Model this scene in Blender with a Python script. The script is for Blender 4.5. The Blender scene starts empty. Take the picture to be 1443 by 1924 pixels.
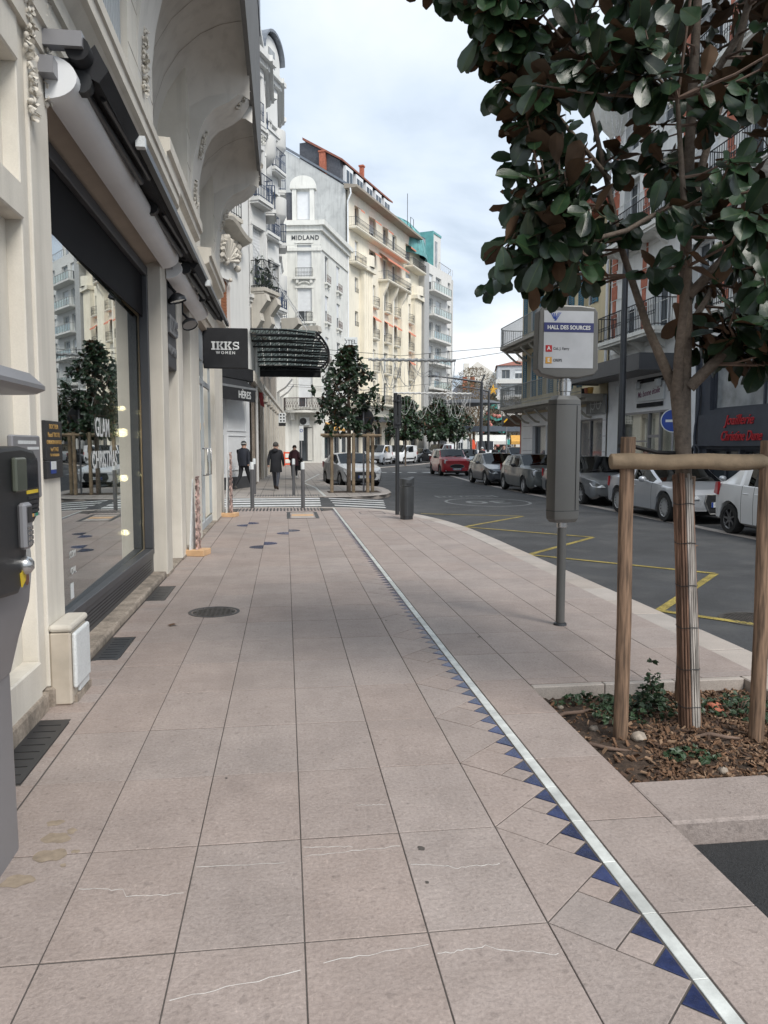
import bpy, bmesh, math, random
from mathutils import Vector, Matrix, Euler
random.seed(7)
R = math.radians
S = bpy.context.scene
COL = S.collection
# ------------------------------------------------------------------ camera, sky, sun, exposure
cam = bpy.data.objects.new('camera', bpy.data.cameras.new('camera'))
COL.objects.link(cam); S.camera = cam
cam.location = (0, 0, 1.6)
cam.rotation_euler = (R(90 - 4.905), 0, R(-7.289))
cam.data.sensor_fit = 'VERTICAL'; cam.data.sensor_height = 24.0
cam.data.lens = 24.0 * 1445 / 1924
cam.data.clip_start = 0.05; cam.data.clip_end = 3000
SUN_EL, SUN_AZ = 46, 152          # azimuth clockwise from +Y
CLOUD = 0.61
wd = bpy.data.worlds.new('World'); S.world = wd; wd.use_nodes = True
def build_world():
    nt = wd.node_tree; N = nt.nodes; L = nt.links; N.clear()
    out = N.new('ShaderNodeOutputWorld')
    sky = N.new('ShaderNodeTexSky'); sky.sky_type = 'NISHITA'; sky.sun_disc = False
    sky.sun_elevation = R(SUN_EL); sky.sun_rotation = R(SUN_AZ); sky.air_density = 1.0; sky.dust_density = 2.0
    b1 = N.new('ShaderNodeBackground'); b1.inputs[1].default_value = 0.09
    L.new(sky.outputs[0], b1.inputs[0])
    tc = N.new('ShaderNodeTexCoord')
    sep = N.new('ShaderNodeSeparateXYZ'); L.new(tc.outputs['Generated'], sep.inputs[0])
    def math_(op, a, b=None, v=None):
        m = N.new('ShaderNodeMath'); m.operation = op
        if hasattr(a, 'links'): L.new(a, m.inputs[0])
        else: m.inputs[0].default_value = a
        if b is not None:
            if hasattr(b, 'links'): L.new(b, m.inputs[1])
            else: m.inputs[1].default_value = b
        return m.outputs[0]
    zz = math_('ADD', math_('MAXIMUM', sep.outputs[2], 0.0), 0.16)
    cx = math_('DIVIDE', sep.outputs[0], zz); cy = math_('DIVIDE', sep.outputs[1], zz)
    cmb = N.new('ShaderNodeCombineXYZ'); L.new(cx, cmb.inputs[0]); L.new(cy, cmb.inputs[1])
    def noise(sc, det, off, dist=0.3):
        mp = N.new('ShaderNodeMapping'); L.new(cmb.outputs[0], mp.inputs[0]); mp.inputs['Location'].default_value = off
        n = N.new('ShaderNodeTexNoise'); L.new(mp.outputs[0], n.inputs['Vector'])
        n.inputs['Scale'].default_value = sc; n.inputs['Detail'].default_value = det; n.inputs['Distortion'].default_value = dist
        n.inputs['Roughness'].default_value = 0.52
        return n.outputs[0]
    n1 = noise(0.85, 7, (3.1, 1.7, 0)); n2 = noise(0.42, 4, (9.3, 4.2, 0), 0.1)
    r1 = N.new('ShaderNodeValToRGB'); L.new(n1, r1.inputs[0])
    e = r1.color_ramp.elements
    e[0].position = 0.33; e[0].color = (0.40, 0.49, 0.61, 1)
    e[1].position = 0.63; e[1].color = (0.90, 0.94, 0.98, 1)
    m_ = e.new(0.47); m_.color = (0.67, 0.76, 0.87, 1)
    b2 = N.new('ShaderNodeBackground'); b2.inputs[1].default_value = CLOUD
    L.new(r1.outputs[0], b2.inputs[0])
    r2 = N.new('ShaderNodeValToRGB'); L.new(n2, r2.inputs[0])
    r2.color_ramp.elements[0].position = 0.22; r2.color_ramp.elements[0].color = (0.72, 0.72, 0.72, 1)
    r2.color_ramp.elements[1].position = 0.42; r2.color_ramp.elements[1].color = (1, 1, 1, 1)
    mx = N.new('ShaderNodeMixShader'); L.new(r2.outputs[0], mx.inputs[0])
    L.new(b1.outputs[0], mx.inputs[1]); L.new(b2.outputs[0], mx.inputs[2]); L.new(mx.outputs[0], out.inputs[0])
build_world()
sl = bpy.data.lights.new('sun', 'SUN'); sl.energy = 1.5; sl.angle = R(24); sl.color = (1.0, 0.95, 0.88)
so = bpy.data.objects.new('sun', sl); COL.objects.link(so)
_d = Vector((math.sin(R(SUN_AZ)) * math.cos(R(SUN_EL)), math.cos(R(SUN_AZ)) * math.cos(R(SUN_EL)), math.sin(R(SUN_EL))))
so.rotation_euler = _d.to_track_quat('Z', 'Y').to_euler(); so.location = (0, 0, 60)
S.view_settings.view_transform = 'Standard'; S.view_settings.look = 'None'
S.view_settings.gamma = 1.0; S.view_settings.use_curve_mapping = False
S.view_settings.exposure = 1.0
S.cycles.max_bounces = 6; S.cycles.transparent_max_bounces = 12; S.cycles.diffuse_bounces = 3
S.cycles.caustics_reflective = False; S.cycles.caustics_refractive = False

# ------------------------------------------------------------------ materials
MATS = {}
def M(name, col, rough=0.6, metal=0.0, var=0.12, scale=3.0, bump=0.0, bscale=80.0, objvar=0.0, streak=0.0, speck=0.0, coat=0.0, emit=0.0, spec=0.5, dirt=None, wood=False, hue=0.0, pits=0.0):
    if name in MATS: return MATS[name]
    m = bpy.data.materials.new(name); m.use_nodes = True; MATS[name] = m
    nt = m.node_tree; N = nt.nodes; L = nt.links
    b = N['Principled BSDF']
    b.inputs['Roughness'].default_value = rough; b.inputs['Metallic'].default_value = metal
    b.inputs['Specular IOR Level'].default_value = spec
    if coat: b.inputs['Coat Weight'].default_value = coat; b.inputs['Coat Roughness'].default_value = 0.04
    geo = N.new('ShaderNodeNewGeometry'); pos = geo.outputs['Position']
    def noise(sc, det=4, sv=(1, 1, 1), src=pos, rg=0.55):
        mp = N.new('ShaderNodeMapping'); L.new(src, mp.inputs[0]); mp.inputs['Scale'].default_value = sv
        n = N.new('ShaderNodeTexNoise'); L.new(mp.outputs[0], n.inputs['Vector'])
        n.inputs['Scale'].default_value = sc; n.inputs['Detail'].default_value = det; n.inputs['Roughness'].default_value = rg
        return n.outputs[0]
    def ramp(f, a, b_, ca, cb):
        r = N.new('ShaderNodeValToRGB'); L.new(f, r.inputs[0]); e = r.color_ramp.elements
        e[0].position = a; e[0].color = (*ca, 1); e[1].position = b_; e[1].color = (*cb, 1); return r.outputs[0]
    def mix(f, a, b_, mode='MIX'):
        x = N.new('ShaderNodeMix'); x.data_type = 'RGBA'; x.blend_type = mode
        if hasattr(f, 'links'): L.new(f, x.inputs[0])
        else: x.inputs[0].default_value = f
        for i, v in ((6, a), (7, b_)):
            if hasattr(v, 'links'): L.new(v, x.inputs[i])
            else: x.inputs[i].default_value = (*v, 1)
        return x.outputs[2]
    c = tuple(col)
    lo = tuple(max(0, k * (1 - var)) for k in c); hi = tuple(min(1, k * (1 + var)) for k in c)
    if wood:
        f = noise(6, 5, (9, 9, 0.7)); out = ramp(f, 0.38, 0.62, lo, hi)
    else:
        out = ramp(noise(scale), 0.32, 0.68, lo, hi)
    if speck:
        f = noise(bscale, 3, rg=0.7)
        out = mix(1.0, out, ramp(f, 0.30, 0.62, (1 - speck,) * 3, (1 + speck * .35,) * 3), 'MULTIPLY')
    if pits:
        out = mix(1.0, out, ramp(noise(26, 2, rg=.5), 0.30, 0.37, (1 - pits,) * 3, (1, 1, 1)), 'MULTIPLY'); out = mix(1.0, out, ramp(noise(9, 5, rg=.7), 0.35, 0.65, (.94, .93, .92), (1.05, 1.05, 1.05)), 'MULTIPLY')
        out = mix(1.0, out, ramp(noise(60, 2, (1, .5, 1)), 0.64, 0.70, (1, 1, 1), (1.16, 1.16, 1.16)), 'MULTIPLY')
    if dirt:
        f = noise(1.3, 6); dc, da, ds = dirt
        fr = N.new('ShaderNodeValToRGB'); L.new(f, fr.inputs[0]); e = fr.color_ramp.elements
        e[0].position = ds; e[0].color = (0, 0, 0, 1); e[1].position = ds + 0.2; e[1].color = (da, da, da, 1)
        out = mix(fr.outputs[0], out, dc)
    if streak:
        f = noise(2.2, 4, (2.5, 2.5, 0.18))
        fr = N.new('ShaderNodeValToRGB'); L.new(f, fr.inputs[0]); e = fr.color_ramp.elements
        e[0].position = 0.5; e[0].color = (0, 0, 0, 1); e[1].position = 0.75; e[1].color = (streak,) * 3 + (1,)
        out = mix(fr.outputs[0], out, tuple(k * 0.55 for k in c))
    if objvar or hue:
        oi = N.new('ShaderNodeObjectInfo')
        h = N.new('ShaderNodeHueSaturation'); L.new(out, h.inputs['Color'])
        def rng(src, lo_, hi_):
            r = N.new('ShaderNodeMapRange'); L.new(src, r.inputs[0]); r.inputs[3].default_value = lo_; r.inputs[4].default_value = hi_; return r.outputs[0]
        L.new(rng(oi.outputs['Random'], 1 - objvar, 1 + objvar), h.inputs['Value'])
        if hue:
            mm = N.new('ShaderNodeMath'); mm.operation = 'FRACT'; m2 = N.new('ShaderNodeMath'); m2.operation = 'MULTIPLY'
            L.new(oi.outputs['Random'], m2.inputs[0]); m2.inputs[1].default_value = 17.31; L.new(m2.outputs[0], mm.inputs[0])
            L.new(rng(mm.outputs[0], 1 - hue, 1 + hue), h.inputs['Saturation'])
        out = h.outputs[0]
    L.new(out, b.inputs['Base Color'])
    if bump:
        f = noise(bscale, 5, (9, 9, .8) if wood else (1, 1, 1), rg=0.65)
        bp = N.new('ShaderNodeBump'); bp.inputs['Strength'].default_value = bump; bp.inputs['Distance'].default_value = 0.01
        L.new(f, bp.inputs['Height']); L.new(bp.outputs[0], b.inputs['Normal'])
    if emit:
        b.inputs['Emission Color'].default_value = (*col, 1); b.inputs['Emission Strength'].default_value = emit
    return m
def GLASS(name, tint=(0.8, 0.85, 0.85), ior=1.5, rough=0.0, floor=0.0, mul=1.6):
    if name in MATS: return MATS[name]
    m = bpy.data.materials.new(name); m.use_nodes = True; MATS[name] = m
    nt = m.node_tree; N = nt.nodes; L = nt.links; N.clear()
    o = N.new('ShaderNodeOutputMaterial'); t = N.new('ShaderNodeBsdfTransparent'); t.inputs[0].default_value = (*tint, 1)
    g = N.new('ShaderNodeBsdfGlossy'); g.inputs['Roughness'].default_value = rough; g.inputs[0].default_value = (.95, .97, .97, 1)
    ge = N.new('ShaderNodeNewGeometry'); dt = N.new('ShaderNodeVectorMath'); dt.operation = 'DOT_PRODUCT'; L.new(ge.outputs['Incoming'], dt.inputs[0]); L.new(ge.outputs['Normal'], dt.inputs[1])
    def mo(op, a, b_=None):
        q = N.new('ShaderNodeMath'); q.operation = op
        for i_, v_ in enumerate((a, b_)):
            if v_ is None: continue
            if hasattr(v_, 'links'): L.new(v_, q.inputs[i_])
            else: q.inputs[i_].default_value = v_
        return q.outputs[0]
    fr = mo('ADD', mo('MULTIPLY', mo('POWER', mo('SUBTRACT', 1.0, mo('ABSOLUTE', dt.outputs['Value'])), 5.0), .96), .04)   # Schlick, the same from both sides of a pane
    mm = N.new('ShaderNodeMath'); mm.operation = 'MULTIPLY_ADD'; L.new(fr, mm.inputs[0]); mm.inputs[1].default_value = mul; mm.inputs[2].default_value = floor; mm.use_clamp = True
    x = N.new('ShaderNodeMixShader'); L.new(mm.outputs[0], x.inputs[0]); L.new(t.outputs[0], x.inputs[1]); L.new(g.outputs[0], x.inputs[2])
    L.new(x.outputs[0], o.inputs[0]); return m

m_tile = M('paving_stone', (0.352, 0.294, 0.268), 0.60, var=0.09, scale=2.2, bump=0.45, bscale=60, objvar=0.05, hue=0.12, speck=0.20, pits=.20, dirt=((0.26, 0.218, 0.198), 0.5, 0.54))
m_tile2 = M('kerb_stone', (0.42, 0.375, 0.34), 0.65, var=0.1, scale=3, bump=0.35, bscale=110, objvar=0.07, hue=0.2, speck=0.2)
m_mortar = M('mortar', (0.085, 0.075, 0.068), 0.9, var=0.3, scale=8)
m_blue = M('blue_ceramic', (0.024, 0.036, 0.105), 0.25, var=0.3, scale=14, bump=.2, bscale=40, objvar=0.35, speck=.25, dirt=((.10, .10, .12), .5, .58))
m_marble = M('white_marble', (0.56, 0.58, 0.56), 0.38, var=0.25, scale=9, objvar=0.10, bump=.15, dirt=((.36, .37, .35), .6, .52))
m_vein = M('quartz_vein', (0.66, 0.63, 0.60), 0.6, var=0.1)
m_asph = M('asphalt', (0.056, 0.058, 0.062), 0.80, var=0.22, scale=0.7, bump=0.8, bscale=120, speck=0.5, dirt=((0.092, 0.092, 0.092), 0.7, 0.5), pits=.25)
m_asph2 = M('bay_asphalt', (0.030, 0.031, 0.033), 0.85, var=0.2, scale=3, bump=1.0, bscale=110, speck=0.5)
m_ground = M('far_ground', (0.11, 0.11, 0.11), 0.9)
m_white = M('road_paint', (0.62, 0.63, 0.62), 0.7, var=0.16, scale=6, speck=0.3, bscale=60)
m_faint = M('worn_road_paint', (0.20, 0.21, 0.21), 0.75, var=0.3, scale=9, speck=0.5, bscale=40)
m_yel = M('yellow_paint', (0.30, 0.235, 0.055), 0.75, var=0.35, scale=5, speck=0.75, bscale=45)
m_soil = M('soil', (0.06, 0.04, 0.028), 0.95, var=0.4, scale=6, bump=1.0, bscale=50, speck=0.5)
m_chip = M('bark_chip', (0.15, 0.082, 0.045), 0.85, var=0.5, scale=25, bump=.5)
m_cream = M('cream_render', (0.69, 0.655, 0.585), 0.75, var=0.06, scale=1.2, bump=0.12, bscale=120, streak=0.42, dirt=((0.46, 0.42, 0.35), 0.5, 0.53), speck=.06)
m_cream2 = M('cream_stone', (0.60, 0.565, 0.50), 0.75, var=0.08, scale=2, bump=0.15, bscale=70, streak=0.35, dirt=((0.40, 0.36, 0.30), 0.4, 0.58))
m_beige = M('beige_render', (0.40, 0.345, 0.285), 0.8, var=0.07, bump=.1)
m_stain = M('stained_stone', (0.30, 0.255, 0.21), 0.85, var=0.35, scale=5, bump=0.8, bscale=30, speck=.3)
m_whiter = M('white_render', (0.74, 0.745, 0.73), 0.75, var=0.04, scale=.6, streak=0.25, bump=.05)
m_white2 = M('old_white_render', (0.72, 0.72, 0.68), 0.78, var=0.06, scale=.7, streak=0.45, dirt=((0.5, 0.49, 0.45), 0.4, 0.55))
m_gable = M('weathered_gable', (0.55, 0.56, 0.55), 0.85, var=0.12, scale=.35, streak=0.55, dirt=((0.36, 0.37, 0.37), 0.55, 0.5))
m_yellowr = M('pale_yellow_render', (0.82, 0.765, 0.64), 0.75, var=0.05, scale=.6, streak=0.25)
m_yellow2 = M('straw_render', (0.68, 0.58, 0.38), 0.75, var=0.06, scale=.8, streak=0.25)
m_modern = M('modern_white', (0.70, 0.69, 0.66), 0.7, var=0.05, streak=.2)
m_modgrey = M('modern_grey', (0.42, 0.42, 0.41), 0.7, var=0.05, streak=.2)
m_teal = M('copper_roof', (0.13, 0.36, 0.36), 0.5, var=0.15, scale=1.5, streak=.4)
m_zinc = M('zinc', (0.20, 0.22, 0.25), 0.45, metal=0.4, var=0.15)
m_slate = M('slate', (0.085, 0.09, 0.105), 0.6, var=0.25, scale=5, bump=.3, bscale=20)
m_rtile = M('red_roof_tile', (0.26, 0.10, 0.07), 0.8, var=0.25, scale=6, bump=.4, bscale=18)
m_brick = M('red_brick', (0.42, 0.14, 0.085), 0.8, var=0.2, scale=5)
m_orange = M('orange_canvas', (0.66, 0.25, 0.16), 0.8, var=0.12)
m_ochre = M('ochre_canvas', (0.62, 0.34, 0.08), 0.8, var=0.12)
m_iron = M('iron', (0.025, 0.027, 0.03), 0.5, metal=0.3, var=0.2)
m_blueiron = M('blue_iron', (0.035, 0.06, 0.12), 0.5, var=0.2)
m_dark = M('dark_grey_metal', (0.055, 0.058, 0.064), 0.4, metal=0.5, var=0.1, scale=2)
m_anth = M('anthracite_frame', (0.06, 0.063, 0.07), 0.45, var=0.1)
m_black = M('black_canvas', (0.016, 0.017, 0.02), 0.85, var=0.25, bump=.3, bscale=200)
m_blackp = M('black_plastic', (0.018, 0.019, 0.021), 0.42, var=0.2, bump=.15, bscale=300)
m_gmetal = M('grey_metal', (0.27, 0.27, 0.285), 0.42, metal=0.35, var=0.05, scale=2)
m_busgrey = M('bus_stop_grey', (0.135, 0.135, 0.13), 0.42, metal=0.35, var=0.08, scale=2, bump=.05, dirt=((0.2, 0.195, 0.18), .3, .55))
m_steel = M('steel', (0.5, 0.5, 0.5), 0.25, metal=0.9, var=0.1)
m_wpaint = M('white_paint', (0.76, 0.78, 0.80), 0.5, var=0.04, scale=2)
m_wplast = M('white_plastic', (0.66, 0.69, 0.70), 0.5, var=0.05, speck=.15)
m_wood = M('stake_wood', (0.185, 0.118, 0.076), 0.75, var=0.5, wood=True, bump=0.5, bscale=8)
m_woodg = M('weathered_rail_wood', (0.25, 0.185, 0.12), 0.8, var=0.35, scale=5, bump=0.5, bscale=30, dirt=((0.17, 0.165, 0.115), .6, .5))
m_pine = M('pine_block', (0.60, 0.39, 0.22), 0.65, var=0.15, scale=6, bump=.1)
m_cane = M('brown_cane', (0.15, 0.085, 0.055), 0.65, var=0.45, wood=True, objvar=0.5, bump=.4, bscale=10)
m_cane2 = M('bleached_cane', (0.29, 0.265, 0.24), 0.7, var=0.4, wood=True, objvar=0.35, bump=.4, bscale=10, dirt=((.2, .16, .13), .6, .52))
m_bark = M('magnolia_bark', (0.155, 0.122, 0.095), 0.85, var=0.3, scale=9, bump=0.7, bscale=45, speck=.3)
m_twig = M('twig_bark', (0.15, 0.10, 0.075), 0.8, var=0.3, scale=9, bump=.4)
m_leaf = M('magnolia_leaf', (0.015, 0.034, 0.014), 0.33, var=0.45, scale=7, objvar=0.3, bump=.1, bscale=60)
m_leafrib = M('leaf_midrib', (0.035, 0.056, 0.018), 0.4)
m_leafb = M('magnolia_leaf_underside', (0.078, 0.043, 0.021), 0.75, var=0.35, scale=6, objvar=0.35)
m_ivy = M('ivy_leaf', (0.035, 0.065, 0.03), 0.45, var=0.4, scale=10)
m_pane = M('window_glass', (0.05, 0.06, 0.07), 0.06, var=0.4, scale=.5, spec=0.9)
m_pane2 = M('curtained_glass', (0.30, 0.32, 0.33), 0.12, var=0.4, scale=1.2, spec=0.8)
m_shut = M('roller_shutter', (0.72, 0.74, 0.76), 0.55, var=0.04)
m_shutg = M('grey_shutter', (0.42, 0.45, 0.47), 0.6, var=0.06)
m_brown = M('brown_shutter', (0.31, 0.12, 0.055), 0.6, var=0.12)
m_skin = M('skin', (0.45, 0.27, 0.20), 0.55)
m_tyre = M('tyre', (0.018, 0.018, 0.018), 0.8, var=.2)
m_rim = M('alloy', (0.46, 0.47, 0.48), 0.35, metal=0.6)
m_lens = M('flood_lens', (0.20, 0.22, 0.23), 0.08, var=.2, coat=1)
m_lamp = M('lamp_glass', (0.60, 0.63, 0.66), 0.08, var=.3, scale=20, coat=1)
m_red = M('red_plastic', (0.38, 0.02, 0.025), 0.35)
m_gold = M('gold_leaf', (0.50, 0.31, 0.10), 0.5)
m_bluep = M('sign_blue', (0.012, 0.05, 0.28), 0.4)
m_navy = M('navy_print', (0.02, 0.028, 0.12), 0.5)
m_orangep = M('orange_plastic', (0.75, 0.09, 0.03), 0.5)
m_bulb = M('lit_bulb', (1.0, 0.72, 0.38), 0.4, emit=13.0, var=0)
m_warm = M('lit_wall', (0.75, 0.66, 0.42), 0.8, emit=0.95, var=.1)  # emissive wall colour standing in for shop lighting
m_clear = GLASS('shop_glass', (0.62, 0.68, 0.68), 1.5, floor=0.10, mul=1.5)
m_carglass = GLASS('car_glass', (0.085, 0.10, 0.105), 1.5, floor=0.03, mul=1.1)
m_letter = M('pale_lettering', (0.62, 0.64, 0.64), 0.5)
m_sheer = M('sheer_curtain', (0.35, 0.36, 0.36), 0.9)
m_garl = M('garland', (0.55, 0.55, 0.54), 0.8, var=.3, scale=20)

# ------------------------------------------------------------------ mesh helpers
class MB:
    def __init__(s): s.v = []; s.f = []; s.m = []
    def add(s, vs, fs, m=0):
        o = len(s.v); s.v += [tuple(v) for v in vs]
        for f in fs: s.f.append(tuple(i + o for i in f)); s.m.append(m)
    def poly(s, pts, m=0): s.add(pts, [tuple(range(len(pts)))], m)
    def box(s, x0, x1, y0, y1, z0, z1, m=0):
        v = [(x0, y0, z0), (x1, y0, z0), (x1, y1, z0), (x0, y1, z0), (x0, y0, z1), (x1, y0, z1), (x1, y1, z1), (x0, y1, z1)]
        s.add(v, [(0, 3, 2, 1), (4, 5, 6, 7), (0, 1, 5, 4), (1, 2, 6, 5), (2, 3, 7, 6), (3, 0, 4, 7)], m)
    def prism(s, pts, a, b, ax='z', m=0):
        # outline pts (2d) extruded along axis between a and b
        n = len(pts)
        def P(p, t): return (p[0], p[1], t) if ax == 'z' else ((p[0], t, p[1]) if ax == 'y' else (t, p[0], p[1]))
        v = [P(p, a) for p in pts] + [P(p, b) for p in pts]
        f = [tuple(range(n))[::-1], tuple(range(n, 2 * n))] + [(i, (i + 1) % n, n + (i + 1) % n, n + i) for i in range(n)]
        s.add(v, f, m)
    def tube(s, p0, p1, r0, r1=None, n=8, m=0, caps=True):
        s.path([p0, p1], [r0, r0 if r1 is None else r1], n, m, caps)
    def path(s, pts, r, n=6, m=0, caps=True):
        pts = [Vector(p) for p in pts]
        if not isinstance(r, (list, tuple)): r = [r] * len(pts)
        rings = []; up = None
        for i, p in enumerate(pts):
            d = (pts[min(i + 1, len(pts) - 1)] - pts[max(i - 1, 0)])
            if d.length < 1e-9: d = Vector((0, 0, 1))
            d.normalize()
            if up is None: up = Vector((0, 0, 1)) if abs(d.z) < 0.9 else Vector((1, 0, 0))
            a = d.cross(up)
            if a.length < 1e-6: a = d.orthogonal()
            a.normalize(); b = a.cross(d).normalized(); up = b
            rings.append([p + (a * math.cos(2 * math.pi * k / n) + b * math.sin(2 * math.pi * k / n)) * r[i] for k in range(n)])
        o = [v for rg in rings for v in rg]; f = []
        for i in range(len(pts) - 1):
            for k in range(n):
                f.append((i * n + k, i * n + (k + 1) % n, (i + 1) * n + (k + 1) % n, (i + 1) * n + k))
        if caps: f += [tuple(range(n))[::-1], tuple((len(pts) - 1) * n + k for k in range(n))]
        s.add(o, f, m)
    def lathe(s, prof, n=16, c=(0, 0, 0), ax='z', m=0, a0=0, a1=360):
        # prof: list of (radius, height along axis)
        full = abs(a1 - a0) >= 360; k_ = n if full else n + 1
        vs = []
        for r, h in prof:
            for k in range(k_):
                a = R(a0 + (a1 - a0) * k / n); x, y = r * math.cos(a), r * math.sin(a)
                p = (x, y, h) if ax == 'z' else ((h, x, y) if ax == 'x' else (x, h, y))
                vs.append((c[0] + p[0], c[1] + p[1], c[2] + p[2]))
        f = []
        for i in range(len(prof) - 1):
            for k in range(n):
                q = (i * k_ + k, i * k_ + (k + 1) % k_, (i + 1) * k_ + (k + 1) % k_, (i + 1) * k_ + k)
                f.append(q if ax != 'y' else q[::-1])
        s.add(vs, f, m)
    def ball(s, c, r, n=8, m=0, sz=1.0):
        k = max(4, n // 2)
        s.lathe([(r * math.sin(math.pi * i / k) + 1e-5, -r * sz * math.cos(math.pi * i / k)) for i in range(k + 1)], n, c, 'z', m)
    def grid(s, fn, nu, nv, m=0):
        vs = [fn(i / nu, j / nv) for j in range(nv + 1) for i in range(nu + 1)]
        s.add(vs, [(j * (nu + 1) + i, j * (nu + 1) + i + 1, (j + 1) * (nu + 1) + i + 1, (j + 1) * (nu + 1) + i) for j in range(nv) for i in range(nu)], m)
    def mesh(s, name, mats, smooth=None):
        me = bpy.data.meshes.new(name); me.from_pydata(s.v, [], s.f)
        for mt in (mats if isinstance(mats, (list, tuple)) else [mats]): me.materials.append(mt)
        if len(me.polygons) == len(s.m): me.polygons.foreach_set('material_index', s.m)
        if smooth is not None:
            me.shade_smooth(); me.set_sharp_from_angle(angle=R(smooth))
        me.update(); return me
    def build(s, name, mats, parent=None, smooth=None, world=False, bev=0, seg=1, loc=None, kind=None, weld=False):
        if world and parent is not None:
            mi = Matrix.LocRotScale(parent.location, parent.rotation_euler, None).inverted()
            s.v = [tuple(mi @ Vector(v)) for v in s.v]
        me = s.mesh(name, mats, None if weld else smooth)
        if weld:
            bm = bmesh.new(); bm.from_mesh(me); bmesh.ops.remove_doubles(bm, verts=bm.verts, dist=1e-4); bmesh.ops.recalc_face_normals(bm, faces=bm.faces); bm.to_mesh(me); bm.free()
            if smooth is not None: me.shade_smooth(); me.set_sharp_from_angle(angle=R(smooth))
        return ob(name, me, parent, loc, bev, seg, kind)
def ob(name, me, parent=None, loc=None, bev=0, seg=1, kind=None):
    o = bpy.data.objects.new(name, me); COL.objects.link(o)
    if parent is not None: o.parent = parent
    if loc is not None: o.location = loc
    if bev:
        b = o.modifiers.new('bevel', 'BEVEL'); b.width = bev; b.segments = seg; b.limit_method = 'ANGLE'; b.angle_limit = R(40)
    if kind: o['kind'] = kind
    return o
def tag(o, label, cat, group=None):
    o['label'] = label; o['category'] = cat
    if group: o['group'] = group
    return o
def thing(name, label, cat, loc=(0, 0, 0), rz=0, group=None):
    o = bpy.data.objects.new(name, None); COL.objects.link(o); o.empty_display_size = .2
    o.location = loc; o.rotation_euler = (0, 0, rz)
    return tag(o, label, cat, group)
def struct(o): o['kind'] = 'structure'; return o
def dup(root, loc, rz, label=None, group=None):
    r = root.copy(); COL.objects.link(r); r.location = loc; r.rotation_euler = (0, 0, rz)
    if label: r['label'] = label
    if group: r['group'] = group
    for ch in list(root.children):
        c = ch.copy(); COL.objects.link(c); c.parent = r
        for g in ch.children:
            d = g.copy(); COL.objects.link(d); d.parent = c
    return r
def text(body, size, mat, parent, loc, rot, extr=0.004, bold=0.0, shear=0.0, sx=1.0, align='CENTER', name='lettering', world=False, spacing=1.0):
    cu = bpy.data.curves.new('lettering', 'FONT'); cu.body = body; cu.size = size; cu.extrude = extr; cu.offset = bold * size
    cu.shear = shear; cu.align_x = align; cu.align_y = 'CENTER'; cu.resolution_u = 3; cu.space_character = spacing
    t = bpy.data.objects.new('lettering_source', cu); COL.objects.link(t)
    me = bpy.data.meshes.new_from_object(t); bpy.data.objects.remove(t)
    me.materials.clear(); me.materials.append(mat)
    mt = Matrix.LocRotScale(Vector(loc), Euler([R(a) for a in rot]), None) @ Matrix.Diagonal((sx, 1, 1, 1))
    if world and parent is not None:
        mt = Matrix.LocRotScale(parent.location, parent.rotation_euler, None).inverted() @ mt
    me.transform(mt)
    return ob(name, me, parent)
def clip_poly(poly, a, b):
    # keep the part of poly on the left of a->b
    out = []; n = len(poly)
    sd = lambda p: (b[0] - a[0]) * (p[1] - a[1]) - (b[1] - a[1]) * (p[0] - a[0])
    for i in range(n):
        p, q = poly[i], poly[(i + 1) % n]; sp, sq = sd(p), sd(q)
        if sp >= 0: out.append(p)
        if sp * sq < 0:
            t = sp / (sp - sq); out.append((p[0] + (q[0] - p[0]) * t, p[1] + (q[1] - p[1]) * t))
    return out
def area(p): return 0.5 * sum(p[i][0] * p[(i + 1) % len(p)][1] - p[(i + 1) % len(p)][0] * p[i][1] for i in range(len(p)))
def inset(poly, g):
    c = (sum(p[0] for p in poly) / len(poly), sum(p[1] for p in poly) / len(poly)); n = len(poly); out = []
    for i in range(n):
        p0, p1, p2 = Vector(poly[i - 1]), Vector(poly[i]), Vector(poly[(i + 1) % n])
        d1 = (p1 - p0).normalized(); d2 = (p2 - p1).normalized()
        n1 = Vector((-d1.y, d1.x)); n2 = Vector((-d2.y, d2.x)); b = n1 + n2
        if b.length < 1e-6: b = n1
        b.normalize(); k = g / max(0.35, b.dot(n1)); out.append(tuple(p1 + b * k))
    return out
# ------------------------------------------------------------------ ground, road, pavement
RZ = -0.12
mb = MB(); mb.box(-400, 400, -40, 900, -0.4, -0.135); struct(mb.build('ground', m_ground))
mb = MB(); mb.poly([(-60, 20.3, RZ), (1.2, 20.25, RZ), (3.7, 14, RZ), (3.72, -8, RZ), (10.75, -8, RZ), (10.75, 44, RZ), (60, 120, RZ), (110, 200, RZ), (60, 210, RZ), (18, 98, RZ), (3, 70, RZ), (0, 50, RZ), (-60, 24.4, RZ)])
struct(mb.build('road', m_asph))
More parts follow.
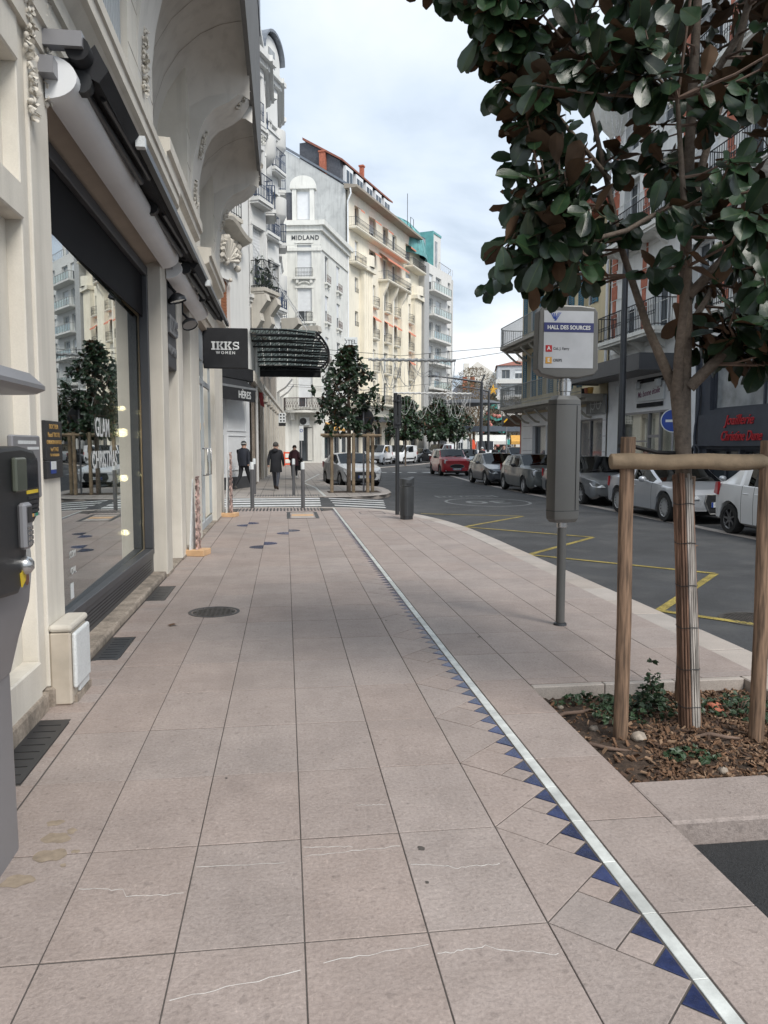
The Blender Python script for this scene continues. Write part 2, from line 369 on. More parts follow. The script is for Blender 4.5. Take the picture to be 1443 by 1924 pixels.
# near pavement: mortar bed with slabs laid in it
pave = struct(bpy.data.objects.new('pavement', None)); COL.objects.link(pave)
KERB = [(3.6, 4.9), (3.6, 9.0), (3.6, 13.2), (3.57, 14.6), (3.46, 15.9), (3.24, 17.2), (2.92, 18.3), (2.5, 19.2), (1.95, 19.85), (1.3, 20.2), (0.4, 20.32), (-1.6, 20.35), (-3.5, 20.35)]
def offset_path(path, d):
    out = []
    for i, p in enumerate(path):
        a = Vector(path[max(i - 1, 0)]); b = Vector(path[min(i + 1, len(path) - 1)]); t = (b - a).normalized()
        out.append((p[0] - t.y * d, p[1] + t.x * d))
    return out
KIN = offset_path(KERB, 0.32)
mb = MB()
mb.poly([(-1.75, -3, -0.0035), (1.60, -3, -0.0035), (1.60, 4.895, -0.0035), (3.13, 4.895, -0.0035)] + [(p[0] - 0.02, p[1], -0.0035) for p in KERB[:-1]] + [(-1.75, 20.3, -0.0035)])
mb.build('mortar_bed', m_mortar, pave)
XL = [-1.19, -0.775, -0.365, 0.045, 0.45, 0.86]
ROW0, ROW = 2.375, 0.66
def slab_mesh(name, poly, mats, h=0.014, ch=0.0015):
    b = MB(); n = len(poly); i2 = inset(poly, ch)
    vs = [(p[0], p[1], -h) for p in poly] + [(p[0], p[1], -ch) for p in poly] + [(p[0], p[1], 0) for p in i2]
    fs = [(i, (i + 1) % n, n + (i + 1) % n, n + i) for i in range(n)] + [(n + i, n + (i + 1) % n, 2 * n + (i + 1) % n, 2 * n + i) for i in range(n)] + [tuple(range(2 * n, 3 * n))]
    b.add(vs, fs); return b.mesh(name, mats)
_cache = {}
VEIN_ROWS = {}
def slab(poly, mat=None, name='paving_slab', gap=0.0024, jig=1.0):
    if area(poly) < 0: poly = poly[::-1]
    if area(poly) < 0.004: return None
    c = (sum(p[0] for p in poly) / len(poly), sum(p[1] for p in poly) / len(poly))
    loc = [(p[0] - c[0], p[1] - c[1]) for p in poly]
    key = (name, mat.name if mat else '', tuple((round(a, 3), round(b, 3)) for a, b in loc))
    if key not in _cache: _cache[key] = slab_mesh(name, inset(loc, gap), mat or m_tile)
    o = ob(name, _cache[key], pave, (c[0], c[1], random.uniform(-.0009, .0009) * jig))
    o.rotation_euler = (random.uniform(-.0011, .0011) * jig, random.uniform(-.0011, .0011) * jig, 0)
    return o
def rect(x0, x1, y0, y1): return [(x0, y0), (x1, y0), (x1, y1), (x0, y1)]
slabs = {}
for k in range(-3, 27):
    y0 = ROW0 + ROW * k; y1 = min(y0 + ROW, 20.02)
    if y1 - y0 < 0.1: continue
    for i in range(5): slabs[(i, k)] = slab(rect(XL[i], XL[i + 1], y0 + .0016, y1 - .0016))
# mosaic border between the slabs and the marble line
D = 0.335; XS = 1.195
def bp(d, y, yc): return (XS - d, yc + y)
H2 = ROW / 2
for k in range(-1, 26):
    yc = ROW0 + ROW * k
    if k < 25: slab([bp(D, 0, yc), bp(0, H2, yc), bp(D, ROW, yc)], name='border_slab')
    slab([bp(D, 0, yc), bp(D / 2, -H2 / 2, yc), bp(0, 0, yc), bp(D / 2, H2 / 2, yc)], name='border_slab', gap=.003)
    for s in (1, -1):
        slab([bp(D / 2, s * H2 / 2, yc), bp(D / 4, s * H2 / 4, yc), bp(0, s * H2 / 2, yc), bp(D / 4, s * H2 * .75, yc)], name='border_slab', gap=.003)
        for q in (0, 1):
            slab([bp(0, s * q * H2 / 2, yc), bp(0, s * (q + 1) * H2 / 2, yc), bp(D / 4, s * (q * H2 / 2 + H2 / 4), yc)], m_blue, 'mosaic_triangle', .004)
y = 0.4
while y < 19.9:
    slab(rect(1.199, 1.252, y, y + .33), m_marble, 'marble_strip', .0012, .3); y += .33
# slabs between the marble line and the kerb
XR = [1.256, 1.615, 2.03, 2.44, 2.85, 3.30]
def clip_kerb(p):
    for a, b in zip(KIN[:-1], KIN[1:]):
        p = clip_poly(p, a, b)
        if len(p) < 3: return None
    return p
for k in range(-3, 27):
    y0 = ROW0 + ROW * k; y1 = y0 + ROW
    for i in range(5):
        if i > 0 and y1 < 4.95: continue
        a = 4.9 if (i > 0 and y0 < 4.9) else y0
        p = clip_kerb(rect(XR[i], XR[i + 1], a, y1)) if y1 > 12 else rect(XR[i], XR[i + 1], a + .0014, y1 - .0014)
        if p and len(p) > 2: slab(p, gap=.0026)
# kerb stones
def along(path, step):
    pts = [Vector(p) for p in path]; d = 0; out = [tuple(pts[0])]; nxt = step
    for a, b in zip(pts[:-1], pts[1:]):
        l = (b - a).length
        while d + l >= nxt: out.append(tuple(a + (b - a) * ((nxt - d) / l))); nxt += step
        d += l
    return out
def kerb_stones(path, w, step, parent, z1=0.0, z0=-0.2, side=1):
    o_ = along(path, step); i_ = offset_path(o_, w * side)
    for a, b, c, d in zip(o_[:-1], o_[1:], i_[1:], i_[:-1]):
        p = [a, b, c, d]
        if area(p) < 0: p = p[::-1]
        p = inset(p, .003); cc = (sum(q[0] for q in p) / 4, sum(q[1] for q in p) / 4)
        b_ = MB(); b_.prism([(q[0] - cc[0], q[1] - cc[1]) for q in p], z0, z1)
        b_.build('kerb_stone', m_tile2, parent, loc=(cc[0], cc[1], random.uniform(-.001, .001)), bev=.008)
kerb_stones(KERB, 0.318, 0.66, pave)
# border strip of small pieces, threshold and grates along the shop front
GR = [(3.72, 4.60), (5.86, 6.56), (8.10, 8.93)]
y = 0.3
while y < 17.6:
    y1 = y + .17
    if any(a - .02 < (y + y1) / 2 < b + .02 for a, b in GR): slab(rect(-1.262, -1.195, y, y1), gap=.002)
    else: slab(rect(-1.455, -1.195, y, y1), gap=.0022)
    y = y1
for i, (a, b) in enumerate(GR):
    g = thing('floor_grate', ['dark floor grate nearest the ticket machine', 'dark floor grate beside the white utility cabinet', 'dark floor grate below the end of the shop window'][i], 'grate', (-1.36, (a + b) / 2, 0), 0, 'grates along the shop front')
    n = 9; hl = (b - a) / 2 - .004; m_ = MB()
    ys = [-hl + 2 * hl * j / n for j in range(n + 1)]
    m_.box(-.094, -.062, -hl, hl, -.03, .001); m_.box(.062, .094, -hl, hl, -.03, .001)
    for j in range(n):
        m_.box(-.062, .062, ys[j] + .011, ys[j + 1] - .004 if j < n - 1 else hl, -.03, .001)
    m_.build('grate_plate', m_dark, g); m_ = MB(); m_.box(-.09, .09, -hl, hl, -.06, -.022); m_.build('grate_sump', m_blackp, g)
# veins of quartz in single slabs
def vein(i, k, pts):
    o = slabs[(i, k)]; b = MB(); up = []; dn = []
    for j, (x, y) in enumerate(pts):
        w = .0014 * (0.6 + random.random()); up.append((x - o.location.x, y - o.location.y + w, .0009)); dn.append((x - o.location.x, y - o.location.y - w, .0009))
    for j in range(len(pts) - 1): b.poly([dn[j], dn[j + 1], up[j + 1], up[j]])
    b.build('quartz_vein', m_vein, o)
def wig(x0, x1, y0, y1, n=12, a=.006):
    return [(x0 + (x1 - x0) * j / n, y0 + (y1 - y0) * j / n + random.uniform(-a, a)) for j in range(n + 1)]
vein(1, 0, wig(-.76, -.6, 2.78, 2.75) + wig(-.58, -.38, 2.71, 2.70)); vein(2, 0, wig(-.355, -.02, 2.88, 2.86)); vein(3, 0, wig(.055, .44, 2.90, 2.93)); vein(3, 0, wig(.055, .25, 2.965, 2.95))
vein(4, 0, wig(.46, .6, 2.79, 2.76) + wig(.62, .80, 2.74, 2.75)); vein(2, -1, wig(-.35, .03, 2.16, 2.235)); vein(3, -1, wig(.1, .44, 2.27, 2.31)); vein(4, -1, wig(.46, .62, 2.26, 2.28) + wig(.65, .84, 2.26, 2.21)); vein(0, -1, wig(-1.1, -.8, 2.0, 2.03))
vein(3, 1, wig(.3, .43, 3.3, 3.29)); vein(1, -1, wig(-.5, -.38, 1.98, 1.99))
m_spill = M('dried_spill', (0.295, 0.235, 0.175), 0.6, var=.25, scale=20)
def blot(c, r, mat, name, parent, z=.0016, sx=1.0, rag=.35, n=22):
    b = MB(); ph = [random.uniform(0, 6.3) for _ in range(4)]
    b.poly([(c[0] + sx * r * (1 + rag * (.5 * math.sin(2 * a + ph[0]) + .4 * math.sin(3 * a + ph[1]) + .3 * math.sin(5 * a + ph[2]))) * math.cos(a), c[1] + r * (1 + rag * (.5 * math.sin(2 * a + ph[0]) + .4 * math.sin(4 * a + ph[3]))) * math.sin(a), z) for a in [2 * math.pi * j / n for j in range(n)]])
    return b.build(name, mat, parent)
for c, r in (((-.95, 3.17), .05), ((-.93, 3.03), .055), ((-.99, 3.3), .03), ((-.90, 3.22), .022), ((-1.0, 2.86), .05), ((-.84, 3.05), .015), ((-.86, 2.95), .012)):
    o = blot(c, r, m_spill, 'dried_spill', pave); o['kind'] = 'stuff'
for c, r in (((.52, 2.9), .016), ((.5, 2.66), .008), ((-.3, 3.66), .008), ((.9, 6.9), .01), ((1.6, 6.2), .015)): blot(c, r, m_mortar, 'gum_stain', pave)['kind'] = 'stuff'
# blue half discs set into the slabs
for i, (x, y) in enumerate(((-.775, 15.9), (.045, 14.4), (-.365, 12.5))):
    for s in (1, -1):
        b = MB(); n = 14
        b.poly([(x + s * .22 * math.sin(math.pi * j / n) * (1 if True else 0), y + s * .22 + .2 * math.cos(math.pi * j / n), .0022) for j in range(n + 1)][::(-1 if s > 0 else 1)])
        b.build('half_disc_inlay', m_blue, pave)
# manhole cover
mh = thing('manhole_cover', 'round dark manhole cover set in the pale pavement slabs', 'manhole cover', (-.70, 7.48, 0))
b = MB(); b.lathe([(.245, -.01), (.245, .004), (.215, .004), (.213, -.004)], 36); b.build('cover_rim', m_dark, mh, smooth=30)
m_cast = M('cast_iron', (0.075, 0.068, 0.062), 0.6, metal=.3, var=.3, scale=12, bump=.4)
b = MB(); b.lathe([(0.0001, .001), (.205, .001), (.207, -.006)], 32)
for a in range(9):
    for c in range(9):
        x, y = (a - 4) * .045, (c - 4) * .045
        if x * x + y * y < .034: b.box(x - .013, x + .013, y - .013, y + .013, .001, .005)
b.build('cover_plate', m_cast, mh)
# two flush frames and the tactile strip by the crossing
hh = thing('inspection_cover', 'framed rectangular inspection cover filled with slab strips by the crossing', 'inspection cover', (.38, 17.9, 0))
b = MB()
for x0, x1, y0, y1 in ((-.36, .36, -.86, -.78), (-.36, .36, .78, .86), (-.36, -.28, -.78, .78), (.28, .36, -.78, .78)): b.box(x0, x1, y0, y1, -.01, .004)
b.build('cover_frame', m_dark, hh)
for j in range(3):
    b = MB(); b.box(-.25, .25, -.7 + j * .5, -.33 + j * .5, -.01, .005); b.build('cover_infill', m_pine if j == 1 else m_tile2, hh)
h2 = thing('small_cover', 'thin rectangular cover outline right of the marble line', 'inspection cover', (2.05, 18.3, 0))
b = MB()
for x0, x1, y0, y1 in ((-.3, .3, -.3, -.28), (-.3, .3, .28, .3), (-.3, -.28, -.28, .28), (.28, .3, -.28, .28)): b.box(x0, x1, y0, y1, -.01, .003)
b.build('cover_frame', m_dark, h2)
def tactile(x0, x1, y0, label):
    t = thing('tactile_strip', label, 'tactile paving', ((x0 + x1) / 2, y0, 0), 0, 'tactile strips at the crossing'); m_ = MB(); n = int((x1 - x0) / .085)
    for j in range(n):
        x = -(x1 - x0) / 2 + j * .085; m_.box(x, x + .042, -.42, .42, -.01, .005)
    o = m_.build('tactile_bars', m_dark, t); o['kind'] = 'stuff'
tactile(-1.25, 1.0, 19.55, 'ribbed tactile strip on the near side of the crossing')
tactile(-1.0, 1.2, 25.1, 'ribbed tactile strip on the far side of the crossing')
# asphalt bay and planting bed at the right
mb = MB(); mb.box(1.618, 12, -3, 2.97, -.3, -0.105); struct(mb.build('parking_bay', m_asph2))
bed = thing('planting_bed', 'sunken planting bed of bark mulch edged with pink stone', 'planting bed', (2.4, 4.1, 0))
EDGE = [(1.618, 2.975, 2.312, 3.375), (2.318, 2.975, 3.0, 3.375), (3.006, 2.975, 3.7, 3.375)]
for x0, y0, x1, y1 in EDGE:
    b = MB(); b.box(x0, x1, y0, y1, -.2, .0); b.build('edge_stone', m_tile, bed, world=True, bev=.012, seg=2)
for k in range(3):
    b = MB(); b.box(1.62 + k * .505, 2.12 + k * .505, 4.84, 4.897, -.2, -.001); b.build('edge_stone', m_tile2, bed, world=True, bev=.006)
for k in range(3):
    b = MB(); b.box(3.136, 3.6, 3.378 + k * .507, 3.88 + k * .507, -.2, .0); b.build('edge_stone', m_tile2, bed, world=True, bev=.008)
def soil(u, v):
    x, y = 1.6 + 1.56 * u, 3.36 + 1.5 * v
    z = -.085 + .05 * math.sin(math.pi * u) * math.sin(math.pi * v) + random.uniform(-.012, .012) + .03 * math.exp(-((x - 2.3) ** 2 + (y - 4.05) ** 2) / .1)
    return (x, y, z)
def soil_z(x, y): u = (x - 1.6) / 1.56; v = (y - 3.36) / 1.5; return -.085 + .05 * math.sin(math.pi * u) * math.sin(math.pi * v) + .03 * math.exp(-((x - 2.3) ** 2 + (y - 4.05) ** 2) / .1)
b = MB(); b.grid(soil, 60, 56); b.build('soil', m_soil, bed, smooth=80, world=True)
b = MB()
for j in range(6000):
    x = random.uniform(1.63, 3.12); y = random.uniform(3.39, 4.83)
    dens = 1.0 if (x - 1.9) > (y - 3.6) * .55 - .1 else .18
    if random.random() > dens: continue
    l = random.uniform(.006, .028); w = l * random.uniform(.2, .55); h = random.uniform(.0012, .004)
    mtx = Matrix.LocRotScale(Vector((x, y, soil_z(x, y) + random.uniform(.0, .016))), Euler((random.gauss(0, .5), random.gauss(0, .5), random.uniform(0, 6.3))), None)
    vs = [mtx @ Vector(v) for v in ((-l, -w * .6, -h), (l * .8, -w, -h), (l, w * .7, -h), (-l * .7, w, -h), (-l * .9, -w * .5, h), (l * .7, -w * .8, h), (l * .9, w * .6, h), (-l * .6, w * .8, h))]
    b.add(vs, [(4, 5, 6, 7), (0, 1, 5, 4), (1, 2, 6, 5), (2, 3, 7, 6), (3, 0, 4, 7)], random.choice((0, 0, 0, 1, 2)))
o = b.build('bark_mulch', [m_chip, M('dark_bark_chip', (.075, .042, .026), .85, var=.4, scale=20), M('pale_bark_chip', (.25, .16, .10), .8, var=.3, scale=20)], bed, world=True); o['kind'] = 'stuff'
for j, (x, y, r) in enumerate(((1.78, 4.2, .03), (1.73, 4.62, .022), (2.2, 3.55, .03), (2.62, 4.35, .06), (1.95, 3.98, .045))):
    b = MB(); b.ball((0, 0, 0), r, 8, sz=.7); b.v = [tuple(c * random.uniform(.85, 1.15) for c in v) for v in b.v]
    q = b.build('pebble', m_stain if j != 3 else m_brick, None, smooth=60, loc=(x, y, soil_z(x, y) + r * .4))
    tag(q, ['grey pebble on the bare soil near the left stake', 'small grey pebble at the back left of the bed', 'brown pebble at the front of the bed', 'reddish broken pot half hidden behind the ground ivy', 'brown stone at the foot of the left stake'][j], 'stone', 'stones in the planting bed')
for j, (x, y, l, a) in enumerate(((1.75, 4.45, .2, .4), (1.7, 3.92, .16, -.4), (2.75, 3.95, .14, .9), (2.35, 3.86, .12, -.3))):
    b = MB(); b.path([(-l, 0, .012), (-l * .3, .015, .03), (l * .3, -.01, .026), (l, .02, .012)], [.008, .012, .011, .006], 6)
    q = b.build('stick', m_twig, None, smooth=60, loc=(x, y, soil_z(x, y))); q.rotation_euler = (0, 0, a)
    tag(q, ['curved stick lying behind the left stake', 'thin stick in front of the left stake', 'stick near the right stake', 'short stick at the foot of the wrapped trunk'][j], 'stick', 'sticks on the mulch')
# ground ivy
def ivy(cx, cy, rx, ry, n, h, label):
    t = thing('ivy_plant', label, 'plant', (cx, cy, soil_z(cx, cy)), 0, 'ivy in the planting bed')
    b = MB(); st = MB()
    for j in range(n):
        a = random.uniform(0, 6.28); q = random.random() ** .5; x, y = rx * q * math.cos(a), ry * q * math.sin(a)
        z = random.uniform(.005, h) * (1.15 - q * .8); s = random.uniform(.012, .026)
        mt = Matrix.LocRotScale(Vector((x, y, z)), Euler((random.gauss(0, .6), random.gauss(0, .6), random.uniform(0, 6.28))), None)
        b.add([mt @ Vector(v) for v in ((0, -s, 0), (s * .8, -s * .2, .004), (s * .55, s * .9, -.003), (0, s * .5, .004), (-s * .55, s * .9, -.003), (-s * .8, -s * .2, .004))], [(0, 1, 2, 3), (0, 3, 4, 5)])
        if j % 14 == 0: st.path([(x * .2, y * .2, 0), (x * .7, y * .7, z * .9), (x, y, z)], .003, 4)
    q = b.build('foliage', m_ivy, t); q['kind'] = 'stuff'; st.build('stem', m_twig, t)
ivy(2.12, 4.35, .30, .20, 300, .13, 'low ivy with a tall sprig left of the wrapped trunk')
ivy(2.24, 4.42, .09, .09, 160, .34, 'upright ivy sprig against the wrapped trunk')
ivy(2.75, 4.3, .28, .2, 330, .13, 'bushy ivy between the trunk and the right stake')
ivy(2.13, 3.72, .15, .09, 80, .05, 'small sparse ivy in front of the trunk')
ivy(1.95, 4.68, .26, .08, 90, .08, 'trailing ivy along the back edge of the bed')
# road markings
def mark(pts, mat, name, label, cat='road marking', group=None, z=RZ + .004):
    b = MB(); b.poly([(p[0], p[1], z) for p in pts]); o = b.build(name, mat); return tag(o, label, cat, group)
def line(a, b, w, z=RZ + .004):
    a, b = Vector(a), Vector(b); d = (b - a).normalized(); n = Vector((-d.y, d.x)) * w / 2
    return [(a - n).to_tuple() + (z,), (b - n).to_tuple() + (z,), (b + n).to_tuple() + (z,), (a + n).to_tuple() + (z,)]
zz = thing('zigzag_marking', 'yellow zigzag bus stop marking on the asphalt', 'road marking', (4.8, 10, RZ))
ZP = [(3.86, 3.3), (5.74, 5.35), (3.86, 7.5), (5.74, 9.63), (3.8, 11.7), (5.74, 13.8), (3.75, 15.95), (5.76, 18.2), (3.4, 19.2)]
ALT = {0: (3.86, 3.3), 2: (3.86, 7.3), 4: (3.86, 11.6)}
for a, b_ in zip(ZP[:-1], ZP[1:]):
    b = MB(); b.poly(line(a, b_, .10, RZ + (.004 if a[0] < b_[0] else .007))); b.build('zigzag_stroke', m_yel, zz, world=True)
cz = lambda x: -.016 if x < 1.3 else max(RZ + .003, -.016 - (x - 1.3) * .052)
b = MB(); xs_ = [-9, 1.3, 2.3, 3.3]
for a, c in zip(xs_[:-1], xs_[1:]): b.poly([(a, 20.33 if a < 1 else 19.3, cz(a)), (c, 20.3 if c < 1.4 else 19.3, cz(c)), (c, 24.5, cz(c)), (a, 24.5, cz(a))])
struct(b.build('raised_crossing', m_asph))
cw = thing('zebra_crossing', 'white zebra crossing across the side street', 'road marking', (.5, 22, RZ))
for j in range(4):
    yy = 20.75 + j * .92
    b = MB(); b.poly([(-8, yy, -.012), (.95 + j * .03, yy, -.012), (.95 + j * .03, yy + .5, -.012), (-8, yy + .5, -.012)]); b.build('crossing_stripe', m_white, cw, world=True)
    b = MB(); q = [1.32, 1.7, 2.1, 2.5, 2.72 + j * .1]
    for a, c in zip(q[:-1], q[1:]): b.poly([(a, yy + .08 - .04 * (a - 1), cz(a) + .005), (c, yy + .08 - .04 * (c - 1), cz(c) + .005), (c, yy + .40 - .02 * (c - 1), cz(c) + .005), (a, yy + .40 - .02 * (a - 1), cz(a) + .005)])
    b.build('crossing_stripe', m_white, cw, world=True)
zo = thing('zone_marking', 'worn white oval thirty zone marking on the road', 'road marking', (6.15, 23.6, RZ))
b = MB(); z = RZ + .004; n = 40
for j in range(n):
    a0, a1 = 2 * math.pi * j / n, 2 * math.pi * (j + 1) / n
    b.poly([(6.15 + 1.3 * q * math.cos(a), 23.0 + 1.75 * q * math.sin(a), z) for a, q in ((a0, .93), (a0, 1.0), (a1, 1.0), (a1, .93))])
b.build('oval_ring', m_faint, zo, world=True)
text('30', 1.5, m_faint, zo, (6.15, 23.0, RZ + .004), (0, 0, 180), extr=0.0005, sx=.95, world=True, bold=.01)
b = MB()
for a, c in (((5.1, 25.2), (7.1, 25.2)), ((5.1, 26.1), (7.1, 26.1)), ((5.1, 25.2), (5.1, 26.1)), ((7.1, 25.2), (7.1, 26.1))): b.poly(line(a, c, .08, RZ + .004 + .0015 * random.random()))
b.build('zone_box', m_faint, zo, world=True); text('ZONE', .75, m_faint, zo, (6.1, 25.65, RZ + .004), (0, 0, 180), extr=.0005, world=True)
dl = thing('give_way_dashes', 'row of short white dashes across the road by the red car', 'road marking', (7, 49.5, RZ))
for j in range(6):
    b = MB(); x = 4.0 + j * .98; b.poly([(x, 49.3, z), (x + .55, 49.2, z), (x + .52, 49.9, z), (x - .03, 50.0, z)]); b.build('road_dash', m_white, dl, world=True)
rm = thing('road_manhole', 'round chequered manhole cover on the road near the yellow line', 'manhole cover', (4.62, 7.0, RZ))
b = MB(); b.lathe([(.34, -.01), (.34, .006), (.30, .006), (.30, .001), (.0001, .002)], 32)
for a in range(15):
    for c in range(15):
        x, y = (a - 7) * .042, (c - 7) * .042
        if x * x + y * y < .083: b.box(x - .012, x + .012, y - .012, y + .012, .002, .008)
b.build('cover_plate', m_cast, rm)
# flush stone gutter beside the parked cars, parking bay behind it, far pavement
RK = [(8.80, -6), (8.80, 14), (8.84, 27), (9.05, 36), (9.6, 44), (10.2, 50)]
gut = struct(bpy.data.objects.new('gutter', None)); COL.objects.link(gut)
def flat_strip(path, w, step, z1, parent, mat, name):
    o_ = along(path, step); i_ = offset_path(o_, w)
    for a, b1, c, d in zip(o_[:-1], o_[1:], i_[1:], i_[:-1]):
        p = [a, b1, c, d]
        if area(p) < 0: p = p[::-1]
        q = inset(p, .006); b = MB(); b.prism(q, -.2, z1); b.build(name, mat, parent)
flat_strip(RK, .24, 1.0, RZ + .012, gut, m_tile2, 'gutter_stone')
VK = [(3.2, 47.5), (6.3 * 1.03, 58.5), (11.4 * 1.05, 69.5), (16.7 * 1.05, 84)]
flat_strip(VK, .45, 1.8, RZ + .012, gut, m_tile2, 'gutter_stone')
m_farpave = M('far_paving', (0.34, 0.31, 0.285), 0.7, var=.08, scale=1.5, speck=.15, bscale=6)
m_seamed = None
def seamed(name, col, sx, sy):
    m = M(name, col, .68, var=.08, scale=1.2); nt = m.node_tree; N = nt.nodes; L = nt.links; b = N['Principled BSDF']
    br = N.new('ShaderNodeTexBrick'); g = N.new('ShaderNodeNewGeometry'); L.new(g.outputs['Position'], br.inputs['Vector'])
    br.offset = 0; br.inputs['Scale'].default_value = 1; br.inputs['Mortar Size'].default_value = .012; br.inputs['Brick Width'].default_value = sx; br.inputs['Row Height'].default_value = sy
    br.inputs['Color1'].default_value = (*col, 1); br.inputs['Color2'].default_value = (*[c * .88 for c in col], 1); br.inputs['Mortar'].default_value = (*[c * .4 for c in col], 1)
    L.new(br.outputs['Color'], b.inputs['Base Color']); return m
m_seam = seamed('far_paving_slabs', (0.35, 0.315, 0.285), .41, .66)
FP = [(-60, 24.45), (1.2, 24.15), (2.0, 24.2), (2.75, 24.55), (3.3, 25.2), (3.62, 26.3), (3.75, 28), (3.7, 30.2), (3.2, 31.0), (2.3, 31.1), (1.85, 31.6), (1.75, 33), (1.75, 37.5), (2.4, 39.2), (2.7, 44), (3.3, 48), (5.3, 58), (8.0, 68.5), (14, 84), (22, 100), (30, 112), (20, 130), (-60, 130)]
b = MB(); b.poly([(p[0], p[1], .0) for p in FP]); b.poly([(a[0], a[1], -.13) for a in FP][::-1])
struct(b.build('far_pavement', m_seam))
fk = struct(bpy.data.objects.new('far_kerb', None)); COL.objects.link(fk)
kerb_stones(FP[1:19], .3, 1.0, fk, .006, -.2); kerb_stones([(-9, 24.45), (1.2, 24.15)], .3, 1.0, fk, .006, -.2)
b = MB(); b.box(1.66, 1.74, 24.5, 31, 0, .004)
mb = MB(); mb.poly([(10.75, -8, 0), (16, -8, 0), (16, 46, 0), (10.75, 44, 0)]); mb.poly([(10.75, -8, 0), (10.75, 44, 0), (10.75, 44, -.2), (10.75, -8, -.2)])
struct(mb.build('right_pavement', m_seam))
ml = thing('marble_line', 'pale marble guide line crossing the far pavement', 'paving', (1.6, 30, 0))
b = MB()
for a, c in (((1.25, 24.6), (1.15, 29.5)), ((1.15, 29.5), (.75, 34)), ((.75, 34), (1.9, 44))): b.poly(line(a, c, .09, .004))
b.build('marble_strip', m_marble, ml, world=True)
b = MB()
for pts in (((0, 0), (.05, .02), (.06, .05), (.02, .06), (-.03, .04)),): b.poly([(p[0], p[1], .008 + .01 * (i % 2)) for i, p in enumerate(pts)])
lf = b.build('fallen_leaf', m_chip, None, loc=(-1.03, 6.9, .002)); tag(lf, 'small dry brown leaf on the pavement near the manhole cover', 'leaf')
lf2 = lf.copy(); COL.objects.link(lf2); lf2.location = (6.9, 12.2, RZ + .004); lf2['label'] = 'dry leaf on the asphalt in front of the parked cars'; lf2.scale = (1.6, 1.6, 1.6)
# ------------------------------------------------------------------ facade kit (local: x along the facade, y into the house, z up)
def wall_part(name, root, mat, L, z0, z1, ops, depth=.22, y=0.0, x0=0.0):
    b = MB(); us = sorted({x0, x0 + L} | {round(o[i], 4) for o in ops for i in (0, 1)}); zs = sorted({z0, z1} | {round(o[i], 4) for o in ops for i in (2, 3)})
    for i in range(len(us) - 1):
        for j in range(len(zs) - 1):
            cu, cz = (us[i] + us[i + 1]) / 2, (zs[j] + zs[j + 1]) / 2
            if any(o[0] < cu < o[1] and o[2] < cz < o[3] for o in ops): continue
            b.poly([(us[i], y, zs[j]), (us[i + 1], y, zs[j]), (us[i + 1], y, zs[j + 1]), (us[i], y, zs[j + 1])])
    for a, c, d, e in [o[:4] for o in ops]:
        b.poly([(a, y, d), (a, y + depth, d), (c, y + depth, d), (c, y, d)][::-1]); b.poly([(a, y, e), (c, y, e), (c, y + depth, e), (a, y + depth, e)][::-1])
        b.poly([(a, y, d), (a, y, e), (a, y + depth, e), (a, y + depth, d)][::-1]); b.poly([(c, y, d), (c, y + depth, d), (c, y + depth, e), (c, y, e)][::-1])
    return b.build(name, mat, root)
_wc = {}
def window(root, o, kind='win', y=0.0, depth=.22, frac=.5, fm=None, n=2):
    a, c, d, e = o[:4]; w, h = c - a, e - d; key = (round(w, 2), round(h, 2), kind, round(frac, 2), fm.name if fm else '', n)
    if key not in _wc:
        f = MB(); t = .06 if w > .7 else .045; g0, g1 = 0, .06
        f.box(0, w, g0, g1, 0, t); f.box(0, w, g0, g1, h - t, h); f.box(0, t, g0, g1, t, h - t); f.box(w - t, w, g0, g1, t, h - t)
        for k in range(1, n): f.box(w * k / n - t * .6, w * k / n + t * .6, g0 + .001, g1 - .001, t, h - t)
        if kind == 'bars': f.box(t, w - t, g0 + .002, g1 - .002, h * .7, h * .7 + .04)
        p = MB(); p.box(t * .5, w - t * .5, .07, .08, t * .5, h - t * .5)
        s = None
        if kind == 'shut':
            s = MB(); z = h * (1 - frac); nn = max(3, int((h - z) / .12)); dz = (h - z - t * .3) / nn
            for k in range(nn): s.add([(t * .2, -.012, z + k * dz), (w - t * .2, -.012, z + k * dz), (w - t * .2, -.026, z + (k + .8) * dz), (t * .2, -.026, z + (k + .8) * dz), (w - t * .2, -.012, z + (k + 1) * dz), (t * .2, -.012, z + (k + 1) * dz)], [(0, 1, 2, 3), (3, 2, 4, 5)])
        _wc[key] = (f.mesh('window', fm or m_wpaint), p.mesh('pane', m_pane2 if kind == 'curt' else m_pane), s.mesh('roller_shutter', m_shut) if s else None)
    f, p, s = _wc[key]
    wo = ob('window', f, root, (a, y + depth - .06, d)); ob('pane', p, wo)
    if s: ob('roller_shutter', s, wo)
    return wo
_rc = {}
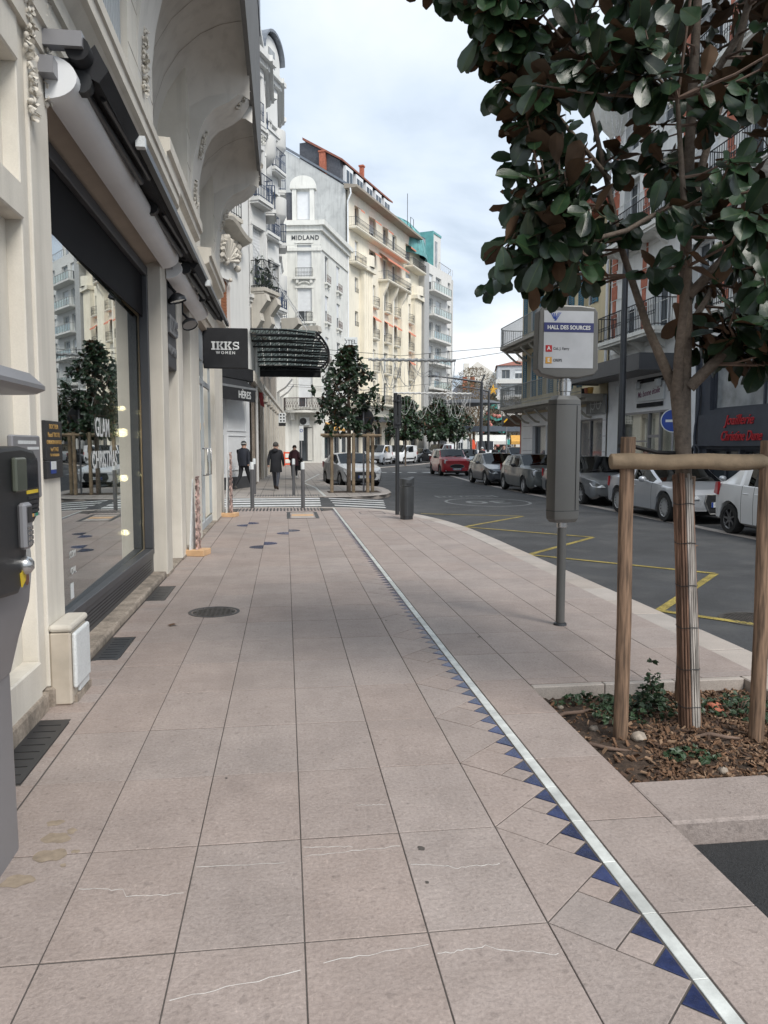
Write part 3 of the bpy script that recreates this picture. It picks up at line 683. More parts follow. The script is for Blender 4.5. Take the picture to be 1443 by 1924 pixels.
def railing(parent, L, loc, h=.95, step=.13, mat=None, deco=True, rz=0, name='railing', depth=0, bow=0.0):
    mat = mat or m_iron; key = (round(L, 2), h, step, mat.name, deco, depth, bow)
    if key not in _rc:
        b = MB(); fy = lambda x: -bow * math.sin(math.pi * max(0, min(1, x / L)))
        n = max(2, int(L / step)); N_ = 8 if bow else 1
        for z in (h, .08):
            for k in range(N_): b.tube((L * k / N_, fy(L * k / N_), z), (L * (k + 1) / N_, fy(L * (k + 1) / N_), z), .022 if z == h else .016, n=4)
        for k in range(n + 1):
            x = L * k / n; r = .018 if k in (0, n) else .011; b.tube((x, fy(x), 0), (x, fy(x), h), r, n=4, caps=False)
            if deco and k < n:
                xc = L * (k + .5) / n; rr = L / n * .36; pts = [(xc + rr * math.cos(q), fy(xc), h * .5 + rr * 1.6 * math.sin(q)) for q in [i * math.pi / 3 for i in range(7)]]
                b.path(pts, .008, 3, caps=False)
        if depth:
            for xs in (0, L):
                for z in (h, .08): b.tube((xs, 0, z), (xs, depth, z), .018, n=4)
                for k in range(1, int(depth / step)): b.tube((xs, k * step, 0), (xs, k * step, h), .011, n=4, caps=False)
        _rc[key] = b.mesh(name, mat)
    o = ob(name, _rc[key], parent, loc); o.rotation_euler = (0, 0, rz); return o
def balcony(root, a, c, z, proj=.5, h=.95, mat=None, slab=None, deco=True, t=.14, y=0.0, bow=0.0, consoles=0, step=.13):
    s = MB(); s.box(a - .05, c + .05, y - proj, y - .002, z - t, z); s.box(a - .02, c + .02, y - proj + .06, y - .002, z - t - .09, z - t)
    for k in range(consoles):
        x = a + (c - a) * (k + .5) / consoles; s.prism([(y - .002, z - t - .09), (y - proj * .8, z - t - .09), (y - proj * .5, z - t - .22), (y - .002, z - t - .5)], x - .09, x + .09, 'x')
    so_ = s.build('balcony', slab or m_white2, root)
    railing(so_, c - a, (a, y - proj + .05, z), h=h, mat=mat, deco=deco, depth=proj - .06, bow=bow, step=step); return so_
def band(root, L, z0, z1, proj, mat, name='cornice', x0=0.0, y=0.0, steps=2):
    b = MB(); dz = random.uniform(-.012, .012); z0 += dz; z1 += dz; proj *= random.uniform(.97, 1.03)
    for k in range(steps): b.box(x0 - proj * (k + 1) / steps, x0 + L + proj * (k + 1) / steps, y - proj * (k + 1) / steps, y - .001 if k == 0 else y - .0, z0 + (z1 - z0) * k / steps + (.001 if k else 0), z0 + (z1 - z0) * (k + 1) / steps)
    return b.build(name, mat, root)
def body(root, mat, L, D, z0, z1, x0=0.0, y0=.3, name='house_body'):
    b = MB(); b.box(x0, x0 + L, y0, y0 + D, z0, z1); return b.build(name, mat, root)
def awning(root, a, c, z, mat, proj=.7, drop=.45, name='awning', y=0.0):
    b = MB(); n = max(2, int((c - a) / .3)); b.poly([(a, y - .02, z), (c, y - .02, z), (c, y - proj, z - drop), (a, y - proj, z - drop)]); b.poly([(a, y - .025, z - .02), (a, y - proj, z - drop - .02), (c, y - proj, z - drop - .02), (c, y - .025, z - .02)])
    for k in range(n):
        x0, x1 = a + (c - a) * k / n, a + (c - a) * (k + 1) / n; b.poly([(x0, y - proj, z - drop), (x1, y - proj, z - drop), (x1, y - proj - .01, z - drop - .17), ((x0 + x1) / 2, y - proj - .01, z - drop - .21), (x0, y - proj - .01, z - drop - .17)])
    return b.build(name, mat, root)
def facade_root(name, label, P, ang, cat='building', group=None): return thing(name, label, cat, (P[0], P[1], 0), R(90 - ang), group)

# ---- Midland hotel at the bend
P1 = (3.47, 73.96); P2 = (6.806, 83.433); P3 = (18.256, 104.877)
hm = facade_root('corner_hotel', 'old white corner hotel with dormer and name lettering below its cornice', P1, 19.4)
L2 = 10.04
ops = []
for u0, u1 in ((1.4, 2.6), (5.5, 6.8)):
    for z in (17.2, 13.5, 9.6, 5.9): ops.append((u0, u1, z, z + 2.5))
g_ops = [(.9, 3.4, .4, 3.6), (4.3, 6.6, .1, 3.4), (7.2, 9.4, .1, 3.4)]
wall_part('wall', hm, m_white2, L2, 0, 22.0, ops + g_ops)
for i, o in enumerate(ops):
    window(hm, o, 'shut' if i % 3 else 'win', frac=.55 if i % 2 else .75)
    b = MB(); b.box(o[0] - .15, o[1] + .15, -.28, -.001, o[2] - .18, o[2] - .0)
    for x in (o[0], o[1] - .2): b.box(x, x + .2, -.2, -.001, o[2] - .5, o[2] - .181)
    b.build('window_sill', m_white2, hm); railing(hm, o[1] - o[0] + .1, (o[0] - .05, -.24, o[2]), h=.7, mat=M('rust_iron', (.09, .035, .03), .6), step=.17)
for o in g_ops: window(hm, o, 'win', fm=m_anth, n=3)
band(hm, L2, 21.6, 22.5, .5, m_white2); band(hm, L2, 4.75, 5.1, .18, m_white2, 'string_course'); band(hm, L2, 19.95, 20.15, .12, m_white2, 'string_course', steps=1)
awning(hm, 1.0, 5.2, 3.9, m_ochre, .9, .6)
body(hm, m_white2, L2, 9, 0, 22.0)
# chamfered front (direction -80 deg from the corner): built in the same house, rotated frame
def sub(root, P, ang):
    # transform from a second facade frame into the root's frame
    return Matrix.LocRotScale(root.location, root.rotation_euler, None).inverted() @ Matrix.LocRotScale(Vector((P[0], P[1], 0)), Euler((0, 0, R(90 - ang))), None)
def reframe(root, mt, first):
    for o in list(root.children):
        if o.name not in first: o.matrix_local = mt @ Matrix.LocRotScale(o.location, o.rotation_euler, None)
CH = 3.17; PC = (0.354, 74.51)
first = {o.name for o in hm.children}
cop = [(.95, 2.3, z, z + zh) for z, zh in ((17.4, 3.1), (13.3, 3.1), (9.3, 3.0), (5.3, 3.1))]
cg = [(.98, 2.35, .15, 4.6)]
wall_part('wall', hm, m_white2, CH, 0, 22.0, cop + cg)
for i, o in enumerate(cop):
    window(hm, o, 'shut', frac=(.98, .68, .7, .72)[i]); b = MB(); b.box(o[0] - .4, o[1] + .4, -.3, -.001, o[2] - .2, o[2]); b.box(o[0] - .1, o[0] + .15, -.22, -.001, o[2] - .55, o[2] - .201); b.box(o[1] - .15, o[1] + .1, -.22, -.001, o[2] - .55, o[2] - .201); b.build('window_sill', m_white2, hm)
    if i < 3: railing(hm, 1.6, (.82, -.26, o[2]), h=.8, mat=m_iron, step=.14)
    b = MB(); b.box(o[0] - .14, o[0] - .02, -.05, -.001, o[2], o[3]); b.box(o[1] + .02, o[1] + .14, -.05, -.001, o[2], o[3]); b.box(o[0] - .2, o[1] + .2, -.09, -.001, o[3], o[3] + .18)
    if i in (1, 2): b.path([(o[0] + .1 + 1.15 * k / 8, -.08, o[3] + .35 + .22 * math.sin(math.pi * k / 8)) for k in range(9)], .09, 6)
    b.build('window_surround', m_white2, hm)
dw = window(hm, (.98, 2.35, .15, 3.4), 'win', fm=m_anth)
b = MB(); b.box(.98, 2.35, .1, .2, 3.4, 4.6); b.build('door_head_panel', m_white2, hm)
ac = MB(); ac.box(1.1, 2.0, -.22, .09, 3.55, 4.35); a_ = ac.build('air_conditioner', m_wplast, hm, bev=.03); b = MB(); b.lathe([(.02, -.225), (.3, -.225), (.31, -.24), (.33, -.24)], 16, (1.42, 0, 3.95), 'y'); b.build('fan_grille', m_dark, a_)
bs = MB(); bs.prism([(-.5, 0), (-.5, -.35), (-.1, -.95), (1.6, -1.2), (3.2, -.95), (3.65, -.35), (3.65, 0)], 4.75, 4.98); bs.prism([(.1, 0), (.3, -.5), (.62, -.5), (.62, 0)], 4.1, 4.75); bs.prism([(2.6, 0), (2.6, -.5), (2.9, -.5), (3.1, 0)], 4.1, 4.75)
bo = bs.build('balcony', m_white2, hm)
rb = MB()
for k in range(46):
    q = k / 45; a = math.pi * q; x = 1.57 - 2.0 * math.cos(a); yy = -.15 - 1.0 * min(1, 1.7 * math.sin(a)) + 0
    bul = .12; rb.path([(x, yy, 4.98), (x, yy - bul, 5.3), (x, yy + .02, 5.75), (x, yy, 6.1)], .022, 4, caps=False)
    if k % 2: rb.path([(x, yy, 5.2), (x + .08, yy - .1, 5.35), (x - .06, yy - .04, 5.6), (x + .05, yy, 5.8)], .022, 3, caps=False)
rb.path([(1.57 - 2.0 * math.cos(math.pi * k / 24), -.15 - 1.0 * min(1, 1.7 * math.sin(math.pi * k / 24)), 6.1) for k in range(25)], .035, 4); rb.build('railing', M('wrought_iron', (.055, .03, .03), .6), bo)
text('MIDLAND', .58, m_anth, hm, (1.74, -.03, 21.0), (90, 0, 0), .02, .014, sx=.92, spacing=1.15)
b = MB(); b.box(-.1, CH + .1, -.02, -.001, 20.35, 20.42); b.box(-.1, CH + .1, -.02, -.001, 21.45, 21.52); b.build('name_panel', m_white2, hm)
band(hm, CH, 21.6, 22.5, .5, m_white2); band(hm, CH, 4.75, 5.05, .16, m_white2, 'string_course'); band(hm, CH, 19.8, 20.1, .14, m_white2, 'string_course', steps=1)
# dormer over the chamfer
dm = MB(); dm.box(.55, .95, -.15, .5, 22.5, 25.4); dm.box(2.2, 2.6, -.15, .5, 22.5, 25.4); dm.box(.35, 2.8, -.25, .6, 25.4, 25.7)
dm.prism([(.35, 25.7)] + [(1.575 - 1.2 * math.cos(math.pi * k / 10), 25.75 + .85 * math.sin(math.pi * k / 10)) for k in range(11)] + [(2.8, 25.7)], -.2, .5, 'y')
dm.box(.95, 2.2, .15, 2.5, 22.5, 25.4); do = dm.build('dormer', m_white2, hm); b = MB(); b.box(.98, 2.17, .1, .145, 22.7, 25.2); b.build('roller_shutter', m_shut, do)
rf = MB(); rf.add([(-2.5, 0, 22.5), (.54, -.05, 22.5), (.54, 3.2, 25.3), (-1.2, 3.2, 26.0)], [(0, 1, 2, 3)]); rf.build('roof', m_rtile, hm)
b = MB(); b.prism([(-1.3, 23.0), (-.1, 25.2), (.56, 25.2), (.56, 22.6), (-1.3, 22.6)], .2, 2.8, 'y'); b.build('roof_cheek', m_slate, hm)
b = MB(); b.box(-.75, -.2, -.03, -.001, 6.1, 6.45); sp_ = b.build('street_name_plate', m_navy, hm)
first2 = first
reframe(hm, sub(hm, PC, 100), first)
b = MB(); b.box(-6.5, 0, .0, 9, 0, 24); ext = b.build('side_wing', m_white2, hm); ext.matrix_local = sub(hm, PC, 60)
# hotel blade sign
hs = thing('hotel_blade_sign', 'white hotel restaurant sign board projecting from the corner hotel', 'sign', (6.62, 82.1, 9.8), R(-8))
b = MB(); b.box(-1.05, 1.05, -.08, .08, 0, 3.2); b.build('sign_board', m_wplast, hs, bev=.02); b = MB(); b.box(-1.6, -1.05, -.03, .03, .4, .5); b.box(-1.6, -1.05, -.03, .03, 2.6, 2.7); b.build('bracket', m_iron, hs)
text('HÔTEL', .62, m_anth, hs, (0, -.085, 2.7), (90, 0, 0), .003, .01); text('RESTAURANT', .32, m_anth, hs, (0, -.085, 2.15), (90, 0, 0), .003); text('★', .4, m_anth, hs, (0, -.085, 1.45), (90, 0, 0), .003); text('MIDLAND', .42, m_anth, hs, (0, -.085, .7), (90, 0, 0), .003, .008)

# ---- tall pale yellow apartment house
hy = facade_root('yellow_apartment_block', 'tall pale yellow apartment block with orange awnings and grey gable wall', P2, 28.1)
LY = 24.31
colsA = [(1.9, 2.9), (6.1, 8.0), (10.4, 12.0), (13.6, 15.2), (18.6, 20.6)]
rows = [24.9, 21.3, 17.6, 14.0, 10.3, 6.7]
ops = [];
for r, z in enumerate(rows):
    for c, (a, e) in enumerate(colsA):
        if c == 0 and r > 1: ops.append((a, a + .9, z + .7, z + 2.3)); continue
        ops.append((a, e, z, z + 2.5))
gops = [(1.2 + 3.3 * k, 3.4 + 3.3 * k, .2, 3.9) for k in range(7)]
wall_part('wall', hy, m_yellowr, LY, 0, 28.6, ops + gops, .3)
for i, o in enumerate(ops):
    window(hy, o, 'shut' if i % 4 == 1 else ('curt' if i % 3 else 'win'), depth=.3, frac=.6, n=2)
    r, c = divmod(i, 5)
    if c == 0 and r > 1: railing(hy, .9, (o[0], -.05, o[2]), h=.45, step=.15, deco=False); continue
    if r > 1 and c in (1, 2, 3, 4): balcony(hy, o[0] - .1, o[1] + .1, o[2], .55, mat=m_dark, slab=m_yellowr, bow=.25, step=.16)
    if (r, c) in ((0, 0), (0, 1), (0, 2), (1, 1), (3, 1), (3, 2), (3, 3), (4, 4), (3, 4), (0, 4)): awning(hy, o[0] - .05, o[1] + .05, o[3] + .05, m_orange, .75, .5)
balcony(hy, .3, 17.6, 24.85, .9, mat=m_dark, slab=m_yellowr, step=.17); balcony(hy, 18.2, 23.6, 24.6, 1.2, mat=m_iron, slab=m_yellowr, deco=False, step=.1)
balcony(hy, .3, 3.2, 21.2, .9, mat=m_dark, slab=m_yellowr, step=.17); balcony(hy, 8.9, 17.2, 21.0, 1.3, mat=m_dark, slab=m_yellowr, step=.17, consoles=4)
awning(hy, 9.2, 16.9, 24.2, m_orange, 1.1, .8)
for a, e, z0, z1 in ((3.3, 5.9, 6.5, 20.9), (16.0, 18.2, 6.5, 20.9), (21.0, 23.6, 6.5, 20.9)):
    b = MB(); b.box(a, e, -.5, -.001, z0, z1); n = 5
    for k in range(n): x = a + (e - a) * (k + .5) / n; b.tube((x, -.5, z0), (x, -.5, z1), .13, n=6)
    b.box(a - .2, e + .2, -.9, -.001, z1, z1 + .5); b.lathe([(1.25, z1 + .5), (1.25, z1 + 1.7), (0.01, z1 + 1.7)], 10, ((a + e) / 2, .1, 0), 'z', a0=180, a1=360); b.build('fluted_bay', m_yellowr, hy)
for x in (9.4, 12.8, 16.0): b = MB(); b.prism([(-.001, 20.9), (-1.2, 20.9), (-.9, 20.0), (-.5, 19.2), (-.4, 6.5), (-.001, 6.5)], x - .22, x + .22, 'x'); b.build('pilaster_bracket', m_yellowr, hy)
band(hy, LY, 6.0, 6.5, .5, m_yellowr, 'string_course'); band(hy, LY, 4.2, 4.5, .2, m_yellowr, 'string_course')
balcony(hy, 6.2, 20, 6.5, 1.0, mat=m_dark, slab=m_yellowr, step=.18)
for o in gops: window(hy, o, 'win', fm=m_anth, depth=.3, n=2)
b = MB(); b.box(2.0, 14.5, -2.2, -.001, 4.5, 4.75); b.box(2.0, 14.5, -2.25, -2.2, 4.3, 4.85); b.build('flat_canopy', m_anth, hy)
ev = MB(); ev.prism([(-1.2, 28.6), (.3, 28.6), (.3, 29.1), (-1.2, 28.85)], -.3, LY - 2.2, 'x'); ev.build('eaves', M('eave_boards', (.33, .29, .24), .8), hy)
gb = MB(); gb.prism([(.25, 0), (.25, 28.9), (9.0, 34.6), (9.0, 0)], -.05, .3, 'x'); gb.build('gable_wall', m_gable, hy)
gc = MB(); gc.prism([(.0, 28.95), (9.1, 34.75), (9.1, 35.0), (.0, 29.2)], -.15, .42, 'x'); gc.build('gable_coping', m_zinc, hy)
body(hy, m_yellowr, LY - .4, 9, 0, 28.6, .35, .35)
rf = MB(); rf.prism([(.3, 29.1), (9.2, 34.6), (9.2, 29.1)], .35, 16.4, 'x'); rf.build('roof', m_slate, hy)
tr = MB(); tr.prism([(1.2, 29.2), (1.2, 31.9), (5.2, 34.3), (6, 34.3), (6, 29.2)], .8, 15.7, 'x'); tr.build('roof_storey', m_slate, hy)
cp = MB(); cp.prism([(.8, 31.75), (5.5, 34.5), (5.5, 34.75), (.8, 31.95)], .5, 16.0, 'x'); cp.build('roof_edge', m_rtile, hy)
for k in range(5):
    u = 1.5 + k * 2.9; b = MB(); b.box(u, u + 2.0, .85, 1.19, 29.3, 31.6); d_ = b.build('dormer', m_wpaint, hy)
    b = MB(); b.box(u + .2, u + .9, .82, .848, 29.8, 31.2); b.box(u + 1.1, u + 1.8, .82, .848, 29.8, 31.2); b.build('pane', m_pane, d_)
for u, w, yy, z0, z1 in ((.42, .7, 2.8, 29.6, 32.9), (9.6, .45, 2.2, 31, 34.3)):
    b = MB(); b.box(u, u + w, yy, yy + w, z0, z1); b.box(u - .08, u + w + .08, yy - .08, yy + w + .08, z1, z1 + .18); b.build('chimney', m_brick, hy)
b = MB(); b.path([(-.2, -.4, 28.6), (-.3, -.5, 28.0), (-.25, -.12, 27.3), (-.2, -.1, 26), (-.2, -.1, 0)], .09, 8); b.build('drainpipe', m_wpaint, hy, smooth=60)
b = MB(); b.tube((21, .6, 29), (21, .6, 34.4), .04, n=4); b.path([(21.4, .3, 29), (21.4, .3, 31.5), (22.6, .3, 31.5), (22.6, .3, 29)], .04, 4); b.tube((21.4, .3, 30.3), (22.6, .3, 30.3), .03, n=4); b.build('aerial', m_iron, hy)

# ---- white modern block with copper dome
hw_ = facade_root('white_balcony_block', 'white modern block with stacked glazed balconies and green copper dome', P3, 32.5)
LW = 12.6; ops = [(2.9, 5.0, z, z + 2.3) for z in (23.3, 20.0, 16.7, 13.4, 10.0)] + [(6.0, 8.2, z, z + 2.3) for z in (23.3, 20.0, 16.7, 13.4, 10.0)] + [(10.9, 12.0, z + .4, z + 2.4) for z in (23.3, 20.0, 16.7, 13.4, 10.0)]
g2 = [(.9, 4.6, 3.6, 8.6), (5.4, 6.6, .1, 8.6), (7.6, 10.2, 3.6, 8.2), (.9, 4.6, .1, 3.3), (7.6, 10.2, .1, 3.3)]
wall_part('wall', hw_, m_modern, LW, 0, 26.9, ops + g2, .3)
for i, o in enumerate(ops): window(hw_, o, 'shut' if i % 3 == 0 else 'curt', depth=.3, frac=.45)
for o in g2: window(hw_, o, 'bars', fm=m_modgrey if o[2] > 1 else m_anth, depth=.3, n=4)
for z in (23.1, 19.8, 16.5, 13.2, 9.7):
    s = MB(); s.prism([(2.3, -.001), (2.3, -1.3), (9.0, -1.3), (10.4, -.7), (10.4, -.001)], z - .22, z); s_ = s.build('balcony', m_modern, hw_)
    g = MB(); g.box(2.35, 9.0, -1.27, -1.24, z + .08, z + .95); g.build('railing_glass', GLASS('balcony_glass', (.72, .8, .78), floor=.08), s_)
    r_ = MB(); r_.box(2.3, 9.02, -1.3, -1.22, z + .97, z + 1.03)
    for k in range(8): x = 2.32 + k * .95; r_.box(x, x + .05, -1.3, -1.24, z, z + .97)
    r_.box(2.3, 2.36, -1.22, -.01, z + .97, z + 1.03); r_.build('railing', m_modgrey, s_)
b = MB(); b.box(-.35, 1.3, -.9, -.001, 0, 26.3); b.build('service_shaft', m_modgrey, hw_, bev=.02); b = MB(); b.box(1.3, 2.2, -.5, -.001, 0, 26.6); b.build('pier', m_modern, hw_)
rc_ = MB(); rc_.lathe([(2.6, 8.8), (2.6, 26.4)], 10, (12.6, 2.55, 0), 'z', a0=-90, a1=10); rc_.lathe([(2.6, 26.4), (0, 26.4)], 10, (12.6, 2.55, 0), 'z', a0=-90, a1=10); rc_.build('rounded_corner', m_modern, hw_, smooth=50); b = MB(); b.box(12.2, 15.1, .4, 4, 0, 8.7); b.build('ground_floor', m_modgrey, hw_)
body(hw_, m_modern, LW, 9, 0, 26.8, 0, .35)
dm = MB(); n = 18
dm.lathe([(6.2 * math.cos(R(a)), 27.0 + 5.6 * math.sin(R(a))) for a in range(0, 91, 9)], 28, (-1.6, 5.0, 0), 'z'); dm.lathe([(6.3, 26.6), (6.3, 27.1)], 28, (-1.6, 5.0, 0)); dd = dm.build('copper_dome', m_teal, hw_, smooth=50)
rb = MB()
for k in range(28):
    a = 2 * math.pi * k / 28; rb.path([(-1.6 + 6.24 * math.cos(R(q)) * math.cos(a), 5.0 + 6.24 * math.cos(R(q)) * math.sin(a), 27 + 5.64 * math.sin(R(q))) for q in range(0, 86, 17)], .05, 4, caps=False)
rb.build('dome_ribs', M('copper_seam', (.07, .22, .22), .5), dd); b = MB(); b.box(1.2, 2.3, .1, 1.6, 28.6, 30.0); sk = b.build('skylight', m_anth, dd); b = MB(); b.box(1.3, 2.2, .05, .099, 28.7, 29.8); b.build('pane', m_pane2, sk)
b = MB(); b.box(6.9, 9.9, .8, 5, 26.8, 31.9); b.build('lift_tower', m_modern, hw_); b = MB(); b.prism([(6.7, 31.9), (6.7, 26.85), (6.89, 26.85), (6.89, 31.9)], .7, 5.1, 'y'); b.box(6.7, 10.0, .7, 5.1, 31.9, 32.2); b.build('tower_cladding', m_teal, hw_); b = MB(); b.box(7.6, 8.5, .75, .798, 27, 31); b.build('pane', m_pane2, hw_)
b = MB(); b.path([(7, -.1, 26.9), (7, -.1, 27.8), (12.5, .1, 27.8), (14.6, 1.5, 27.6)], .05, 4)
for k in range(8): b.tube((7 + k * .8, -.1, 26.9), (7 + k * .8, -.1, 27.8), .03, n=4)
b.build('roof_railing', m_modgrey, hw_)

# ---- left block beyond the side street
h2 = thing('cream_corner_building', 'white corner building with carved cream cartouche and brown roller shutter', 'building', (-2.3, 28.3, 0), R(90 - 23.5))
LC = 2.5
wall_part('wall', h2, m_whiter, LC + 1.2, 4.3, 16, [(.02, .9, 5.8, 7.6), (.2, 1.1, 10.4, 12.8)], .2, x0=-1.2)
b = MB(); b.box(.04, .88, .14, .19, 5.82, 7.58)
for k in range(16): b.box(.04, .88, .125, .14, 5.83 + k * .108, 5.92 + k * .108)
b.build('roller_shutter', m_brown, h2); window(h2, (.2, 1.1, 10.4, 12.8), 'win')
cn = MB()
for k in range(12):
    x0, x1 = -1.2 + 2.9 * k / 12, -1.2 + 2.9 * (k + 1) / 12; f = lambda x: 9.2 + .45 * math.exp(-((x - .2) / .8) ** 2); p0, p1 = .45, .45
    cn.add([(x0, 0, f(x0) - .3), (x1, 0, f(x1) - .3), (x1, -.5, f(x1) - .12), (x0, -.5, f(x0) - .12), (x0, 0, f(x0)), (x1, 0, f(x1)), (x1, -.55, f(x1)), (x0, -.55, f(x0))], [(0, 1, 2, 3), (3, 2, 6, 7), (7, 6, 5, 4)])
cn.build('curved_cornice', m_cream2, h2)
rng = random.Random(3); ct = MB()
for k in range(46):
    x = rng.uniform(.0, 1.5); z = 9.1 - abs(rng.gauss(0, .45)) - .05; ct.ball((x, -.06 - .12 * rng.random(), z), rng.uniform(.06, .16), 6)
for k in range(10): a = math.pi * k / 9; ct.path([(.5, -.15, 8.2), (.5 + .6 * math.cos(a), -.25, 8.3 + .65 * math.sin(a))], [.03, .09], 5)
ct.build('carved_cartouche', m_cream2, h2, smooth=70, kind='stuff')
balcony(h2, -.3, 1.0, 9.75, .5, mat=m_iron, slab=m_cream2, h=1.0, step=.18)
b = MB(); b.box(-1.2, 2.35, -.06, -.001, 4.4, 4.62); b.build('string_course', m_whiter, h2)
# white panelled shop front under the awning
sf = MB(); sf.box(-2.2, 2.35, 0.0, .25, .45, 4.3); sf.build('shop_front', m_wpaint, h2)
b = MB(); b.box(-2.2, 2.38, -.06, .25, 0, .45); b.build('plinth', m_anth, h2)
for x0, x1, z0, z1 in ((.5, 2.0, .7, 2.0), (.5, 2.0, 2.15, 3.9)):
    b = MB(); t = .03
    b.box(x0, x1, -.03, -.001, z0, z0 + t); b.box(x0, x1, -.03, -.001, z1 - t, z1); b.box(x0, x0 + t, -.03, -.001, z0 + t, z1 - t); b.box(x1 - t, x1, -.03, -.001, z0 + t, z1 - t); b.build('panel_moulding', m_wpaint, h2)
for x0, x1, z0, z1 in ((-1.6, .2, .6, 2.0), (-1.6, .2, 2.2, 3.0)): b = MB(); b.box(x0, x1, -.02, -.001, z0, z1); b.build('grey_panel', M('grey_panel_paint', (.36, .39, .42), .5), h2)
# long facade beyond the corner
first = {o.name for o in h2.children}
LF = 7.5
fo = [(.35, .75, 5.3, 8.6), (4.2, 5.4, 5.9, 8.3), (4.2, 5.4, 10.2, 12.6)]
wall_part('wall', h2, m_whiter, LF, 4.3, 7.0, [])
wall_part('ground_floor_wall', h2, m_stain, LF, 0, 4.3, [(.4, 1.9, .1, 3.6), (3.0, 4.6, .1, 3.7), (5.3, 6.9, .1, 3.7)])
window(h2, (.4, 1.9, .1, 3.6), 'win', fm=m_anth)
window(h2, (3.0, 4.6, .1, 3.7), 'win', fm=M('deep_blue_frame', (.02, .035, .13), .5)); window(h2, (5.3, 6.9, .1, 3.7), 'win', fm=m_anth)
b = MB(); b.box(-.1, LF, -.16, -.001, 4.1, 4.5); b.build('string_course', m_cream2, h2)
b = MB(); b.path([(2.2, -.09, .1), (2.2, -.09, 15)], .06, 8); b.path([(2.6, -.08, .1), (2.6, -.08, 4)], .05, 8); b.build('drainpipe', m_whiter, h2, smooth=60)
reframe(h2, sub(h2, (-1.3, 30.6), 1.0), first)
b = MB(); b.prism([(-2.75, 28.6), (-1.7, 31), (-1.55, 38.05), (-11, 38.05), (-11, 28.6)], 0, 16); b.build('house_body', m_whiter, h2, world=True)
# its black awning with lettering
aw = thing('black_shop_awning', 'black folded shop awning with white capital lettering at the far corner', 'awning', (-2.3, 28.3, 0), R(90 - 23.5))
b = MB(); b.box(-2.3, 2.1, -.32, -.07, 4.02, 4.5); b.build('awning_cassette', m_black, aw, bev=.03)
b = MB(); b.poly([(-2.3, -.3, 4.02), (1.5, -.3, 4.02), (1.5, -.62, 3.72), (-2.3, -.62, 3.72)][::-1]); b.poly([(-2.3, -.3, 4.0), (1.5, -.3, 4.0), (1.5, -.62, 3.70), (-2.3, -.62, 3.70)]); b.build('awning_fabric', m_black, aw)
b = MB(); b.box(-2.3, 1.55, -.68, -.62, 3.66, 3.74); b.build('awning_bar', M('dull_steel', (.2, .21, .22), .5), aw); b = MB(); b.box(-2.3, 1.5, -.67, -.64, 3.22, 3.66); b.build('awning_valance', m_black, aw)
text('HÈRES', .36, m_letter, aw, (1.12, -.675, 3.43), (90, 0, 0), .003, .018, align='RIGHT')

# ---- tall white houses with canted bays carried on brackets over the pavement
def poly_house(name, label, pts, z0, z1, cols, rows, wmat, rail):
    P = pts[0]; root = thing(name, label, 'building', (P[0], P[1], 0), 0, None)
    for si, (a, c) in enumerate(zip(pts[:-1], pts[1:])):
        L = math.dist(a, c); ang = math.degrees(math.atan2(c[0] - a[0], c[1] - a[1])); first = {o.name for o in root.children}
        ops = [(u * L - w / 2, u * L + w / 2, z, z + h) for (u, w, s_) in cols if s_ == si for z, h in rows]
        wall_part('wall', root, wmat, L, z0, z1, ops)
        for i, o in enumerate(ops):
            window(root, o, 'shut' if (i + si) % 2 == 0 else 'win', frac=.5); z = o[2]
            if i % 2 == 1: balcony(root, o[0] - .12, o[1] + .12, z, .42, mat=rail, slab=wmat, step=.12)
            else: b = MB(); b.box(o[0] - .12, o[1] + .12, -.16, -.001, z - .14, z); b.build('window_sill', wmat, root); railing(root, o[1] - o[0], (o[0], -.1, z), h=.75, mat=rail, step=.12)
            b = MB(); b.box(o[0] - .09, o[0] - .01, -.04, -.001, z, o[3]); b.box(o[1] + .01, o[1] + .09, -.04, -.001, z, o[3]); b.box(o[0] - .12, o[1] + .12, -.06, -.001, o[3], o[3] + .12); b.build('window_surround', wmat, root)
        for z in (z0 + .2, z1 - 3.0): band(root, L, z, z + .28, .14, wmat, 'string_course')
        band(root, L, z1 - .45, z1, .38, wmat)
        reframe(root, sub(root, a, ang), first)
    b = MB(); b.prism([(pts[-1][0] - .3, pts[-1][1] - .03)] + [(p[0] - .3, p[1]) for p in pts[-2:0:-1]] + [(P[0] - .3, P[1] + .03), (P[0] - 8, P[1]), (pts[-1][0] - 8, pts[-1][1])], z0, z1 - .02); b.poly([(p[0], p[1], z0 + .01) for p in pts]); b.build('house_body', wmat, root, world=True)
    return root
hb1 = poly_house('white_bay_house', 'tall white house with canted bay and planted iron balcony above the marquee', [(-1.3, 31.0), (-.69, 32.3), (-.69, 35.4), (-1.25, 36.4)], 7.0, 16.9, [(.5, .95, 0), (.3, 1.0, 1)], [(7.9, 2.3), (11.2, 2.1), (14.3, 1.8)], m_whiter, m_blueiron)
rf = MB(); rf.add([(-1.35, 30.9, 16.9), (-.60, 32.2, 16.9), (-.6, 35.5, 16.9), (-1.3, 36.5, 16.9), (-1.7, 31.2, 18.0), (-1.4, 33, 18.0), (-1.7, 36.3, 18.0), (-8, 36.3, 18), (-8, 31.2, 18)], [(0, 1, 5, 4), (1, 2, 5), (2, 6, 5), (2, 3, 6), (4, 5, 6, 7, 8)]); rf.build('roof', m_zinc, hb1, world=True)
rng = random.Random(5); cv = MB()
for k in range(150): t_ = rng.random(); cv.ball((-1.28 + .6 * t_ + .02, 31.03 + 1.27 * t_, 13.8 + rng.gauss(0, .16)), rng.uniform(.02, .045), 6)
cv.build('carved_frieze', m_white2, hb1, world=True, smooth=70, kind='stuff')
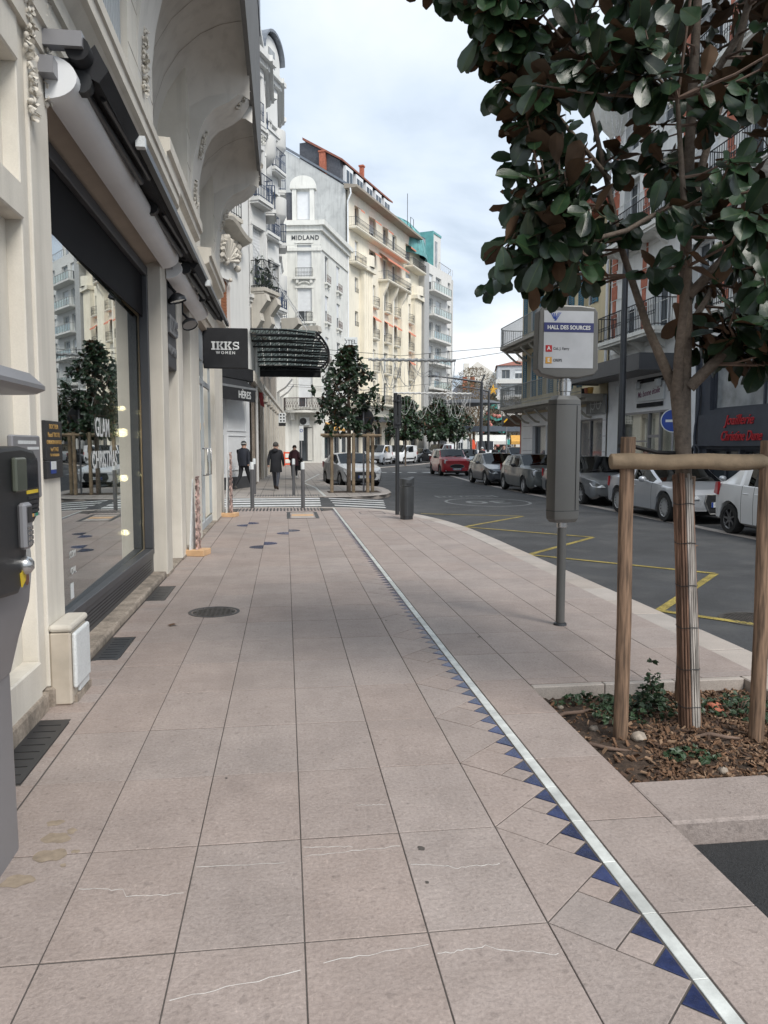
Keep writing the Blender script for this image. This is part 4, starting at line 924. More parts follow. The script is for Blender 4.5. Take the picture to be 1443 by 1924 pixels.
b = MB(); b.lathe([(.15, 13.0), (.42, 13.25), (.55, 13.5), (.56, 14.2), (.48, 14.2)], 14, (-.80, 33.2, 0), 'z'); b.build('rounded_balcony', m_whiter, hb1, world=True, smooth=40)
first = {o.name for o in hb1.children}; balcony(hb1, .1, 1.35, 7.75, .62, mat=m_iron, slab=m_cream2, h=1.05, step=.11)
for x in (.25, 1.2):
    br = MB(); br.prism([(-.001, 7.5), (-.62, 7.5), (-.7, 7.25), (-.35, 6.8), (-.42, 6.5), (-.15, 6.1), (-.001, 5.9)], x - .16, x + .16, 'x'); br.build('carved_bracket', m_cream2, hb1)
for x in (3.0, 5.2):
    br = MB(); br.prism([(-.001, 7.0), (-.75, 7.0), (-.8, 6.75), (-.4, 6.4), (-.2, 6.0), (-.001, 5.8)], x - .2, x + .2, 'x'); br.build('carved_bracket', m_cream2, hb1)
reframe(hb1, sub(hb1, (-1.3, 31.0), 25.1), first)
fol = MB(); rngp = random.Random(9)
for k in range(260):
    t_ = rngp.random(); c = Vector((-1.3 + .6 * t_ + .28 + rngp.gauss(0, .08), 31.0 + 1.3 * t_ - .12, 7.85 + abs(rngp.gauss(0, .42)))); fol.poly([c + Vector([rngp.gauss(0, .055) for _ in range(3)]) for _ in range(3)])
pl = fol.build('balcony_plants', m_ivy, None); tag(pl, 'leafy green pot plants on the iron balcony above the marquee', 'plants'); pl['kind'] = 'stuff'
hc = poly_house('white_rounded_house', 'taller white house with rounded balconies and arched attic gable', [(-1.25, 36.45), (-1.05, 39.6), (-.22, 41.5), (-.22, 46), (-.6, 47), (-.45, 62), (-.1, 72)], 7.0, 20.2, [(.3, 1.1, 1), (.75, 1.0, 1), (.2, 1.1, 2), (.7, 1.1, 2), (.1, 1.1, 4), (.3, 1.1, 4)], [(8.7, 2.3), (12.2, 2.3), (15.6, 2.2)], m_whiter, m_blueiron)
for x, y, z in ((-.35, 41.9, 17.0), (-.35, 41.9, 13.6), (-.35, 44.4, 10.2), (-1.05, 39.4, 14.8)): b = MB(); b.lathe([(.1, z - .55), (.35, z - .38), (.52, z - .05), (.55, z), (.55, z + .85), (.48, z + .85)], 14, (x, y, 0)); b.build('rounded_balcony', m_whiter, hc, world=True, smooth=40)
mt = sub(hc, (-1.05, 39.6), 24.3); arch = [(.15, 20.2)] + [(1.15 - 1.0 * math.cos(math.pi * k / 12), 20.9 + 1.0 * math.sin(math.pi * k / 12)) for k in range(13)] + [(2.15, 20.2)]
ga = MB(); ga.prism(arch, -.1, 2.0, 'y'); g_ = ga.build('arched_gable', m_whiter, hc); g_.matrix_local = mt
ga = MB(); ar2 = [(1.15 - 1.12 * math.cos(math.pi * k / 12), 20.92 + 1.1 * math.sin(math.pi * k / 12)) for k in range(13)]
for p, q in zip(ar2[:-1], ar2[1:]): ga.add([(p[0], -.35, p[1]), (q[0], -.35, q[1]), (q[0], 2.2, q[1]), (p[0], 2.2, p[1]), (p[0], -.35, p[1] + .13), (q[0], -.35, q[1] + .13), (q[0], 2.2, q[1] + .13), (p[0], 2.2, p[1] + .13)], [(0, 1, 5, 4), (4, 5, 6, 7), (3, 2, 1, 0)])
g2_ = ga.build('gable_roof', m_zinc, hc); g2_.matrix_local = mt; b = MB(); b.box(.8, 1.5, -.14, -.101, 19.7, 21.3); g3_ = b.build('pane', m_pane2, hc); g3_.matrix_local = mt
# stone ground floors under the bays
gf = thing('stone_ground_floor', 'long stone ground floor with shop openings and pilasters under the white bays', 'building', (-1.3, 31, 0))
for (a, c, nm) in (((-1.19, 38.05), (-.62, 56), 0), ((-.62, 56), (-.1, 72), 1)):
    L = math.dist(a, c); ang = math.degrees(math.atan2(c[0] - a[0], c[1] - a[1])); first = {o.name for o in gf.children}
    go_ = [(.9 + 2.9 * k, 2.9 + 2.9 * k, .1, 3.7) for k in range(int(L / 2.9))]
    wall_part('wall', gf, m_stain if nm == 0 else m_cream2, L, 0, 7.05, go_, .3)
    for k, o in enumerate(go_): window(gf, o, 'win', depth=.3, fm=[MATS['deep_blue_frame'], m_anth, m_wpaint][k % 3])
    for k in range(int(L / 2.9) + 1): b = MB(); b.box(.1 + 2.9 * k, .7 + 2.9 * k, -.14, -.001, 0, 3.9); b.box(0 + 2.9 * k, .8 + 2.9 * k, -.2, -.001, 3.9, 4.2); b.build('pilaster', m_cream2, gf)
    band(gf, L, 4.2, 4.55, .22, m_cream2, 'string_course')
    for k in range(2): b = MB(); x = 3 + 5.5 * k; b.prism([(0, 6.9), (-1.0, 6.9), (-1.1, 6.6), (-.6, 6.0), (0, 5.6)], x - .9, x + .9, 'x'); b.build('bay_corbel', m_whiter, gf)
    reframe(gf, sub(gf, a, ang), first)
# ------------------------------------------------------------------ near shop building on the left
nb = thing('shop_building', 'cream shop building with big dark window and curved coves under its bay', 'building', (-1.45, 11, 0))
def W(b, name, mat, smooth=None, bev=0, seg=1, kind=None, weld=False, parent=None): return b.build(name, mat, parent or nb, smooth, True, bev, seg, kind=kind, weld=weld)
b = MB(); b.box(-9, -1.56, 2.0, 4.8, 0, 13); W(b, 'wall', m_cream)
for z0, z1 in ((.1, .32), (2.88, 3.08), (3.74, 4.2)): b = MB(); b.box(-1.57, -1.455, 1.5, 4.72, z0, z1); W(b, 'wall_band', m_cream, bev=.01)
b = MB(); b.box(-1.57, -1.455, 1.5, 3.95, .32, 2.88); W(b, 'wall_band', m_cream)
b = MB(); b.box(-1.60, -1.47, 4.721, 4.85, .12, 4.2); b.box(-2.2, -1.45, 4.851, 5.22, .12, 4.2); W(b, 'pilaster', m_cream, bev=.006)
b = MB(); b.box(-2.0, -1.44, 2.2, 4.80, -.02, .115); W(b, 'plinth_stone', m_stain, bev=.02, seg=2)
b = MB(); b.box(-2.0, -1.42, 4.83, 5.25, -.02, .118); W(b, 'plinth_stone', m_stain, bev=.01)
PIL = [(9.62, 10.08), (11.0, 11.5), (12.45, 13.65), (16.5, 18.6)]
for y0, y1 in PIL:
    b = MB(); b.box(-2.1 if y0 != 16.5 else -9, -1.45, y0, y1, .02, 3.9); W(b, 'pilaster', m_cream if y0 > 9.7 else m_cream2, bev=.008)
    b = MB(); b.box(-2.0, -1.438, y0 - .01, y1 + .01, -.01, .03); W(b, 'plinth_stone', m_stain)
# lintel, awning cassette mouldings, string courses
b = MB(); b.add([(-1.75, 5.2, 3.70), (-1.75, 18.6, 3.70), (-1.455, 18.6, 3.80), (-1.455, 5.2, 3.80), (-1.75, 5.2, 4.3), (-1.75, 18.6, 4.3), (-1.455, 18.6, 4.3), (-1.455, 5.2, 4.3)], [(0, 3, 2, 1), (3, 7, 6, 2), (0, 4, 7, 3), (1, 2, 6, 5)]); W(b, 'lintel', m_beige)
def prof_y(pts, y0, y1, name, mat, smooth=None, bev=0):
    b = MB(); b.prism(pts, y0, y1, 'y'); return W(b, name, mat, smooth, bev)
prof_y([(-1.7, 3.95), (-1.43, 3.98), (-1.43, 4.12), (-1.405, 4.13), (-1.405, 4.3), (-1.375, 4.31), (-1.375, 4.42), (-1.30, 4.50), (-1.26, 4.52), (-1.26, 4.62), (-1.24, 4.63), (-1.24, 4.72), (-1.7, 4.78)], 4.3, 9.95, 'cornice', m_cream2)
prof_y([(-1.7, 3.95), (-1.43, 3.98), (-1.43, 4.12), (-1.40, 4.13), (-1.40, 4.24), (-1.29, 4.30), (-1.29, 4.40), (-1.26, 4.41), (-1.26, 4.53), (-1.7, 4.58)], 9.96, 14.3, 'cornice', m_cream2)
prof_y([(-1.7, 3.95), (-1.43, 3.98), (-1.40, 4.20), (-1.30, 4.26), (-1.28, 4.42), (-1.7, 4.46)], 14.31, 18.6, 'cornice', m_cream2)
prof_y([(-1.9, 4.62), (-1.40, 4.66), (-1.26, 4.74), (-1.26, 4.83), (-1.22, 4.85), (-1.22, 4.98), (-1.9, 5.02)], 9.0, 12.35, 'balcony_sill', m_cream2)
prof_y([(-1.9, 4.62), (-1.40, 4.66), (-1.26, 4.74), (-1.26, 4.83), (-1.22, 4.85), (-1.22, 4.98), (-1.9, 5.02)], 13.75, 16.9, 'balcony_sill', m_cream2)
# upper storey: pilasters that curve out as brackets, deep coves between them
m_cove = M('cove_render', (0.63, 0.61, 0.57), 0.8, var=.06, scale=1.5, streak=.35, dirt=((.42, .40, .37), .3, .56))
UP = [(4.0, 4.9), (7.95, 9.35), (12.55, 14.25), (17.0, 18.6)]
BR = [(4.1, 4.8), (8.45, 9.25), (12.95, 13.85), (17.2, 18.0)]
for y0, y1 in UP: b = MB(); b.box(-2.2, -1.45, y0, y1, 4.2 if y0 < 5 else 4.4, 12.5); W(b, 'upper_pilaster', m_cream)
for zz_ in (5.45, 5.95, 6.45):
    for y0, y1 in UP[1:]: b = MB(); b.box(-1.453, -1.447, y0 + .002, y1 - .002, zz_, zz_ + .006); W(b, 'stone_joint', m_stain)
RP = [(-1.452, 5.3), (-1.44, 5.75), (-1.385, 6.2), (-1.29, 6.6), (-1.19, 6.80), (-1.05, 6.94), (-.83, 7.05), (-.67, 7.18), (-.56, 7.36), (-.50, 7.6), (-.49, 7.8), (-.49, 12), (-1.452, 12)]
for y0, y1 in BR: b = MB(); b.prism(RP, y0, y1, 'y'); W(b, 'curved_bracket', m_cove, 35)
CP = [(-1.95, 5.9), (-1.93, 6.3), (-1.86, 6.75), (-1.72, 7.15), (-1.5, 7.5), (-1.2, 7.78), (-.9, 7.95), (-.62, 8.03), (-.5, 8.05)]
def arc_cove(y0, y1):
    b = MB()
    def fn(u, v):
        t = v * (len(CP) - 1); i = min(int(t), len(CP) - 2); f = t - i; x = CP[i][0] * (1 - f) + CP[i + 1][0] * f; z = CP[i][1] * (1 - f) + CP[i + 1][1] * f
        e = abs(2 * u - 1); drop = (1 - math.sqrt(max(0, 1 - e ** 2.6))) * .95 * (0.25 + .75 * v); return (x, y0 + (y1 - y0) * u, z - drop)
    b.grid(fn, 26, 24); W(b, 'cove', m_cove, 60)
    for q in range(1, 5):
        b = MB(); vs = [(fn(q / 5 - .0012, j / 30), fn(q / 5 + .0012, j / 30)) for j in range(31)]
        for (p0, p1), (p2, p3) in zip(vs[:-1], vs[1:]): b.poly([(p[0] + .003, p[1], p[2] - .004) for p in (p0, p1, p3, p2)])
        W(b, 'stone_joint', m_stain)
    b = MB(); b.box(-2.6, -1.951, y0 - .5, y1 + .5, 4.4, 6.3); W(b, 'recess_wall', m_cream)
    b = MB(); b.box(-.56, -.48, y0, y1, 8.0, 12); W(b, 'bay_front', m_cove)
for (a, c), (d, e) in zip(BR[:-1], BR[1:]): arc_cove(c, d)
b = MB(); b.box(-.50, -.44, 3.9, 18.0, 10.6, 12.0); W(b, 'gutter_edge', m_zinc); b = MB(); b.box(-.53, -.462, 3.9, 18.02, 7.42, 10.59); W(b, 'bay_edge', M('grey_fascia', (.15, .15, .15), .7, streak=.4))
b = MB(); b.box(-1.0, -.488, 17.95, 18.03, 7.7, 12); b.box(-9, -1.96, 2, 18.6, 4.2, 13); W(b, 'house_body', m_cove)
# louvred shutters
def louvre(y0, y1, z0, z1, x):
    b = MB(); n = int((y1 - y0) / .07); b.box(x - .05, x - .02, y0, y1, z0, z1)
    for k in range(n): y = y0 + (y1 - y0) * k / n; b.box(x - .019, x, y, y + .045, z0, z1)
    W(b, 'louvred_shutter', m_shutg)
louvre(5.05, 7.9, 4.95, 8, -1.50); louvre(9.5, 12.3, 5.03, 6.2, -1.90); louvre(14.4, 16.9, 5.03, 6.2, -1.90)
# carved garlands
rng = random.Random(11)
def carve(pts, r, n, name='carved_garland'):
    b = MB()
    for k in range(int(n * 2.6)):
        t = k / (n * 2.6 - 1) * (len(pts) - 1); i = min(int(t), len(pts) - 2); f = t - i; p = Vector(pts[i]).lerp(Vector(pts[i + 1]), f)
        sw = .55 + .45 * abs(math.sin(k * .42)); c = p + Vector((rng.uniform(0, .35), rng.uniform(-1, 1), rng.uniform(-.5, .5))) * r * sw
        if k % 3 == 0: b.ball(c, r * rng.uniform(.22, .42), 6, sz=rng.uniform(.8, 1.3))
        else:
            d = Vector((rng.uniform(.1, .7), rng.uniform(-1, 1), rng.uniform(-1, .4))).normalized() * r * rng.uniform(.6, 1.1) * sw; s_ = d.cross(Vector((1, .2, .1))).normalized() * r * .32; u = Vector((r * .25, 0, 0))
            b.add([c - s_ * .4, c + s_ * .4, c + d * .5 + s_ + u, c + d, c + d * .5 - s_ + u, c + d * .45 + u * 1.9], [(0, 1, 5), (1, 2, 5), (2, 3, 5), (3, 4, 5), (4, 0, 5)])
    W(b, name, m_cream2, 60, kind='stuff')
carve([(-1.46, 4.83, 4.35), (-1.44, 4.85, 4.0), (-1.44, 4.85, 3.5)], .055, 44)
carve([(-1.44, 5.16, 4.3), (-1.44, 5.18, 4.0), (-1.45, 5.2, 3.72)], .05, 34)
carve([(-1.5, 4.3, 4.5), (-1.42, 4.6, 4.45), (-1.42, 4.85, 4.5)], .12, 30, 'carved_swag')
for y in (8.7, 13.3):
    carve([(-1.43, y, 5.95), (-1.44, y, 5.3)], .07, 30)
    for pts in ([(-1.36, y, 6.32), (-1.24, y, 6.72)], [(-.75, y, 7.1), (-.55, y, 7.4)]): carve(pts, .07, 30)
carve([(-1.24, 17.6, 6.72), (-1.36, 17.6, 6.32)], .07, 20); carve([(-.56, 17.3, 7.35), (-.50, 17.3, 7.65)], .09, 16)
# shop window
b = MB(); b.box(-1.70, -1.60, 5.2, 9.62, .29, .36); b.box(-1.70, -1.60, 5.2, 9.62, 3.60, 3.71); b.box(-1.70, -1.60, 5.2, 5.27, .36, 3.6); b.box(-1.70, -1.60, 9.53, 9.62, .36, 3.6); wf = W(b, 'window_frame', m_anth, bev=.006)
b = MB(); b.add([(-1.640, 5.27, .36), (-1.715, 9.53, .36), (-1.727, 9.53, .36), (-1.652, 5.27, .36), (-1.640, 5.27, 3.12), (-1.715, 9.53, 3.12), (-1.727, 9.53, 3.12), (-1.652, 5.27, 3.12)], [(0, 1, 5, 4), (1, 2, 6, 5), (2, 3, 7, 6), (3, 0, 4, 7), (4, 5, 6, 7), (3, 2, 1, 0)]); W(b, 'shop_window_pane', m_clear); b = MB(); b.box(-1.668, -1.652, 5.27, 9.53, 3.121, 3.60); W(b, 'transom_panel', M('matt_black_panel', (.012, .012, .014), .6, spec=.05))  # matt black panel added in place of upper glass, for its dark look
b = MB(); b.box(-1.66, -1.615, 5.2, 9.62, .07, .289); W(b, 'vent_panel', m_anth)
b = MB()
for i in range(150):
    for j in range(5): b.box(-1.614, -1.6125, 5.5 + i * .0265, 5.514 + i * .0265, .11 + j * .03, .122 + j * .03)
W(b, 'vent_holes', m_blackp, kind='stuff')
b = MB(); b.box(-1.70, -1.462, 5.24, 9.62, -.01, .068); W(b, 'window_sill', m_stain, bev=.02, seg=2)
b = MB(); b.box(-2.0, -1.455, 10.08, 18.6, -.01, .03); W(b, 'threshold', m_stain, bev=.01)
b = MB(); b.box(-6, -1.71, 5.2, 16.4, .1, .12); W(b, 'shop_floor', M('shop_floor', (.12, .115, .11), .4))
b = MB(); b.box(-6, -1.76, 9.63, 9.72, .1, 3.7); W(b, 'shop_partition', M('partition', (.05, .05, .05), .9)); b = MB(); b.box(-6.1, -6, 5, 16.5, .1, 3.7); W(b, 'shop_back_wall', M('shop_wall', (.08, .08, .08), .9))  # first box added to block the back wall's glow at the pane edge
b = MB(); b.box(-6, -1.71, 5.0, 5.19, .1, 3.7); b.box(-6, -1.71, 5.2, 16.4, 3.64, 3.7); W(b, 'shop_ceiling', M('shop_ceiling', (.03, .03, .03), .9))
b = MB(); b.box(-2.1, -1.9, 9.0, 9.6, .12, 3.6); W(b, 'inner_pier', M('inner_pier', (.42, .43, .42), .8))  # pale block imitating the strip of pillar reflected in the glass
for k, z in enumerate((2.02, 1.75, 1.24, .62)):
    t = thing('hanging_bulb', ['topmost small warm bulb glowing behind the shop window', 'brightest warm bulb glowing behind the shop window', 'warm bulb glowing at knee height behind the shop window lettering', 'lowest warm bulb glowing behind the shop window'][k], 'bulb', (-1.80, 8.98, z), 0, 'bulbs in the shop window')
    b = MB(); b.ball((0, 0, 0), (.03, .05, .04, .036)[k], 10); b.build('bulb', m_bulb, t, 60); b = MB(); b.tube((0, 0, .04), (0, 0, .12), .012, n=6); b.build('socket', m_iron, t)
for x, y, h in ((-2.5, 7.2, 1.75), (-2.9, 8.4, 1.7)):
    t = thing('clothes_rail', 'dark clothes rail standing inside the shop ' + ('near the glass' if y < 8 else 'at the far end'), 'clothes rail', (x, y, .12)); b = MB(); b.path([(0, -.6, 0), (0, -.6, h), (0, .6, h), (0, .6, 0)], .02, 6); b.build('rail_frame', m_iron, t)
    for k in range(6): b = MB(); b.box(-.2, .2, -.5 + k * .18, -.42 + k * .18, .7, h - .1); b.build('garment', M(['dark_cloth', 'grey_cloth', 'pale_cloth'][k % 3], [(.03, .03, .035), (.12, .12, .13), (.3, .3, .29)][k % 3], .9), t, bev=.03)
text('GLAM', .24, m_letter, nb, (-1.672, 7.42, 1.76), (90, 0, 91), .001, .012, sx=.95, world=True)
text('CHRISTMAS', .22, m_letter, nb, (-1.673, 7.5, 1.47), (90, 0, 91), .001, .012, sx=.95, world=True)
text('.COM', .075, m_letter, nb, (-1.653, 6.2, .76), (90, 0, 90), .001, world=True); text('CIAL', .075, m_letter, nb, (-1.653, 6.22, .63), (90, 0, 90), .001, world=True)
b = MB(); b.box(-1.654, -1.651, 6.12, 6.2, .42, .54); W(b, 'window_sticker', m_wplast)
# door recess, glass doors
b = MB(); b.box(-2.7, -2.6, 9.9, 11.2, .03, 3.7); W(b, 'recess_wall', m_cream2)
for y0, y1, x in ((11.5, 12.45, -1.60), (13.65, 16.5, -1.56)):
    b = MB(); b.box(x - .03, x + .02, y0, y1, .03, .38 if y0 < 12 else .16); b.box(x - .03, x + .02, y0, y1, 3.2, 3.75); b.box(x - .03, x + .02, y0, y0 + .07, .2, 3.2); b.box(x - .03, x + .02, y1 - .07, y1, .2, 3.2)
    if y0 > 12: b.box(x - .032, x + .022, 15.0, 15.1, .15, 3.2); b.box(x - .029, x + .019, 13.7, 16.4, 2.75, 2.85)
    d_ = W(b, 'glass_door', m_shutg if y0 > 12 else m_anth, bev=.004); b = MB(); b.box(x - .012, x - .004, y0 + .05, y1 - .05, .2, 3.2); W(b, 'door_pane', m_clear, parent=None)
b = MB()
for y in (14.75, 15.35):
    b.path([(-1.54, y, 1.05), (-1.44, y, 1.05), (-1.44, y, 1.55), (-1.54, y, 1.55)], .017, 6)
W(b, 'door_handle', m_steel, 60)
b = MB(); b.box(-1.6, -1.55, 11.32, 11.6, 1.33, 1.52); W(b, 'door_lock', m_gmetal, bev=.01)
b = MB(); b.box(-5.9, -5.8, 12, 17, .1, 3.6); W(b, 'lit_back_wall', m_warm)  # back wall glows by itself, no lamps in this room
# dark sign over the door and projecting sign
ds = thing('door_sign', 'dark box sign with raised grey letters above the recessed shop door', 'sign', (-1.5, 10.55, 2.62))
b = MB(); b.box(-.12, .03, -.47, .44, 0, 1.15); b.build('sign_box', M('sign_charcoal', (.045, .045, .05), .6), ds, bev=.01)
m_l2 = M('grey_letters', (.16, .165, .175), .45)
def slab_word(parent, rot, loc, mat, s=1.0, d=.03):
    # I K K S in a slab-serif cut, built from bars
    b = MB()
    def bar(x0, x1, z0, z1): b.box(x0 * s, x1 * s, -d, 0, z0 * s, z1 * s)
    def slant(x0, z0, x1, z1, w): b.add([(x0 * s, -d, z0 * s), ((x0 + w) * s, -d, z0 * s), ((x1 + w) * s, -d, z1 * s), (x1 * s, -d, z1 * s), (x0 * s, 0, z0 * s), ((x0 + w) * s, 0, z0 * s), ((x1 + w) * s, 0, z1 * s), (x1 * s, 0, z1 * s)], [(0, 1, 2, 3), (7, 6, 5, 4), (0, 4, 5, 1), (1, 5, 6, 2), (2, 6, 7, 3), (3, 7, 4, 0)])
    bar(.12, .38, .18, .82); bar(0, .5, 0, .179); bar(0, .5, .821, 1)
    for x in (.58, 1.52):
        bar(x + .08, x + .3, .16, .84); bar(x, x + .4, 0, .159); bar(x, x + .4, .841, 1)
        slant(x + .301, .42, x + .6, .84, .2); slant(x + .62, .16, x + .36, .52, .22); bar(x + .5, x + .9, 0, .159); bar(x + .5, x + .88, .841, 1)
    b.path([((2.5 + .42 + .30 * math.cos(R(a))) * s, -d / 2, (.70 + .19 * math.sin(R(a))) * s) for a in range(20, 250, 23)] + [((2.5 + .42 + .30 * math.cos(R(a))) * s, -d / 2, (.29 + .19 * math.sin(R(a))) * s) for a in range(90, -160, -25)], .105 * s, 6)
    bar(3.16, 3.27, .62, .98); bar(2.56, 2.67, .02, .38)
    q = b.build('raised_letters', mat, parent); q.location = loc; q.rotation_euler = tuple(R(a) for a in rot); return q
slab_word(ds, (0, 0, 90), (.03, -.40, .42), m_l2, .23, .04)
text('WOMEN', .16, m_l2, ds, (.035, 0, .22), (90, 0, 90), .012, .02, spacing=1.3)
ps = thing('projecting_sign', 'square black projecting sign with white brand lettering', 'sign', (-1.45, 15.2, 3.08))
b = MB(); b.box(-.08, .76, -.06, .06, 0, .76); b.build('sign_panel', m_black, ps, bev=.015, seg=2); b = MB(); b.box(-.2, .0, -.03, .03, .1, .14); b.box(-.2, .0, -.03, .03, .62, .66); b.build('bracket', m_iron, ps)
slab_word(ps, (0, 0, 0), (.075, -.061, .345), m_letter, .158, .006)
text('WOMEN', .075, m_letter, ps, (.34, -.063, .29), (90, 0, 0), .002, .025, spacing=1.45)
# floodlights under the cassette
for k, (y, z) in enumerate(((10.35, 3.55), (11.6, 3.42))):
    f = thing('flood_light', ['round flood lamp tilted down above the dark door sign', 'round flood lamp facing the street beside the black projecting sign'][k], 'lamp', (-1.38, y, z), 0, 'flood lamps over the shop door')
    b = MB(); b.lathe([(.001, 0), (.06, .0), (.13, .06), (.14, .1), (.14, .13)], 16); h_ = b.build('lamp_housing', m_dark, f, 40); b = MB(); b.lathe([(.001, .115), (.128, .115)], 16); l_ = b.build('lens', m_lens, h_)
    h_.scale = (.82, .82, .82); h_.rotation_euler = (R(148 if k else 165), 0, R(40 if k else 90)); b = MB(); b.path([(0, 0, .02), (-.08, .02, .1), (-.08, .02, .26)], .02, 6); b.build('bracket', m_iron, f)
# folded awnings
def near_awning(label, ya, yb, dz, dx):
    a = thing('folded_awning', label, 'awning', (-1.4, ya, 3.8), 0, 'folded awnings over the shop front')
    def w(b, n, m, s=None): return b.build(n, m, a, s, True)
    zc = 3.86 + dz
    b = MB(); n = 14
    b.prism([(-1.44, zc - .13)] + [(-1.44 + .19 * math.sin(math.pi * k / n), zc - .13 * math.cos(math.pi * k / n)) for k in range(1, n)] + [(-1.44, zc + .13)], ya, yb, 'y'); w(b, 'awning_cover', m_wpaint, 50)
    b = MB(); b.tube((-1.24 + dx, ya - .02, zc + .17), (-1.24 + dx, yb + 1.2, zc + .17), .075, n=12); w(b, 'fabric_roll', m_black, 50)
    b = MB(); b.prism([(-1.30 + dx, zc + .1), (-1.14 + dx, zc + .02), (-1.08 + dx, zc + .10), (-1.16 + dx, zc + .25)], ya + .1, yb + 1.0, 'y'); w(b, 'fabric_fold', m_black)
    b = MB(); b.box(-1.10 + dx, -1.05 + dx, ya + 1.2, yb + 1.6, zc + .03, zc + .09); w(b, 'front_bar', m_dark)
    b = MB(); b.box(-1.11 + dx, -1.04 + dx, ya + 1.13, ya + 1.2, zc + .02, zc + .10); w(b, 'bar_end_cap', m_wplast)
    for y0 in (ya + .15, (ya + yb) / 2 + .4):
        b = MB(); b.tube((-1.26 + dx, y0, zc + .02), (-1.20 + dx, y0 + 1.7, zc - .01), .028, n=8); b.tube((-1.17 + dx, y0 + .2, zc + .03), (-1.14 + dx, y0 + 1.75, zc + .04), .022, n=8); w(b, 'folding_arm', m_dark, 50)
        b = MB(); b.lathe([(.001, -.04), (.07, -.04), (.07, .04), (.001, .04)], 10, (-1.25 + dx, y0 - .02, zc + .02), 'y'); b.box(-1.44, -1.22 + dx, y0 - .05, y0 + .03, zc + .1, zc + .16); w(b, 'arm_joint', m_iron, 40)
    b = MB(); b.box(-1.46, -1.2 + dx, ya - .06, ya + .02, zc + .16, zc + .25); b.box(-1.46, -1.36, ya - .1, ya + .06, zc - .02, zc + .08); w(b, 'wall_bracket', m_gmetal)
near_awning('black folded awning with white cover above the big shop window', 5.15, 9.75, 0, 0)
near_awning('black folded awning above the shop door and black sign', 10.0, 13.3, -.06, .03)
# plaque, utility cabinet
pq = thing('doctor_plaque', 'black wall plaque with gold lettering on the cream pilaster', 'plaque', (-1.45, 5.04, 1.40))
b = MB(); b.box(0, .02, -.175, .175, .112, .355); b.box(0, .02, -.175, .175, 0, .108); b.build('plaque_plate', m_blackp, pq, bev=.003)
for s_, z, sz in (('DOCTEUR', .318, .040), ('Pascal TROTEL', .268, .040), ('CHIRURGIEN-DENTISTE', .222, .034), ('1er ETAGE', .178, .036)): text(s_, sz, m_gold, pq, (.0215, 0, z), (90, 0, 90), .0006, .012, sx=.85 if len(s_) > 15 else 1)
text('Tél : 04.70.00.00.00', .024, m_gold, pq, (.0215, .0, .143), (90, 0, 90), .0005, .01)
b = MB(); b.box(.0205, .022, -.09, .02, .03, .105); b.build('blue_sticker', m_bluep, pq); b = MB(); b.box(.0222, .0232, -.09, .02, .055, .105); b.build('white_sticker', m_wplast, pq)
ub = thing('utility_cabinet', 'stone utility cabinet with white plastic door at the foot of the pilaster', 'cabinet', (-1.37, 4.98, 0))
b = MB(); b.box(-.08, .045, -.13, .25, 0, .46); b.build('stone_casing', M('casing_stone', (.50, .45, .38), .7, var=.12, scale=6, dirt=((.33, .27, .2), .6, .52)), ub, bev=.012); b = MB(); b.box(-.08, .058, -.14, .26, .461, .505); b.build('stone_cap', m_cream2, ub, bev=.018, seg=2)
b = MB(); b.box(.046, .075, -.11, .23, .10, .45); b.build('cabinet_door', m_wplast, ub, bev=.014, seg=2); b = MB(); b.box(.046, .062, .0, .23, .05, .098); b.build('vent_slot', m_wplast, ub, bev=.004)
b = MB(); b.box(-.06, .065, -.08, .27, 0, .045); b.build('plinth', m_stain, ub)
# standing display figures on wooden blocks
def display(x, y, h, label, red):
    t = thing('display_figure', label, 'display', (x, y, 0), R(-14), 'cut-out figures on wooden blocks')
    b = MB(); b.box(-.17, .17, -.16, .16, 0, .09); b.build('wooden_block', m_pine, t, bev=.006)
    b = MB(); b.prism([(-.14, .09), (.10, .09), (.06, .5), (.02, h)], .0, .02, 'x'); b.v = [(v[0] - .05, v[1], v[2]) for v in b.v]; b.build('white_backing', m_wplast, t)
    b = MB(); n = 30; o_ = []
    for k in range(n + 1): z = .09 + (h - .05) * k / n; o_.append((-.10 + .02 * math.sin(k * 1.9) + (.05 * k / n), z))
    i_ = [(.06 + .03 * math.sin(k * 2.3 + 1) - .02 * k / n, .09 + (h - .05) * k / n) for k in range(n, -1, -1)]
    b.prism(o_ + i_, .03, .055, 'x'); q = b.build('painted_figure', M('painted_print', (.42, .30, .27), .6, var=.85, scale=11, speck=.6, bscale=30), t)
display(-1.32, 11.5, 1.12, 'cut-out painted figure on the pine block nearest the camera', 1)
display(-1.27, 17.75, 1.42, 'cut-out painted figure on the pine block by the zebra crossing', 0)

# ------------------------------------------------------------------ right side of the street
rt = thing('brick_banded_building', 'tall white building with red brick bands and ornate black balconies behind the tree', 'building', (13, 30, 0), R(-90))
LT = 20
ops = [(u, u + 1.3, z, z + 2.4) for z in (5.6, 9.1, 12.6, 16.1, 19.6) for u in (1.0, 3.6, 6.2, 8.8, 11.4, 14.0, 16.6)]
gS = [(1.15, 5.7, .3, 2.85)]; gD = [(7.5, 9.2, .5, 1.5), (9.3, 10.9, .1, 1.5), (11.0, 12.6, .5, 1.5), (7.6, 12.6, 2.7, 4.2)]
wall_part('wall', rt, m_whiter, LT, 4.6, 24, ops, .3)
wall_part('white_shop_front', rt, m_wpaint, 6.75, 0, 4.6, gS, .15, y=-.02)
m_slate2 = M('blue_grey_front', (.045, .052, .068), .6, var=.12)
wall_part('dark_shop_front', rt, m_slate2, 6.6, 0, 4.6, gD, .2, y=-.03, x0=6.76)
wall_part('ground_floor_wall', rt, m_whiter, 6.6, 0, 4.6, [], x0=13.38)
